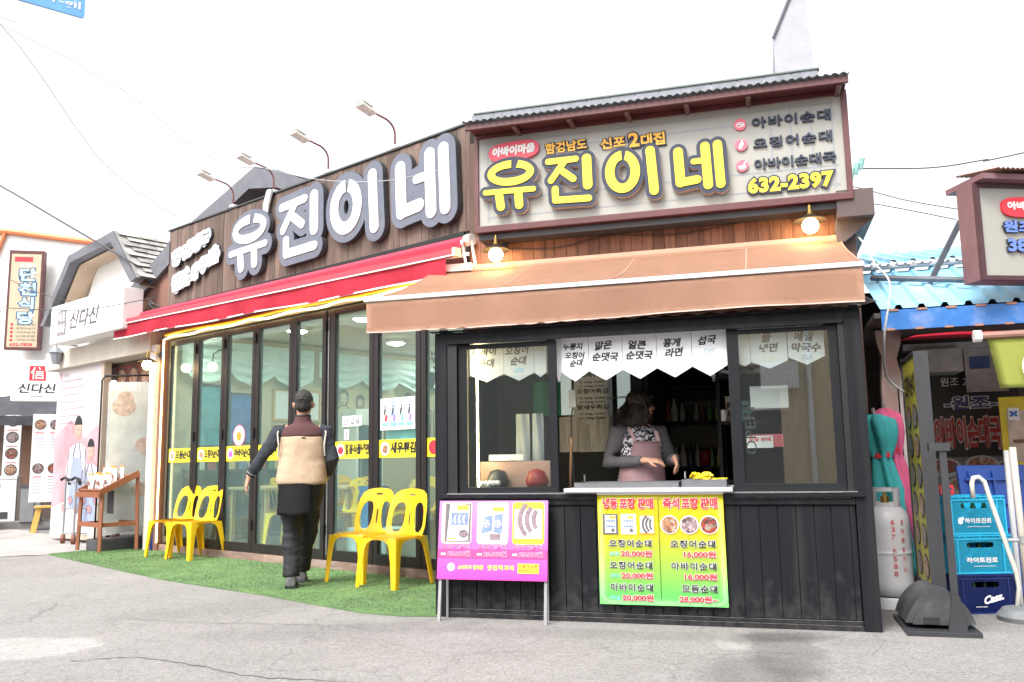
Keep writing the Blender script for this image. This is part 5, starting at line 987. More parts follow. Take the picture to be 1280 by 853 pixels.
hw = [('ball', q(0, .022, .045), (.103, .112, .098)), ('ball', q(-.03, .055, -.04), (.075, .075, .10)), ('ball', q(.03, .055, -.04), (.075, .075, .10)), ('ball', q(.072, .012, -.05), (.042, .07, .105)), ('ball', q(-.072, .012, -.05), (.042, .07, .105)), ('ball', q(0, .06, -.115), (.10, .072, .065)), ('limb', [q(-.06, -.055, .075), q(0, -.075, .08), q(.06, -.055, .075)], [.025, .028, .025], 10)]
fuse(hw, .007, 'hair', m_hairw, wo, 2, .008, 55)
def strands(par, m, q, n_, rx, ry, rz, cz, down, ln):
    mb = MB()
    for k in range(n_):
        a = rnd.uniform(0, 2 * math.pi); e = rnd.uniform(-.9, 1.4); ce = math.cos(min(e, 1.35))
        if math.sin(a) < -.45 and e < .55: continue
        p = V((rx * ce * math.cos(a), ry * ce * math.sin(a) + .03, cz + rz * math.sin(e))); P_ = []; w_ = rnd.uniform(.0012, .0026); t0 = rnd.uniform(0, 6)
        for j in range(5):
            o = p * (1 + .012 * math.sin(t0 + j * 1.7)); P_.append(V(q(o.x, o.y, o.z))); d_ = V((p.x * .12 + .010 * math.sin(t0 + j), p.y * .12 + .010 * math.cos(t0 * 2 + j), -down * ln)) if e < .9 else V((p.x * .5, p.y * .5, -.2 * ln * down)); p = p + d_
        s_ = V((-math.sin(a), math.cos(a), 0)) * w_; mb.strip([tuple(x - s_) for x in P_], [tuple(x + s_) for x in P_])
    return mb.build('hair_strands', m, par)
strands(wo, m_hairw, q, 900, .108, .115, .11, -.01, 1, .022)
# ---------------------------------------------------------------- artificial turf mat
ft = thing('turf_mat', 'bright green artificial turf mat laid along the glass doors', 'turf mat', FW, (0, 0, 0))
tp = [(-.56, 6.45), (-.84, 6.49), (-1.16, 6.66), (-1.62, 7.1), (-2.15, 7.61), (-2.77, 8.15), (-3.5, 8.78), (-4.25, 9.57), (-5.15, 10.52), (-6.02, 11.45), (-5.75, 11.85), (-5.4, 12.1), (-4.65, 11.64), (-.3, 7.93), (-.53, 7.7)]
def infl(p, poly):
    c_ = False; j = len(poly) - 1
    for i in range(len(poly)):
        if (poly[i][1] > p[1]) != (poly[j][1] > p[1]) and p[0] < (poly[j][0] - poly[i][0]) * (p[1] - poly[i][1]) / (poly[j][1] - poly[i][1]) + poly[i][0]: c_ = not c_
        j = i
    return c_
mb = MB(); top = [mb.v((x, y, .016)) for x, y in tp]; bot = [mb.v((x, y, .002)) for x, y in tp]; mb.face(top); mb.bridge(bot, top)
bmesh.ops.triangulate(mb.b, faces=[f for f in mb.b.faces if len(f.verts) > 4])
m_turf = M('turf', (.10, .185, .065), .85, var=.3, scale=2.5, dirt=(.06, .115, .045, .8), dscale=1.4); mb.build('backing', m_turf, ft)
mb = MB(); cnt = 0
while cnt < 38000:
    x, y = rnd.uniform(-6, -.3), rnd.uniform(6.4, 12.3)
    if not infl((x, y), tp): continue
    cnt += 1; a = rnd.uniform(0, 6.28); dx, dy = math.cos(a) * .005, math.sin(a) * .005; lx, ly = rnd.uniform(-.014, .014), rnd.uniform(-.014, .014)
    mb.b.faces.new([mb.b.verts.new((x - dx, y - dy, .014)), mb.b.verts.new((x + dx, y + dy, .014)), mb.b.verts.new((x + lx, y + ly, .014 + rnd.uniform(.004, .011)))])
mb.build('pile', M('turf pile', (.125, .225, .08), .7, var=.3, scale=2.2, island=.4, dirt=(.07, .12, .055, .6), dscale=1.6), ft)
# ---------------------------------------------------------------- left neighbour
nb = thing('neighbour_restaurant', 'white gabled restaurant with a stone shingle roof left of the brown one', 'restaurant', FL, (-2, .3, 0))
mb = MB(); mb.box(-3.7, -.3, .16, .3, 2.95, 3.9).prism([(-3.3, 3.1), (-.3, 3.1), (-.55, 3.62), (-1.25, 4.36), (-2.58, 4.26)], .12, .2); mb.build('gable_wall', m_wall, nb, FL)
mb = MB(); mb.box(-3.75, -.30, -.12, .25, 2.66, 2.95, .01); mb.build('soffit_beam', M('cream beam', (.55, .5, .43), .7, var=.08), nb, FL)
mb = MB(); mb.box(-3.9, -.3, 1.6, 1.7, 0, 2.9).box(-3.9, -.3, .2, 1.6, 2.6, 2.66); mb.build('recess_wall', M('brown recess', (.13, .09, .075), .8, var=.2), nb, FL)
mb = MB(); mb.box(-.33, -.175, -.1, .12, 0, 2.75, .01); mb.build('pillar', M('grey pillar', (.55, .53, .5), .7, var=.08), nb, FL)
tr_o = [(-3.58, 3.36), (-2.67, 4.36), (-1.19, 4.48), (-.44, 3.68)]; tr_i = [(-3.44, 3.36), (-2.58, 4.24), (-1.24, 4.33), (-.58, 3.64)]
mb = MB(); mb.prism(tr_o + tr_i[::-1], -.30, -.16); mb.build('barge_board', m_grey, nb, FL)
mb = MB(); tr_j = [(-3.38, 3.32), (-2.56, 4.22), (-1.27, 4.31), (-.56, 3.6)]; mb.strip([(x, -.16, z) for x, z in tr_j], [(x, .125, z) for x, z in tr_j]); mb.build('eave_lining', M('eave boards', (.5, .38, .28), .7, var=.15, stretch=(1, 10, 1)), nb, FL)
m_shing = M('stone shingle', (.36, .35, .33), .9, var=.3, scale=3, island=.35, bump=.5, bscale=30)
mb = MB(); mb.strip([(x, -.28, z + .012) for x, z in tr_o], [(x, 4.2, z + .012) for x, z in tr_o])
A, Bq = V((-1.18, 0, 4.495)), V((-.43, 0, 3.695))
for r_ in range(9):
    y = -.26 + (r_ % 2) * .12
    while y < 4.2:
        w_ = rnd.uniform(.2, .34); p0 = A.lerp(Bq, r_ / 9); p1 = A.lerp(Bq, (r_ + 1.08) / 9); z_ = .018 + rnd.uniform(0, .012)
        mb.quad((p0.x, y, p0.z + .004), (p1.x + .01, y, p1.z + z_), (p1.x + .01, y + w_ - .012, p1.z + z_), (p0.x, y + w_ - .012, p0.z + .004)); y += w_
mb.build('shingle_roof', m_shing, nb, FL)
for x, z in ((-.78, 2.86), (-.45, 2.86)): pass
mb = MB(); mb.mat(0).box(-1.9, -.4, .19, .198, 2.22, 2.6); mb.mat(1)
for k in range(4): mb.disc(-1.72 + .36 * k, 2.42, .15, .184, 20); 
mb.mat(2)
for k in range(4): mb.disc(-1.72 + .36 * k, 2.42, .125, .181, 20)
mb.mat(3).rect(-1.2, -.36, 2.12, 2.215, .186); mb.mat(4).text('신다신 차림표 기와집', -1.15, -.4, 2.14, 2.195, .183, bold=.02)
mb.build('food_frieze', [M('frieze ground', (.2, .06, .04), .7), m_dkgrey, m_food[0], M('pale strip', (.6, .65, .75), .6), m_inkgrey], nb, FL)
lb = thing('lightbox_sign', 'long white lightbox sign with grey italic lettering over the white restaurant front', 'sign', FL, (-2.4, -.3, 3.0))
mb = MB(); mb.box(-2.86, -.52, -.42, -.13, 2.98, 3.56, .015); mb.build('sign_box', m_white, lb, FL)
mb = MB(); mb.mat(0).text('신다신', -2.18, -1.22, 3.14, 3.40, -.424, bold=.02, shear=.25); mb.mat(1).rect(-2.60, -2.30, 3.08, 3.46, -.424)
mb.mat(2).text('속초', -2.57, -2.33, 3.28, 3.44, -.427, bold=.02).text('아바', -2.57, -2.33, 3.10, 3.26, -.427, bold=.02); mb.mat(3).text('함경도음식', -1.08, -.66, 3.32, 3.38, -.424).text('전문점', -1.08, -.75, 3.22, 3.28, -.424)
mb.build('sign_print', [M('grey lettering', (.10, .08, .11), .5), M('stamp grey', (.22, .19, .22), .5), m_prwhite, M('faint lettering', (.42, .42, .45), .5)], lb, FL)
wl_ = lambda: None
lt = thing('wall_lantern', 'small grey lantern under the left end of the white lightbox sign', 'lantern', FW, (-7.15, 13.5, 2.72), 28); mb = MB(); mb.lathe([(0, 0), (.05, .0), (.08, .1), (.09, .17), (.12, .18), (.03, .27), (0, .28)], 8); mb.build('lantern_body', M('lantern grey', (.25, .27, .3), .4), lt); mb = MB(); mb.tube([(0, 0, .27), (0, .05, .33), (.3, .25, .33)], .012, 6); mb.build('bracket', m_dkgrey, lt)
# projecting sign
pj = thing('projecting_sign', 'small white square sign with a red stamp and brush lettering', 'sign', FW, (-8.40, 15.3, 2.28), 22)
mb = MB(); mb.box(-.40, .40, -.08, .08, 0, .72, .02); mb.build('sign_box', m_white, pj); mb = MB(); mb.mat(0).rect(-.13, .13, .36, .62, -.083); mb.mat(1).text('信', -.11, .11, .385, .6, -.086, bold=.02); mb.mat(2).text('신다신', -.29, .29, .14, .31, -.083, bold=.02, shear=.1); mb.mat(3).rect(-.1, .1, .08, .09, -.083); mb.build('sign_print', [m_red, m_prwhite, m_ink, m_inkgrey], pj)
mb = MB(); mb.box(.40, 1.1, -.02, .02, .3, .36); mb.build('bracket', m_dkgrey, pj)
# far buildings and shop bits on the left
fb = thing('white_building', 'far white building with an orange roof edge behind the gabled restaurant', 'building', FW, (-11, 18, 0))
mb = MB(); mb.prism([(-16, 2.5), (-7.3, 2.5), (-7.3, 5.56), (-10.55, 6.02), (-16, 6.06)], 17.8, 24); mb.build('wall', m_wall, fb, FW)
mb = MB(); mb.tube([(-16, 17.75, 6.1), (-10.58, 17.75, 6.06), (-7.3, 17.75, 5.58)], .06, 8).tube([(-10.62, 17.75, 6.02), (-10.9, 17.75, 5.2), (-11.0, 17.75, 4.6)], .04, 8); mb.build('roof_edge', M('orange trim', (.7, .22, .09), .6), fb, FW)
mb = MB(); mb.box(-16, -7.3, 18.6, 18.7, 0, 2.5).box(-16, -7.3, 17.9, 18.6, 2.42, 2.5); mb.build('shopfront', M('shop interior', (.1, .07, .06), .8, var=.4, scale=2), fb, FW)
vs2 = thing('vertical_sign', 'tall cream signboard in a maroon frame with blue outlined lettering on the far white building', 'sign', FW, (-9.95, 17.45, 3.5), 12)
mb = MB(); mb.box(-.33, .33, -.02, .15, 0, 2.06, .01); mb.build('frame', m_maroon, vs2); mb = MB(); mb.box(-.28, .28, -.026, -.021, .05, 1.98); mb.build('face_panel', M('tan panel', (.5, .4, .28), .5), vs2)
mb = MB()
for k, ch in enumerate('단천식당'):
    z = 1.42 - .30 * k; x0, x1 = (-.11, .21) if k != 2 else (-.1, .18)
    mb.mat(0).text(ch, x0, x1, z, z + .26, -.029, bold=.02, out=.07); mb.mat(1).text(ch, x0, x1, z, z + .26, -.033, bold=.03, out=.0)
mb.mat(2).rect(-.22, .12, 1.82, 1.92, -.029); mb.mat(3).text('함경남도', -.1, .2, 1.72, 1.79, -.029, bold=.03)
for k, t_ in enumerate(('함흥냉면', '오징어순대', '아바이순대', '순대국밥', '가자미회')): mb.mat(4).text(t_, -.12, .24, .49 - .08 * k, .54 - .08 * k, -.029, bold=.0); mb.mat(2).disc(-.2, .515 - .08 * k, .028, -.029, 12)
mb.mat(2).text('632-7828', -.22, .2, .07, .135, -.029, bold=.03); mb.build('sign_print', [M('navy outline', (.05, .12, .25), .5), M('sky letter', (.45, .75, .85), .5), m_red, m_prwhite, m_inkgrey], vs2)
m_slate = M('slate canopy cloth', (.12, .12, .14), .8, var=.15)
def shed(name, lab, cat, loc, rot, bits, group=None):
    t = thing(name, lab, cat, FW, loc, rot, group)
    for nm, m, bx in bits:
        mb = MB()
        for b in bx: mb.box(*b)
        mb.build(nm, m, t)
    return t
cn = thing('canopy', 'dark grey cloth canopy over the far left shop entrance', 'awning', FW, (-9.4, 16.5, 2.05), 22); mb = MB(); mb.grid(12, 4, lambda u, v: (-.9 + 1.8 * u, -.1 + .6 * v, .05 + .42 * v + .02 * math.sin(u * 17))).grid(12, 3, lambda u, v: (-.9 + 1.8 * u, -.1 + .012 * math.sin(u * 22), .05 - .18 * v)); bmesh.ops.solidify(mb.b, geom=mb.b.faces, thickness=.01); mb.build('canopy_cloth', m_slate, cn)
mb = MB(); mb.tube([(.8, .6, .46), (.8, -.05, .05)], .015, 6).tube([(-.8, .6, .46), (-.8, -.05, .05)], .015, 6); mb.build('canopy_frame', m_dkgrey, cn)
def menu_board(lab, loc, rot, w, z0, z1, cols_, base=True):
    t = thing('menu_board', lab, 'menu board', FW, loc, rot); mb = MB(); mb.box(-w / 2, w / 2, -.02, .03, z0, z1, .006); mb.build('panel', m_white, t); mb = MB()
    mb.mat(0)
    for a in range(cols_):
        for b in range(2 if cols_ == 2 else 4):
            cx = (-.5 + (a + .5) / cols_) * w; hz = (z1 - z0); cz = z1 - hz * ((.12 + .5 * b) if cols_ == 2 else (.14 + .24 * b)); rr = w / cols_ * .38
            mb.mat(1).disc(cx, cz, rr, -.0225, 18); mb.mat(2 + (a + b) % 3).disc(cx, cz, rr * .82, -.0245, 18)
            for k in range(6 if cols_ == 2 else 1): mb.mat(5 if k else 6).rect(cx - rr * .9, cx + rr * (.9 - .4 * rnd.random()), cz - rr * 1.5 - .055 * k - .018, cz - rr * 1.5 - .055 * k, -.0225)
    mb.build('print', [m_prwhite, m_dkgrey, m_food[0], m_food[1], m_food[2], M('pale text', (.45, .48, .6), .6), M('red text', (.6, .12, .15), .6)], t)
    mb = MB(); mb.tube([(-w * .3, .0, 0), (-w * .3, .0, z0 + .05)], .016, 6).tube([(w * .3, .0, 0), (w * .3, .0, z0 + .05)], .016, 6).box(-w * .4, w * .4, -.15, .18, 0, .03); mb.build('stand', m_dkgrey, t)
menu_board('pale blue white menu board with four dish photos behind the yellow wooden stool', (-8.6, 16.1, 0), 26, .50, .5, 2.1, 2); menu_board('narrow menu board with a column of dish photos at the far left shop entrance', (-10.05, 17.5, 0), 22, .30, .9, 2.25, 1)
shed('timber_post', 'brown timber post of the far left shop entrance', 'post', (-9.45, 17.0, 0), 22, [('post', M('brown timber', (.2, .11, .07), .7), [(-.09, .09, -.06, .06, 0, 2.3)])])
shed('chest_freezer', 'white chest freezer at the far left edge of the shop entrance', 'freezer', (-9.95, 17.0, 0.05), 22, [('cabinet', m_white, [(-.45, .32, -.3, .3, .04, .86)]), ('lid', M('pale grey lid', (.6, .62, .64), .4), [(-.46, .33, -.31, .31, .862, .93)]), ('vent', m_dkgrey, [(-.35, .2, -.306, -.301, .12, .25), (-.35, .05, -.306, -.301, .68, .78)])])
shed('shop_step', 'grey step in front of the far left shop entrance', 'step', (-9.3, 16.6, 0), 22, [('slab', M('step concrete', (.2, .19, .18), .9), [(-1.5, 1.0, -.2, .6, 0, .13)])])
shed('waste_bin', 'grey bin beside the timber post of the far left shop', 'bin', (-9.1, 16.6, .131), 22, [('bin_body', M('bin grey', (.2, .21, .22), .6), [(-.17, .17, -.17, .17, 0, .62)]), ('lid', m_dkgrey, [(-.18, .18, -.18, .18, .622, .68)])])
shed('folding_board', 'dark red folding board at the left edge of the photo', 'folding sign', (-9.72, 15.9, 0), 22, [('front_panel', M('dark red board', (.2, .04, .035), .6), [(-.3, .13, -.06, -.03, 0, .9)]), ('rear_panel', M('dark red board', (.2, .04, .035), .6), [(-.3, .13, .06, .09, 0, .88)])])
# yellow wooden stool
st = thing('wooden_stool', 'low yellow wooden trestle stool below the dish photo menu board', 'stool', FW, (-8.13, 15.55, 0.005), 26); m_pine = M('yellow pine', (.6, .36, .09), .55, var=.15, stretch=(8, 8, 1))
mb = MB(); mb.box(-.30, .30, -.15, .15, .42, .455, .006); mb.build('seat', m_pine, st)
for a in (-1, 1):
    for b in (-1, 1): mb = MB(); mb.M = T(a * .24, b * .1, 0) @ Matrix(((1, 0, -a * .18, a * .06), (0, 1, -b * .1, b * .03), (0, 0, 1, 0), (0, 0, 0, 1))); mb.box(-.045, .045, -.02, .02, 0, .42); mb.build('leg', m_pine, st)
# printed panel with the two cooks
pn = thing('printed_panel', 'tall white panel printed with two drawn cooks in aprons', 'banner', FL, (-2.7, 0, 0)); 
mb = MB(); mb.box(-3.47, -1.93, -.02, .10, .12, 2.66, .004); mb.build('panel_board', M('panel white', (.62, .57, .58), .5, var=.03), pn, FL)
mb = MB(); mb.box(-1.928, -1.84, -.03, .08, .05, 2.7).box(-3.5, -1.84, -.02, .10, .05, .118); mb.build('panel_frame', M('pale timber', (.55, .45, .36), .6), pn, FL)
C_ = dict(bg=M('pink mauve wash', (.46, .25, .28), .5, var=.4, scale=1.6), skin=M('drawn skin', (.5, .3, .24), .5), hair=m_ink, coat=M('drawn coat', (.56, .56, .62), .5), apr=M('drawn apron', (.27, .31, .44), .5), line=M('drawn line', (.2, .2, .26), .5), red=M('faded red', (.6, .2, .2), .5), txt=M('pale violet text', (.36, .3, .38), .5)); ks = list(C_); mb = MB(); mi = lambda k: mb.mat(ks.index(k))
mi('bg').face([mb.v((x, -.0225, z)) for x, z in ((-3.46, .5), (-2.5, .7), (-1.94, .6), (-1.94, 1.75), (-2.4, 1.55), (-2.9, 1.85), (-3.46, 1.6))])
for cx, top, s in ((-2.62, 1.88, 1.12), (-2.16, 1.52, 1.0)):
    y = -.025; o = 0
    mi('coat').face([mb.v((cx + x * s, y, top + z * s)) for x, z in ((-.3, -1.25), (.3, -1.25), (.31, -.7), (.24, -.42), (.08, -.36), (-.08, -.36), (-.24, -.42), (-.33, -.7))]); y -= .002
    mi('apr').face([mb.v((cx + x * s, y, top + z * s)) for x, z in ((-.2, -1.24), (.22, -1.24), (.2, -.75), (.13, -.55), (-.12, -.55), (-.19, -.75))]); y -= .002
    mi('skin').disc(cx, top - .17 * s, .105 * s, y, 20, .135 * s); y -= .002; mi('hair').face([mb.v((cx + .115 * s * math.cos(a), y, top - .13 * s + .15 * s * max(.15, math.sin(a)))) for a in [math.pi * k / 14 for k in range(15)]])
    mi('line'); mb.capsule((cx - .05 * s, top - .17 * s), (cx - .02 * s, top - .17 * s), .006, y - .003, y - .002, 4).capsule((cx + .02 * s, top - .17 * s), (cx + .05 * s, top - .17 * s), .006, y - .003, y - .002, 4).capsule((cx - .03 * s, top - .25 * s), (cx + .03 * s, top - .25 * s), .005, y - .003, y - .002, 4)
    for k in (-1, 1): mb.capsule((cx + k * .05 * s, top - .36 * s), (cx + k * .12 * s, top - .55 * s), .012, y - .003, y - .002, 4); mb.capsule((cx + k * .25 * s, top - .45 * s), (cx + k * .3 * s, top - .95 * s), .008, y - .003, y - .002, 4)
for k in range(7): mi('line').annulus((-3.0 + .22 * k, .5 + .12 * (k % 2)), .09, .06, .008, -.031 - .0003 * k, -.03, 0, 360, 16); mi('red').disc(-3.0 + .22 * k, .5 + .12 * (k % 2), .05, -.0315, 14)
for k in range(7): mi('txt').rect(-3.35, -2.6 + .1 * math.sin(k * 2), 2.45 - .11 * k, 2.475 - .11 * k, -.0225)
mi('red').rect(-3.38, -3.32, 2.5, 2.6, -.0225); mi('txt').text('신다신', -3.28, -3.05, 2.52, 2.58, -.0225)
mb.build('print', [C_[k] for k in ks], pn, FL)
# translucent banner on a black tube stand (its plane runs towards the doors)
FB = FL @ T(-.80, -.10, 0) @ RZ(90)      # x = into the building, facing the camera side
bn = thing('banner_stand', 'translucent white printed banner in a black tube frame beside the brown post', 'banner', FB, (0, 0, 0))
mb = MB(); mb.tube([(-.42, 0, .16), (-.42, 0, 2.28), (-.38, 0, 2.34), (.36, 0, 2.40), (.40, 0, 2.33), (.40, 0, .16)], .014, 8); mb.build('tube_frame', m_rubber, bn, smooth=True)
mb = MB(); mb.grid(14, 10, lambda u, v: (-.33 + .66 * u, -.02 + .012 * math.sin(u * 5 + v), .2 + 2.06 * v + .04 * u)); bmesh.ops.solidify(mb.b, geom=mb.b.faces, thickness=.002); mb.build('printed_film', M('white film print', (.84, .86, .85), .3, var=.04, trans=.12), bn, smooth=True)
mb = MB(); yb2 = -.036; cs_ = [M('faded food', (.66, .54, .48), .5, var=.35, scale=14), M('faded text', (.75, .78, .78), .5), M('faded grey', (.72, .78, .78), .5), M('faded yellow text', (.56, .5, .3), .5)]
mb.mat(2).rect(-.31, .31, .75, 2.15, yb2)
for x, z, r in ((-.12, 1.93, .17), (.2, 1.4, .15), (.16, .8, .13), (-.1, 2.05, .12)): mb.mat(0).disc(x, z, r, yb2 - .002 - .0005 * x, 20, r * .75)
for k, t_ in enumerate(('냉면 전문', '아바이순대', '가자미 회냉면', '오징어순대')): mb.mat(1).text(t_, -.25, .12, 1.62 - .3 * k, 1.68 - .3 * k, yb2 - .003, bold=.02).text('고향의 맛 그대로', -.25, .02, 1.56 - .3 * k, 1.59 - .3 * k, yb2 - .003)
for k, ch in enumerate('함흥냉면순대'): mb.mat(3).text(ch, .22, .29, 2.06 - .1 * k, 2.13 - .1 * k, yb2 - .004)
mb.build('print', cs_, bn)
mb = MB(); mb.box(-.46, .44, -.16, .16, .0, .17, .03); mb.build('base_tank', m_dkgrey, bn)
# wooden display stand with bags of snacks
ds = thing('display_stand', 'reddish brown wooden stand with a sloping tray of snack bags', 'display stand', FL, (-.65, -.42, 0)); m_rw = M('red brown wood', (.24, .085, .04), .5, var=.25, stretch=(6, 6, .6))
for x in (-.30, .30):
    for y, h in ((-.23, .78), (.23, 1.0)):
        mb = MB(); mb.tube([(x * 1.06, y * 1.06, .03), (x, y, h)], .027, 4, ref=(1, 0, 0)); mb.build('leg', m_rw, ds); 
mb = MB(); mb.box(-.30, .30, -.25, -.21, .34, .40).box(-.30, .30, .21, .25, .34, .40).box(-.32, -.28, -.21, .21, .345, .395).box(.28, .32, -.21, .21, .345, .395); mb.build('stretcher', m_rw, ds)
sl_ = T(0, 0, .89) @ Matrix.Rotation(math.atan2(.22, .46), 4, 'X')
mb = MB(); mb.M = sl_; mb.box(-.34, .34, -.27, .27, -.02, 0, .003).box(-.34, -.315, -.27, .27, 0, .06).box(.315, .34, -.27, .27, 0, .06).box(-.31, .31, -.27, -.245, 0, .05); mb.build('sloping_tray', m_rw, ds)
mb = MB(); mb.box(-.34, .34, -.29, -.265, .72, .79, .003); mb.build('front_board', m_rw, ds)
mb = MB(); mb.box(-.05, .12, .0, .01, .5, .8); mb.build('hanging_card', m_inkgrey, ds)
for k in range(8):
    x = -.22 + .145 * (k % 4); y = -.17 + .2 * (k // 4) + .03 * (k % 2); pz = sl_ @ V((x, y, 0)); t = thing('snack_bag', 'white snack bag with an orange top band on the sloping wooden tray', 'snack bag', FL @ T(-.65, -.42, 0), (pz.x, pz.y, pz.z), rnd.uniform(-15, 15), group='white snack bags on the wooden stand')
    mb = MB(); mb.grid(8, 10, lambda u, v: ((u - .5) * .13 * (1 - .15 * abs(2 * v - 1) ** 3), -.034 * math.sin(math.pi * u) * math.sin(math.pi * min(1, v * 1.05)), .002 + .2 * v)).grid(8, 10, lambda u, v: ((u - .5) * .13 * (1 - .15 * abs(2 * v - 1) ** 3), .034 * math.sin(math.pi * u) * math.sin(math.pi * min(1, v * 1.05)), .002 + .2 * v)); mb.build('bag', m_prwhite, t, smooth=True)
    mb = MB(); mb.box(-.06, .06, -.006, .006, .19, .212); mb.build('top_band', M('orange band', (.85, .28, .04), .5), t); mb = MB(); mb.disc(0, .09, .032, -.036, 14, .03); mb.build('label', m_food[k % 2], t)
# hand cart
ha = thing('hand_cart', 'tall narrow steel hand cart with brown castors in front of the printed panel', 'cart', FW, (-6.42, 13.05, 0), 12)
mb = MB()
for x, y in ((-.25, .1), (-.05, -.12), (.32, .3), (.5, .1)): mb.tube([(x, y, .12), (x, y, .93 if x < .1 else .55)], .017, 8)
mb.build('post', m_steel, ha)
mb = MB()
for z in (.15, .52, .90): mb.tube([(-.25, .1, z), (-.05, -.12, z), (.5, .1, z)], .012, 6)
mb.tube([(-.25, .1, .15), (.32, .3, .15), (.5, .1, .15)], .012, 6); mb.build('rail', m_steel, ha)
for x, y in ((-.25, .1), (-.05, -.12)): mb = MB(); mb.tube([(x - .07, y, .93), (x - .02, y, .965), (x + .05, y - .05, .94), (x + .07, y - .06, .86)], .022, 8); mb.build('handle', m_rubber, ha, smooth=True)
for x, y in ((-.25, .1), (-.05, -.12), (.32, .3), (.5, .1)): mb = MB(); mb.tube([(x - .02, y, .07), (x + .02, y, .07)], .07, 16); mb.build('castor', M('brown wheel', (.17, .06, .04), .6), ha)
# teal cover and blue crate by the post
mb = MB(); mb.lathe([(.15, 0), (.15, .3), (.09, .6), (.03, .85), (0, .88)], 14); tag(mb.build('folded_parasol', M('teal cloth', (.03, .3, .25), .8, var=.2), None, FL @ T(-.42, .16, .005), smooth=True), 'teal cloth cover standing between the white banner and the brown post', 'parasol')
shed('plastic_crate', 'small blue crate low beside the brown post', 'crate', tuple(FL @ V((-.27, .02, .018))), -40, [('crate_body', M('blue crate', (.01, .04, .25), .4), [(-.08, .1, -.1, .1, 0, .28)]), ('rim', M('blue crate', (.01, .04, .25), .4), [(-.09, .11, -.11, .11, .281, .31)])])
# blue street name sign at the top left
FSN = frame(-3.776, 6.306, 39.6)
ss = thing('street_sign', 'blue street name sign hanging in at the top left corner', 'street sign', FSN, (0, 0, 4.71))
mb = MB(); P = []
for cx, cz, a0 in ((.44, .32, 0), (-.48, .32, 90), (-.48, .022, 180), (.44, .022, 270)):
    for j in range(5): a = R(a0 + 22.5 * j); P.append((cx + .022 * math.cos(a), cz + .022 * math.sin(a)))
mb.prism(P, 0, .02); mb.build('sign_plate', M('sign blue', (.16, .42, .80), .4), ss); mb = MB(); mb.text('Abaimaeul 1-gil', -.45, .43, .04, .125, -.003, bold=.02).text('아바이마을1길', -.42, .42, .155, .30, -.003, bold=.02); mb.build('lettering', m_prwhite, ss)
mb = MB(); mb.tube([(-.42, .04, -4.71), (-.42, .04, .4)], .03, 10); mb.build('post', m_steel, ss)
# ---------------------------------------------------------------- right side
bl = thing('blue_roof_building', 'low building with a blue corrugated metal roof right of the kiosk', 'building', FK, (4.5, 1.0, 0))
m_blue = M('blue roof sheet', (.26, .55, .74), .45, var=.15, scale=2, dirt=(.5, .68, .8, .6), dscale=2); m_blue2 = M('blue fascia', (.02, .14, .42), .4, var=.15, dirt=(.25, .3, .4, .5), dscale=6)
def corr(mb, x0, x1, ya, za, yb, zb_, pitch=.16, h=.028):
    xs_ = []; zs_ = []; x = x0
    while x < x1:
        for dx, dz in ((0, 0), (.10, 0), (.115, h), (.145, h)): xs_.append(x + dx); zs_.append(dz)
        x += pitch
    mb.strip([(x, ya, za + z) for x, z in zip(xs_, zs_)], [(x, yb, zb_ + z) for x, z in zip(xs_, zs_)])
mb = MB(); corr(mb, 3.24, 7.5, 1.0, 2.2, 2.3, 2.74); corr(mb, 3.24, 7.5, 2.2, 2.80, 4.4, 3.36); mb.build('corrugated_roof', m_blue, bl, FK)
mb = MB(); mb.box(3.24, 7.5, .97, 1.0, 2.035, 2.185); mb.build('roof_fascia', m_blue2, bl, FK)
mb = MB()
for k in range(22): mb.box(3.27 + .2 * k, 3.33 + .2 * k, .962, .969, 2.03, 2.044).box(3.29 + .2 * k, 3.36 + .2 * k, .962, .969, 2.176, 2.19)
mb.build('rust_flake', M('rust', (.32, .17, .11), .9, var=.3), bl, FK)
mb = MB(); mb.tube([(3.25, 2.24, 2.77), (7.5, 2.24, 2.77)], .02, 6)
for k in range(40): mb.box(3.27 + .07 * k, 3.29 + .07 * k, 2.222, 2.258, 2.76, 2.80)
mb.build('gutter_rail', m_steel, bl, FK)
mb = MB(); mb.box(3.24, 7.5, 3.1, 3.2, 0, 2.7).box(3.2, 7.5, 1.05, 3.1, 2.14, 2.18).box(3.16, 3.2, 1.9, 3.1, 0, 2.6); mb.build('inner_wall', M('dim wall', (.09, .075, .07), .85, var=.3, scale=3), bl, FK)
mb = MB(); mb.box(3.28, 3.40, 1.6, 1.72, 0, 1.62, .004).prism([(3.26, 2.12), (3.46, 2.12), (3.45, 2.0), (3.41, 1.88), (3.44, 1.74), (3.40, 1.62), (3.28, 1.62), (3.29, 1.75), (3.30, 1.9), (3.27, 2.02)], 1.6, 1.72); mb.build('corbel_post', M('peeling pink paint', (.55, .4, .36), .7, var=.15, dirt=(.75, .73, .72, .8), dscale=5), bl, FK)
mb = MB(); mb.box(3.42, 3.56, 1.66, 1.68, .1, 1.75); mb.build('white_sheet', m_white, bl, FK)
ra = thing('red_awning', 'thin red awning under the blue roof edge', 'awning', FK, (4.3, .9, 1.95)); mb = MB(); mb.grid(20, 6, lambda u, v: (3.42 + 2.6 * u, 1.55 - .85 * v, 2.02 - .07 * v + .01 * math.sin(u * 15) * v)); bmesh.ops.solidify(mb.b, geom=mb.b.faces, thickness=.004); mb.build('canopy_fabric', m_redcloth, ra, FK)
mb = MB(); mb.tube([(3.84, .66, 1.915), (5.6, .66, 1.93)], .028, 10); mb.build('front_bar', M('brown bar', (.25, .13, .1), .5), ra, FK); mb = MB(); mb.tube([(3.79, .66, 1.915), (3.839, .66, 1.915)], .042, 12); mb.build('end_cap', m_white, ra, FK)
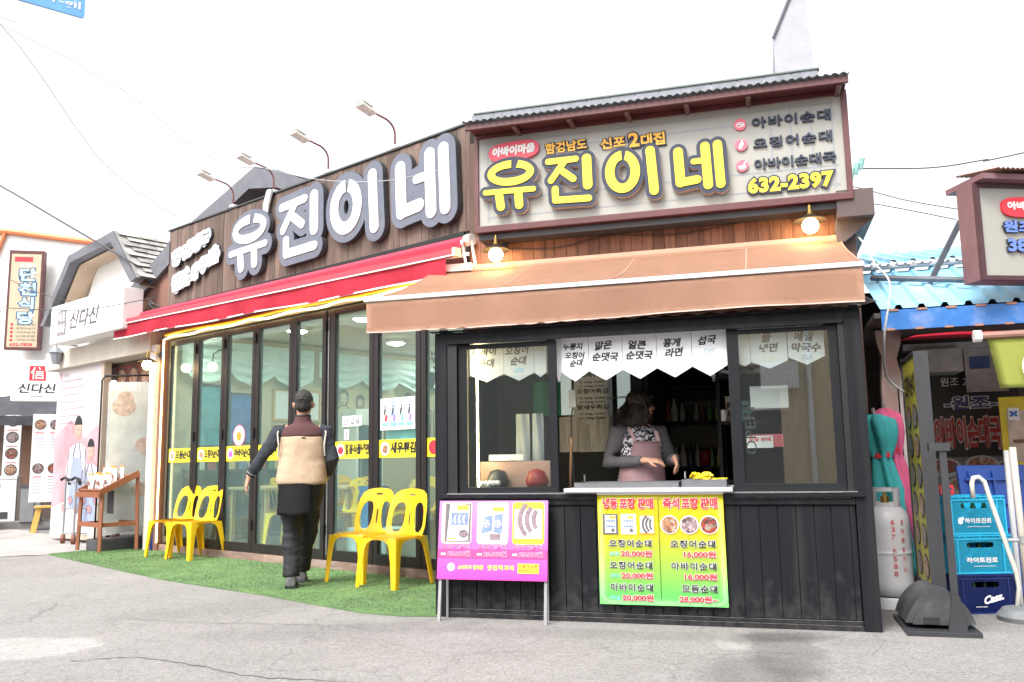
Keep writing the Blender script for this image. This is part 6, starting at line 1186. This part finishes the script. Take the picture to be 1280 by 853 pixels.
gb = thing('food_banner', 'pale yellow green cloth banner with a noodle bowl under the red awning', 'banner', FK, (4.2, .66, 1.45)); mb = MB(); mb.grid(16, 10, lambda u, v: (3.87 - .02 * v * 0 + .05 * v * (1 - u) + 1.0 * u, .63 + .02 * math.sin(u * 8) * v, 1.885 - .34 * v)); bmesh.ops.solidify(mb.b, geom=mb.b.faces, thickness=.002); mb.build('banner_cloth', M('lime cloth', (.46, .52, .11), .7, var=.08, scale=4), gb, FK, smooth=True)
mb = MB(); mb.mat(0).disc(4.19, 1.68, .13, .595, 24, .14); mb.mat(1).disc(4.2, 1.68, .10, .592, 24, .11); mb.build('bowl_print', [m_prwhite, M('noodle print', (.55, .4, .2), .5, var=.5, scale=60)], gb, FK)
# dark shop sign and interior clutter
dk = thing('shop_sign', 'black wall sign with white and red lettering under the blue roof', 'sign', FK, (4.1, 2.5, 1.1)); mb = MB(); mb.box(3.6, 4.5, 2.5, 2.53, 1.08, 2.0); mb.build('sign_panel', M('sign black', (.012, .011, .012), .5), dk, FK)
mb = MB(); mb.mat(0).text('원조 2대', 3.88, 4.17, 1.70, 1.78, 2.494, bold=.01).text('-원조-', 3.90, 4.32, 1.49, 1.61, 2.494, bold=.03, out=.05); mb.mat(1).text('-원조-', 3.90, 4.32, 1.49, 1.61, 2.491, bold=.03); mb.mat(2).text('아바이순대국밥', 3.80, 4.42, 1.15, 1.42, 2.494, bold=.03, out=.06); mb.mat(3).text('아바이순대국밥', 3.80, 4.42, 1.15, 1.42, 2.491, bold=.03); mb.build('lettering', [m_prwhite, M('violet ink', (.06, .05, .2), .5), M('pale pink outline', (.6, .45, .42), .5), M('deep red', (.4, .03, .03), .5)], dk, FK)
fp_ = thing('dish_panel', 'printed panel of dark soup bowls below the black sign', 'panel', FK, (4.1, 2.48, .7)); mb = MB(); mb.box(3.6, 4.5, 2.5, 2.52, .62, 1.07); mb.build('panel_board', M('grey table print', (.16, .15, .14), .5), fp_, FK); mb = MB()
for k, (x, z) in enumerate(((3.86, .98), (4.16, 1.0), (4.40, .97), (4.0, .82), (4.3, .8))): mb.mat(0).disc(x, z, .14, 2.494 - .001 * k, 22, .085); mb.mat(1 + k % 2).disc(x, z + .01, .11, 2.4925 - .001 * k, 22, .06)
mb.build('bowl_print', [M('bowl grey', (.4, .4, .4), .4), m_food[2], m_food[0]], fp_, FK)
yp = thing('wall_poster', 'yellow bordered poster of a set table with a blue badge at the right edge', 'poster', FK, (4.3, 2.0, 1.0)); mb = MB(); mb.box(4.22, 4.8, 2.0, 2.02, .98, 1.56); mb.build('sheet', M('poster yellow', (.6, .5, .02), .5), yp, FK); mb = MB(); mb.mat(0).rect(4.27, 4.75, 1.03, 1.45, 1.997); mb.mat(1).rect(4.28, 4.36, 1.37, 1.47, 1.994); mb.mat(2).capsule((4.30, 1.405), (4.34, 1.435), .01, 1.990, 1.992).capsule((4.30, 1.435), (4.34, 1.405), .01, 1.9885, 1.9895); mb.mat(3).rect(4.30, 4.75, 1.18, 1.21, 1.994).rect(4.40, 4.43, 1.04, 1.18, 1.993).disc(4.55, 1.12, .06, 1.993, 14, .04); mb.build('print', [M('poster cream', (.5, .42, .34), .5, var=.3, scale=8), m_prwhite, M('badge blue', (.03, .15, .45), .5), M('table brown', (.16, .08, .05), .5)], yp, FK)
shed('vent_hood', 'dull metal vent box under the blue roof', 'vent', tuple(FK @ V((3.85, 2.3, 1.8))), -16.17, [('box_body', m_galv, [(-.2, .15, -.2, .2, .0, .2)]), ('duct', m_galv, [(-.3, .5, -.1, .1, .205, .26)])])
mp_ = thing('photo_panel', 'faded blue and white picture panel under the red awning', 'panel', FK, (4.2, 2.3, 1.7)); mb = MB(); mb.box(4.05, 4.38, 2.3, 2.31, 1.63, 2.03); mb.build('sheet', M('faded panel', (.3, .28, .3), .5, var=.4, scale=5), mp_, FK); mb = MB(); mb.mat(0).rect(4.09, 4.25, 1.83, 1.94, 2.296); mb.build('print', M('faded blue', (.04, .08, .25), .5, var=.4), mp_, FK)
# right hand signboard
FS2 = FK @ T(3.98, .8, 0) @ RZ(24)
s2 = thing('signboard', 'cream signboard in a brown box with blue lettering at the right edge', 'signboard', FS2, (.6, 0, 2.36))
mb = MB(); mb.box(-.10, 1.5, .0, .18, 2.33, 3.05, .004).prism([(-.10, 3.05), (1.5, 3.05), (1.5, 3.09), (-.10, 3.09)], -.12, .3); mb.build('box_body', M('brown box', (.17, .09, .1), .6, var=.15), s2, FS2)
mb = MB(); mb.box(-.07, 1.5, -.012, -.004, 2.36, 3.02); mb.build('face_panel', M('cream acrylic', (.6, .57, .48), .3), s2, FS2)
mb = MB(); mb.box(-.10, -.065, -.03, -.001, 2.33, 3.05).box(-.064, 1.5, -.03, -.013, 2.33, 2.362).box(-.064, 1.5, -.03, -.013, 3.015, 3.05); mb.build('frame', M('dark maroon frame', (.06, .024, .03), .6, var=.25), s2, FS2)
mb = MB(); mb.strip([(-.02 + .01 * k, -.18, 3.11 + .008 * math.sin(k * 1.7)) for k in range(150)], [(-.02 + .01 * k, .3, 3.2 + .008 * math.sin(k * 1.7)) for k in range(150)]); mb.build('corrugated_roof', M('rusty sheet', (.28, .17, .13), .7, var=.25), s2, FS2)
mb = MB(); P = [(.32 + .22 * abs(math.cos(a)) ** .5 * math.copysign(1, math.cos(a)), 2.87 + .075 * abs(math.sin(a)) ** .7 * math.copysign(1, math.sin(a))) for a in [2 * math.pi * k / 30 for k in range(30)]]; mb.mat(0).prism(P, -.035, -.013); mb.mat(1).text('아바이마을', .14, .50, 2.85, 2.91, -.038, bold=.05)
for k, (t_, a, b, z0, z1) in enumerate((('원조2대집', .10, .62, 2.68, 2.77), ('38번지', .12, .55, 2.53, 2.65))): mb.mat(3).text(t_, a, b, z0, z1, -.03, bold=.04, out=.03, depth=.012); mb.mat(2).text(t_, a, b, z0, z1, -.034, bold=.04)
mb.build('raised_text', [m_red, m_prwhite, M('letter blue', (.12, .2, .55), .5), m_lgrey], s2, FS2)
mb = MB(); mb.tube([(3.72, 1.7, 2.50), (3.95, 1.5, 2.96)], .028, 4).tube([(3.3, 1.9, 2.62), (4.6, .95, 2.30)], .025, 4).tube([(4.3, .95, 2.25), (4.3, .95, 2.35)], .04, 4); mb.build('support_strut', m_grey, s2, FK)
# gas cylinder
gc = thing('gas_cylinder', 'tall white gas cylinder with red stencilled lettering beside the kiosk corner', 'gas cylinder', FK, (3.175, 1.02, 0)); m_gas = M('grey white enamel', (.62, .62, .65), .4, var=.05, dirt=(.5, .48, .46, .5), dscale=4)
mb = MB(); mb.lathe([(0, .07), (.10, .07), (.145, .10), (.16, .16), (.16, .19), (.16, .37), (.16, .385), (.163, .39), (.163, .40), (.16, .405), (.16, .42), (.16, .58), (.16, .60), (.15, .67), (.11, .72), (.05, .735), (0, .735)], 32); mb.build('tank', m_gas, gc, smooth=True, flat_ang=50)
mb = MB(); 
mb.lathe([(.13, .08), (.14, .06), (.14, 0), (.136, 0), (.136, .06)], 28, cap=False); mb.build('foot_ring', m_gas, gc, smooth=True, flat_ang=50)
mb = MB(); NN = 28
for k in range(NN):
    a0, a1 = 2 * math.pi * k / NN, 2 * math.pi * (k + 1) / NN; am = math.degrees((a0 + a1) / 2) % 360; op = 235 < am < 300 or 55 < am < 120
    for z0, z1 in (((.72, .755), (.835, .86)) if op else ((.72, .86),)): mb.quad((.105 * math.cos(a0), .105 * math.sin(a0), z0), (.105 * math.cos(a1), .105 * math.sin(a1), z0), (.105 * math.cos(a1), .105 * math.sin(a1), z1), (.105 * math.cos(a0), .105 * math.sin(a0), z1))
bmesh.ops.remove_doubles(mb.b, verts=mb.b.verts, dist=1e-4); bmesh.ops.solidify(mb.b, geom=mb.b.faces, thickness=.005); mb.build('collar', m_gas, gc)
mb = MB(); mb.lathe([(.03, .735), (.03, .80), (.012, .80), (.012, .83), (0, .83)], 10); mb.build('valve', m_brass, gc)
mb = MB()
def curved(t_, ang, z, h):
    global mb
    q_ = MB(); q_.text(t_, -h * .38, h * .38, z, z + h, 0, bold=.02)
    for f in q_.b.faces:
        vs_ = []
        for v in f.verts: a = R(ang) + v.co.x / .161; vs_.append(mb.v((.1625 * math.sin(a), -.1625 * math.cos(a), v.co.z)))
        mb.face(vs_)
    q_.b.free()
for k, ch in enumerate('637-5588'): curved(ch, 8, .60 - .052 * k, .036 if ch != '-' else .006)
for k, ch in enumerate('한라종합가스'): curved(ch, 33, .60 - .066 * k, .036)
mb.build('stencil', M('faded red stencil', (.6, .1, .12), .6, var=.5, scale=40), gc)
# folded parasols tied together
def parasol(name, lab, m, p0, p1, r, nf, m2):
    t = thing(name, lab, 'parasol', FK, p0, group='folded parasols behind the gas cylinder'); d = V(p1) - V(p0)
    def fn(u, v):
        a = 2 * math.pi * u; s = v; rr = r * ((1.0 - .62 * (s / .74) ** 1.5 if s < .74 else .38 + .42 * math.sin((s - .74) / .26 * math.pi * .72)) * min(1, .35 + s * 9)) * (1 + .3 * math.sin(a * nf + 3 * s) + .08 * math.sin(a * 2 * nf + 7 * s))
        if s > .97: rr *= .35
        c_ = d * s; return (c_.x + rr * math.cos(a), c_.y + rr * math.sin(a), c_.z)
    mb = MB(); mb.grid(40, 30, fn); mb.build('canopy_cloth', m, t, smooth=True); mb = MB(); e = d.normalized(); mb.tube([tuple(-e * .04), tuple(d * 1.04)], .014, 8); mb.build('pole', m_steel, t)
    mb = MB(); mb.tube([tuple(d * .735), tuple(d * .765)], r * .46, 14); mb.build('tie_band', m2, t); return t
mred2 = M('red band', (.55, .03, .05), .7)
parasol('folded_parasol', 'folded teal parasol tied with a red band behind the gas cylinder', M('teal parasol', (.04, .36, .36), .75, var=.2), (3.30, 1.36, .14), (3.18, 1.36, 1.42), .16, 5, mred2); parasol('folded_parasol', 'folded pink parasol leaning behind the teal one', M('pink parasol', (.58, .10, .22), .75, var=.15), (3.46, 1.42, .12), (3.27, 1.45, 1.47), .12, 4, mred2); parasol('folded_parasol', 'folded green and yellow parasol nearest the kiosk wall', M('green parasol', (.04, .25, .1), .75, dirt=(.6, .55, .15, 1), dscale=4), (3.14, 1.42, .14), (3.10, 1.42, 1.40), .08, 5, mred2)
tag(MB().tube([(3.06, 1.22, 1.0), (3.12, 1.19, .72), (3.22, 1.18, .45)], [(.02, .012), (.035, .014), (.045, .014)], 8).build('parasol_strap', M('straw cloth', (.6, .52, .16), .8), None, FK, smooth=True), 'straw yellow cloth strip hanging across the teal folded parasol', 'strap')
# standing signboard seen edge on with its black water base
sb_ = thing('standing_sign', 'tall two sided signboard seen edge on with a black weighted base', 'standing sign', FK, (3.37, .3, 0)); m_frame = M('dark grey frame', (.03, .031, .036), .5, var=.15)
FSB = FK @ T(3.375, .27, 0) @ RZ(-.8)
mb = MB(); mb.box(-.035, -.012, 0, .62, .22, 1.78).box(.012, .035, 0, .62, .22, 1.78).box(-.045, .045, -.012, .0, .2, 1.78).box(-.045, .045, .62, .635, .2, 1.80).box(-.045, .045, 0, .62, 1.765, 1.79); mb.build('panel', m_frame, sb_, FSB)
mb = MB(); mb.M = T(-.0355, 0, 0) @ RZ(-90); mb.mat(0).rect(-.60, -.02, .24, 1.76, -.002); yq = -.004
mb.mat(1).text('오징어순대', -.56, -.08, 1.5, 1.66, yq, bold=.04); 
for r_ in range(6):
    for k in range(2): mb.mat(2).disc(-.45 + .29 * k, 1.36 - .2 * r_, .115, yq - .001 * k, 18, .085); mb.mat(3 + (r_ + k) % 2).disc(-.45 + .29 * k, 1.36 - .2 * r_, .095, yq - .003 - .001 * k, 18, .068)
mb.build('sign_face', [M('sign yellow', (.52, .48, .06), .5), m_ink, m_dkgrey, m_food[0], m_food[1]], sb_, FSB)
mb = MB(); mb.box(-.012, .03, -.05, -.02, .03, 1.14, .002).box(-.07, .05, -.06, .0, 1.12, 1.17).prism([(-.045, .031), (.065, .031), (.032, .24), (-.012, .24)], -.075, -.055); mb.build('support_strut', m_frame, sb_, FK @ T(3.40, .0, 0))
mb = MB(); N_ = 14
N_ = 26; prof = [(-.19 + .40 * k / N_, .031 + .235 * math.sin(math.pi * (k + .3) / (N_ + .6)) ** .6) for k in range(N_ + 1)]
mb.prism(prof, .02, .50); mb.prism([(x * .8, .031 + (z - .031) * .78) for x, z in prof], .008, .0195); mb.build('base_tank', M('scuffed black plastic', (.05, .052, .057), .45, var=.3, dirt=(.12, .12, .12, .6), dscale=6), sb_, FK @ T(3.32, 0, 0), smooth=True, flat_ang=35)
mb = MB(); mb.box(3.12, 3.54, -.08, .54, 0, .03, .004); mb.build('base_plate', m_frame, sb_, FK)
mb = MB(); mb.box(3.23, 3.32, .002, .0075, .06, .10); mb.build('base_handle', m_ink, sb_, FK)
# drink crates
def crate(lab, x, y, z, rot, m, txt, mark, dark):
    t = thing('drink_crate', lab, 'crate', FK, (x, y, z), rot, group='stacked drink crates'); w, d, h = .215, .15, .262
    bm = shape2d([[(-w, 0), (w, 0), (w, h), (-w, h)], oval(0, h * .74, .095, .022, .35, 20)]); mb = MB(); mb.b.free(); mb.b = bm
    for v in bm.verts: v.co = Vector((v.co.x, -d, v.co.y))
    bmesh.ops.solidify(bm, geom=bm.faces, thickness=-.006); mb.mi = 0
    mb.box(-w, w, d - .006, d, 0, h).box(-w, -w + .006, -d + .007, d - .007, 0, h).box(w - .006, w, -d + .007, d - .007, 0, h).box(-w + .007, w - .007, -d + .007, d - .007, .004, .01); mb.build('crate_body', m, t)
    mb = MB()
    for z0 in (.232, .2555): mb.box(-w - .006, w + .006, -d - .006, -d - .0005, z0, z0 + .008)
    mb.box(-w - .006, w + .006, -d - .006, -d - .0005, .0, .01)
    for x0 in (-w - .005, -w + .05, w - .058, w - .003): mb.box(x0, x0 + .008, -d - .0055, -d - .0005, .01, .232)
    for k in range(9): mb.box(-w + .02 + .048 * k, -w + .024 + .048 * k, -d - .0055, -d - .0005, .24, .2555)
    mb.box(-w - .006, -w - .0005, -d, d, .232, .24).box(w + .0005, w + .006, -d, d, .232, .24); mb.build('rib', m, t)
    mb = MB()
    if mark: mb.capsule((-.105, .085), (-.105, .10), .016, -d - .003, -d - .001).capsule((-.095, .10), (-.088, .112), .008, -d - .0035, -d - .001)
    if dark: mb.text(txt, -.02, .12, .06, .115, -d - .003, bold=.05, shear=.2, tilt=.25).rect(-.08, -.0, .045, .049, -d - .003).rect(.11, .15, .045, .049, -d - .003)
    else: mb.text(txt, -.075 if mark else -.105, .115, .075, .112, -d - .003, bold=.03).rect(-.06, .1, .05, .053, -d - .003)
    mb.build('print', m_prwhite, t)
    for k in range(4):
        b = MB(); b.lathe([(0, .012), (.03, .012), (.031, .14), (.013, .20), (.013, .245), (0, .247)], 10, (-.12 + .08 * k, -.06, 0)); b.build('bottle', M('green bottle glass', (.01, .05, .02), .15), t, smooth=True)
m_cy = M('cyan crate', (.02, .42, .66), .4, var=.05); m_nv = M('navy crate', (.008, .02, .13), .4, var=.1)
cx, cy = 3.72, .98
crate('navy blue drink crate with slanted white lettering, bottom of the stack of three', cx, cy, 0, 17, m_nv, 'Cass.', False, True); crate('cyan drink crate without a badge, in the middle of the stack of three', cx - .012, cy, .27, 17, m_cy, '하이트진로', False, False); crate('cyan drink crate with a white badge beside its lettering, topmost of the stack of three', cx - .03, cy, .54, 17, m_cy, '하이트진로', True, False)
carton(3.60, 1.05, .805, .09, .09, .07, m_red, 'small red and white pack lying on the topmost drink crate', 'small_pack')
# folded tables, pipe frame, pole with a round base
def folded_table(lab, x, y, rot, m, w=.3, h=1.02):
    t = thing('folded_table', lab, 'table', FK, (x, y, 0), rot); tm = Matrix.Rotation(R(-8), 4, 'X'); mb = MB(); mb.M = tm; mb.box(-w, w, -.02, .02, .06, h, .012); mb.build('tabletop', m, t); mb = MB(); mb.M = tm
    for k in range(5): mb.box(-w + .04, w - .04, -.05, -.021, .18 + .18 * k, .195 + .18 * k)
    for k in range(3): mb.box(-w * .7 + w * .7 * k - .008, -w * .7 + w * .7 * k + .008, -.045, -.0215, .1, h - .05)
    mb.build('underside_rib', m, t); mb = MB(); mb.M = tm; mb.box(-w + .02, -w + .05, -.03, .03, -.005, .06).box(w - .05, w - .02, -.03, .03, -.005, .06); mb.build('foot', m_rubber, t)
folded_table('blue plastic table folded upright behind the drink crates', 4.02, 1.32, 12, M('blue table plastic', (.01, .06, .30), .4, var=.1), .25); folded_table('red plastic table folded upright at the right edge behind the blue one', 4.42, 1.5, 12, M('red table plastic', (.45, .02, .03), .4), .2, 1.0)
tag(MB().tube([(3.69, .62, .80), (3.69, .62, .90), (3.705, .63, .935), (3.74, .65, .94), (3.775, .66, .91), (3.80, .66, .8), (3.93, .70, .3), (3.94, .70, .2), (3.91, .70, .02)], .016, 8).build('trolley_frame', M('pale pipe', (.6, .58, .52), .4), None, FK @ T(0, 0, 0), smooth=True), 'bent pale steel pipe frame leaning beside the drink crates', 'frame')
pp = thing('base_pole', 'grey pole standing in a round concrete base at the right edge', 'pole', FK, (3.97, .62, 0)); mb = MB(); mb.lathe([(0, 0), (.19, 0), (.20, .03), (.16, .075), (.05, .085), (0, .085)], 28); mb.build('round_base', M('base grey', (.16, .17, .18), .7, var=.2), pp, smooth=True, flat_ang=40); mb = MB(); mb.tube([(0, 0, .08), (-.01, 0, 1.14)], .022, 12); mb.build('pole', M('beige pole', (.42, .38, .33), .5), pp, smooth=True); mb = MB(); mb.lathe([(.028, .5), (.03, .5), (.03, .55), (.028, .55)], 12, cap=False); mb.tube([(-.09, 0, .52), (-.02, 0, .52)], .012, 8); mb.build('clamp', m_steel, pp)
tag(MB().tube([(4.02, 1.05, .02), (4.02, 1.05, 1.12)], .02, 10).build('short_pole', M('pale pole', (.5, .5, .5), .5), None, FK), 'thin pale pole upright between the folded tables', 'pole')
# behind the roofs
tw = thing('rear_building', 'pale grey gabled wall end rising behind the cream signboard', 'building', FK, (3, 6, 0)); mb = MB(); mb.prism([(2.75, 0), (3.26, 0), (3.26, 6.4), (3.24, 6.86), (3.17, 7.6), (3.05, 7.6), (2.745, 6.9)], 6, 8); mb.build('wall', M('pale grey render', (.33, .33, .36), .8, var=.08), tw, FK); mb = MB(); mb.tube([(2.74, 5.98, 6.9), (3.06, 5.98, 7.62)], .02, 6); mb.build('verge_trim', m_grey, tw, FK)
# beige house across the street (behind the camera, mirrored in the kiosk panes)
FO = FK @ T(2.2, -11.5, 0) @ RZ(180)
oh = thing('beige_house', 'beige rendered house across the street, mirrored in the sliding panes', 'house', FO, (0, 0, 0)); mb = MB(); mb.box(-7, -.45, 0, 3, 0, 4.2).box(-.45, .35, .6, 3, 0, 4.2).box(.35, 7, 0, 3, 0, 4.2).box(-.45, .35, 0, .6, 2.9, 4.2); mb.build('wall', M('beige render', (.68, .54, .34), .85, var=.1), oh); mb = MB(); mb.box(-.44, .34, .58, .6, 0, 2.88); mb.build('door', m_dkgrey, oh)
mb = MB(); mb.tube([(-1.0, -.06, 0), (-1.0, -.06, 4.1)], .05, 10); mb.build('drain_pipe', m_white, oh); mb = MB(); mb.box(-.8, -.1, -.3, -.02, 2.4, 2.9); mb.build('air_conditioner', m_white, oh); mb = MB(); mb.box(-7.1, 7.1, -.3, 3.1, 4.2, 4.35); mb.build('roof', m_grey, oh)
# cream house down the street, outside the picture on the left, mirrored in the folding doors
FH = FL @ T(-14, -9, 0) @ RZ(180)
ch_ = thing('cream_house', 'cream house down the street on the left, mirrored in the folding doors', 'house', FH, (0, 0, 0)); mb = MB(); mb.box(-7, 7, 0, 5, 0, 3.4); mb.build('wall', M('cream render', (.5, .45, .36), .85, var=.1), ch_); mb = MB(); mb.prism([(-7.4, 3.4), (7.4, 3.4), (6.2, 4.9), (-6.2, 4.9)], -.4, 5.2); mb.build('roof', M('orange roof tile', (.3, .1, .05), .8, var=.2), ch_)
for k in range(5): mb = MB(); mb.box(-6 + 2.6 * k, -4.6 + 2.6 * k, -.02, .0 - .002, .9 if k % 2 else .05, 2.3); mb.build('window', m_dkgrey, ch_)
mb = MB(); mb.box(3.9, 6.4, -.03, -.002, .05, 2.9); mb.build('shop_window', M('dark shopfront', (.02, .035, .03), .3), oh)
# ---------------------------------------------------------------- overhead wires
m_wire = M('cable grey', (.05, .05, .055), .6); m_wpale = M('cable pale', (.4, .42, .42), .6)
def wire(lab, pts, r=.006, m=None, sub=6):
    P = [V(p) for p in pts]; Q = []
    for i in range(len(P) - 1):
        p0, p1, p2, p3 = P[max(i - 1, 0)], P[i], P[i + 1], P[min(i + 2, len(P) - 1)]
        for k in range(sub):
            t = k / sub; Q.append(.5 * ((2 * p1) + (p2 - p0) * t + (2 * p0 - 5 * p1 + 4 * p2 - p3) * t * t + (3 * p1 - p0 - 3 * p2 + p3) * t ** 3))
    Q.append(P[-1]); tag(MB().tube([tuple(q_) for q_ in Q], r, 5).build('overhead_wire', m or m_wire, None, FW, smooth=True), lab, 'wire')
wire('thick dark wire coming in from the left to the white gable', [(-22, 23, 12), (-10, 15, 6.6), (-8.51, 14, 5.8), (-6.65, 12.8, 4.72), (-5.12, 11.6, 3.84)], .014)
wire('faint pale wire from the upper left down to the left end of the fascia', [(-14, 2, 9), (-5.6, 7.4, 5.7), (-4.97, 8, 5.43), (-4.85, 10, 4.71), (-4.54, 11.5, 4.47)], .0045, M('cable white', (.66, .68, .68), .6))
wire('grey wire sagging across the big white letters', [(-16, 9.5, 11), (-5.59, 9, 5.97), (-3.33, 9, 4.46), (-2.58, 8.8, 4.2), (-1.92, 8.5, 3.96), (-1.2, 8, 3.77), (-.62, 7.9, 3.84)], .0045, M('cable mid grey', (.33, .34, .34), .6))
wire('thin wire crossing the far left cream sign towards the red awning', [(-20, 20, 6), (-9, 13.8, 3.7), (-7.78, 13, 3.54), (-6.06, 12, 3.3), (-4.75, 11.45, 3.36)], .006)
wire('thin wire slanting behind the white gable from the left edge', [(-20, 22, 9), (-9.5, 14.6, 4.6), (-8.41, 14, 4.26), (-7.25, 13, 3.78), (-6.4, 12.4, 3.5)], .005)
wire('upper wire at the right from the eave out of the picture', [(2.9, 8, 3.72), (3.27, 8, 3.81), (4, 8, 3.81), (4.54, 8, 3.88), (5.3, 8, 4.02), (12, 8, 5.4), (25, 8, 8)], .007)
wire('middle wire at the right from the eave to the cream signboard', [(2.9, 8.1, 3.7), (3.26, 8, 3.64), (3.56, 7.6, 3.38), (3.83, 7.1, 3.13)], .005)
wire('lower wire at the right from the eave to the cream signboard', [(3.1, 8.05, 3.5), (3.43, 8, 3.47), (3.8, 7.2, 3.08)], .005)
wire('pale cable drooping from the eave past the kiosk corner', [(2.75, 7.2, 3.0), (2.83, 6.9, 2.87), (2.74, 6.4, 2.53), (2.71, 6.1, 2.3), (2.62, 6.05, 1.94), (2.72, 6.3, 1.68), (2.84, 6.3, 1.55)], .008, m_wpale)
wire('thin sagging wire along the planks below the cream signboard', [tuple(FK @ V(p)) for p in ((0, 1.42, 3.05), (.6, 1.41, 3.0), (1.1, 1.41, 3.07), (1.7, 1.41, 3.03), (2.4, 1.41, 3.1), (2.85, 1.41, 3.12))], .005)
mb = MB()
for k in range(5): mb.tube([tuple(FL @ V((-.25 + .04 * k, .0, 3.1 + .02 * k))), tuple(FL @ V((-.4 + .07 * k, -.12 - .03 * k, 3.3 + .05 * (k % 2)))), tuple(FL @ V((-.28 + .1 * k, -.05, 3.02 + .04 * k)))], .008, 6)
tag(mb.build('cable_tangle', m_wire, None, FW), 'tangle of cables at the left end of the plank fascia', 'cables')
mb = MB()
for k in range(4): mb.tube([tuple(FW @ V((3.2 + .05 * k, 8, 3.66 + .05 * k))), tuple(V((3.22 + .05 * k, 7.98, 3.76 + .05 * k)))], .03, 8)
tag(mb.build('insulator', M('green glass insulator', (.3, .5, .45), .3), None, FW), 'cluster of pale green insulators on the eave wires at the right', 'insulator')

bpy.data.scenes.remove(BENCH)
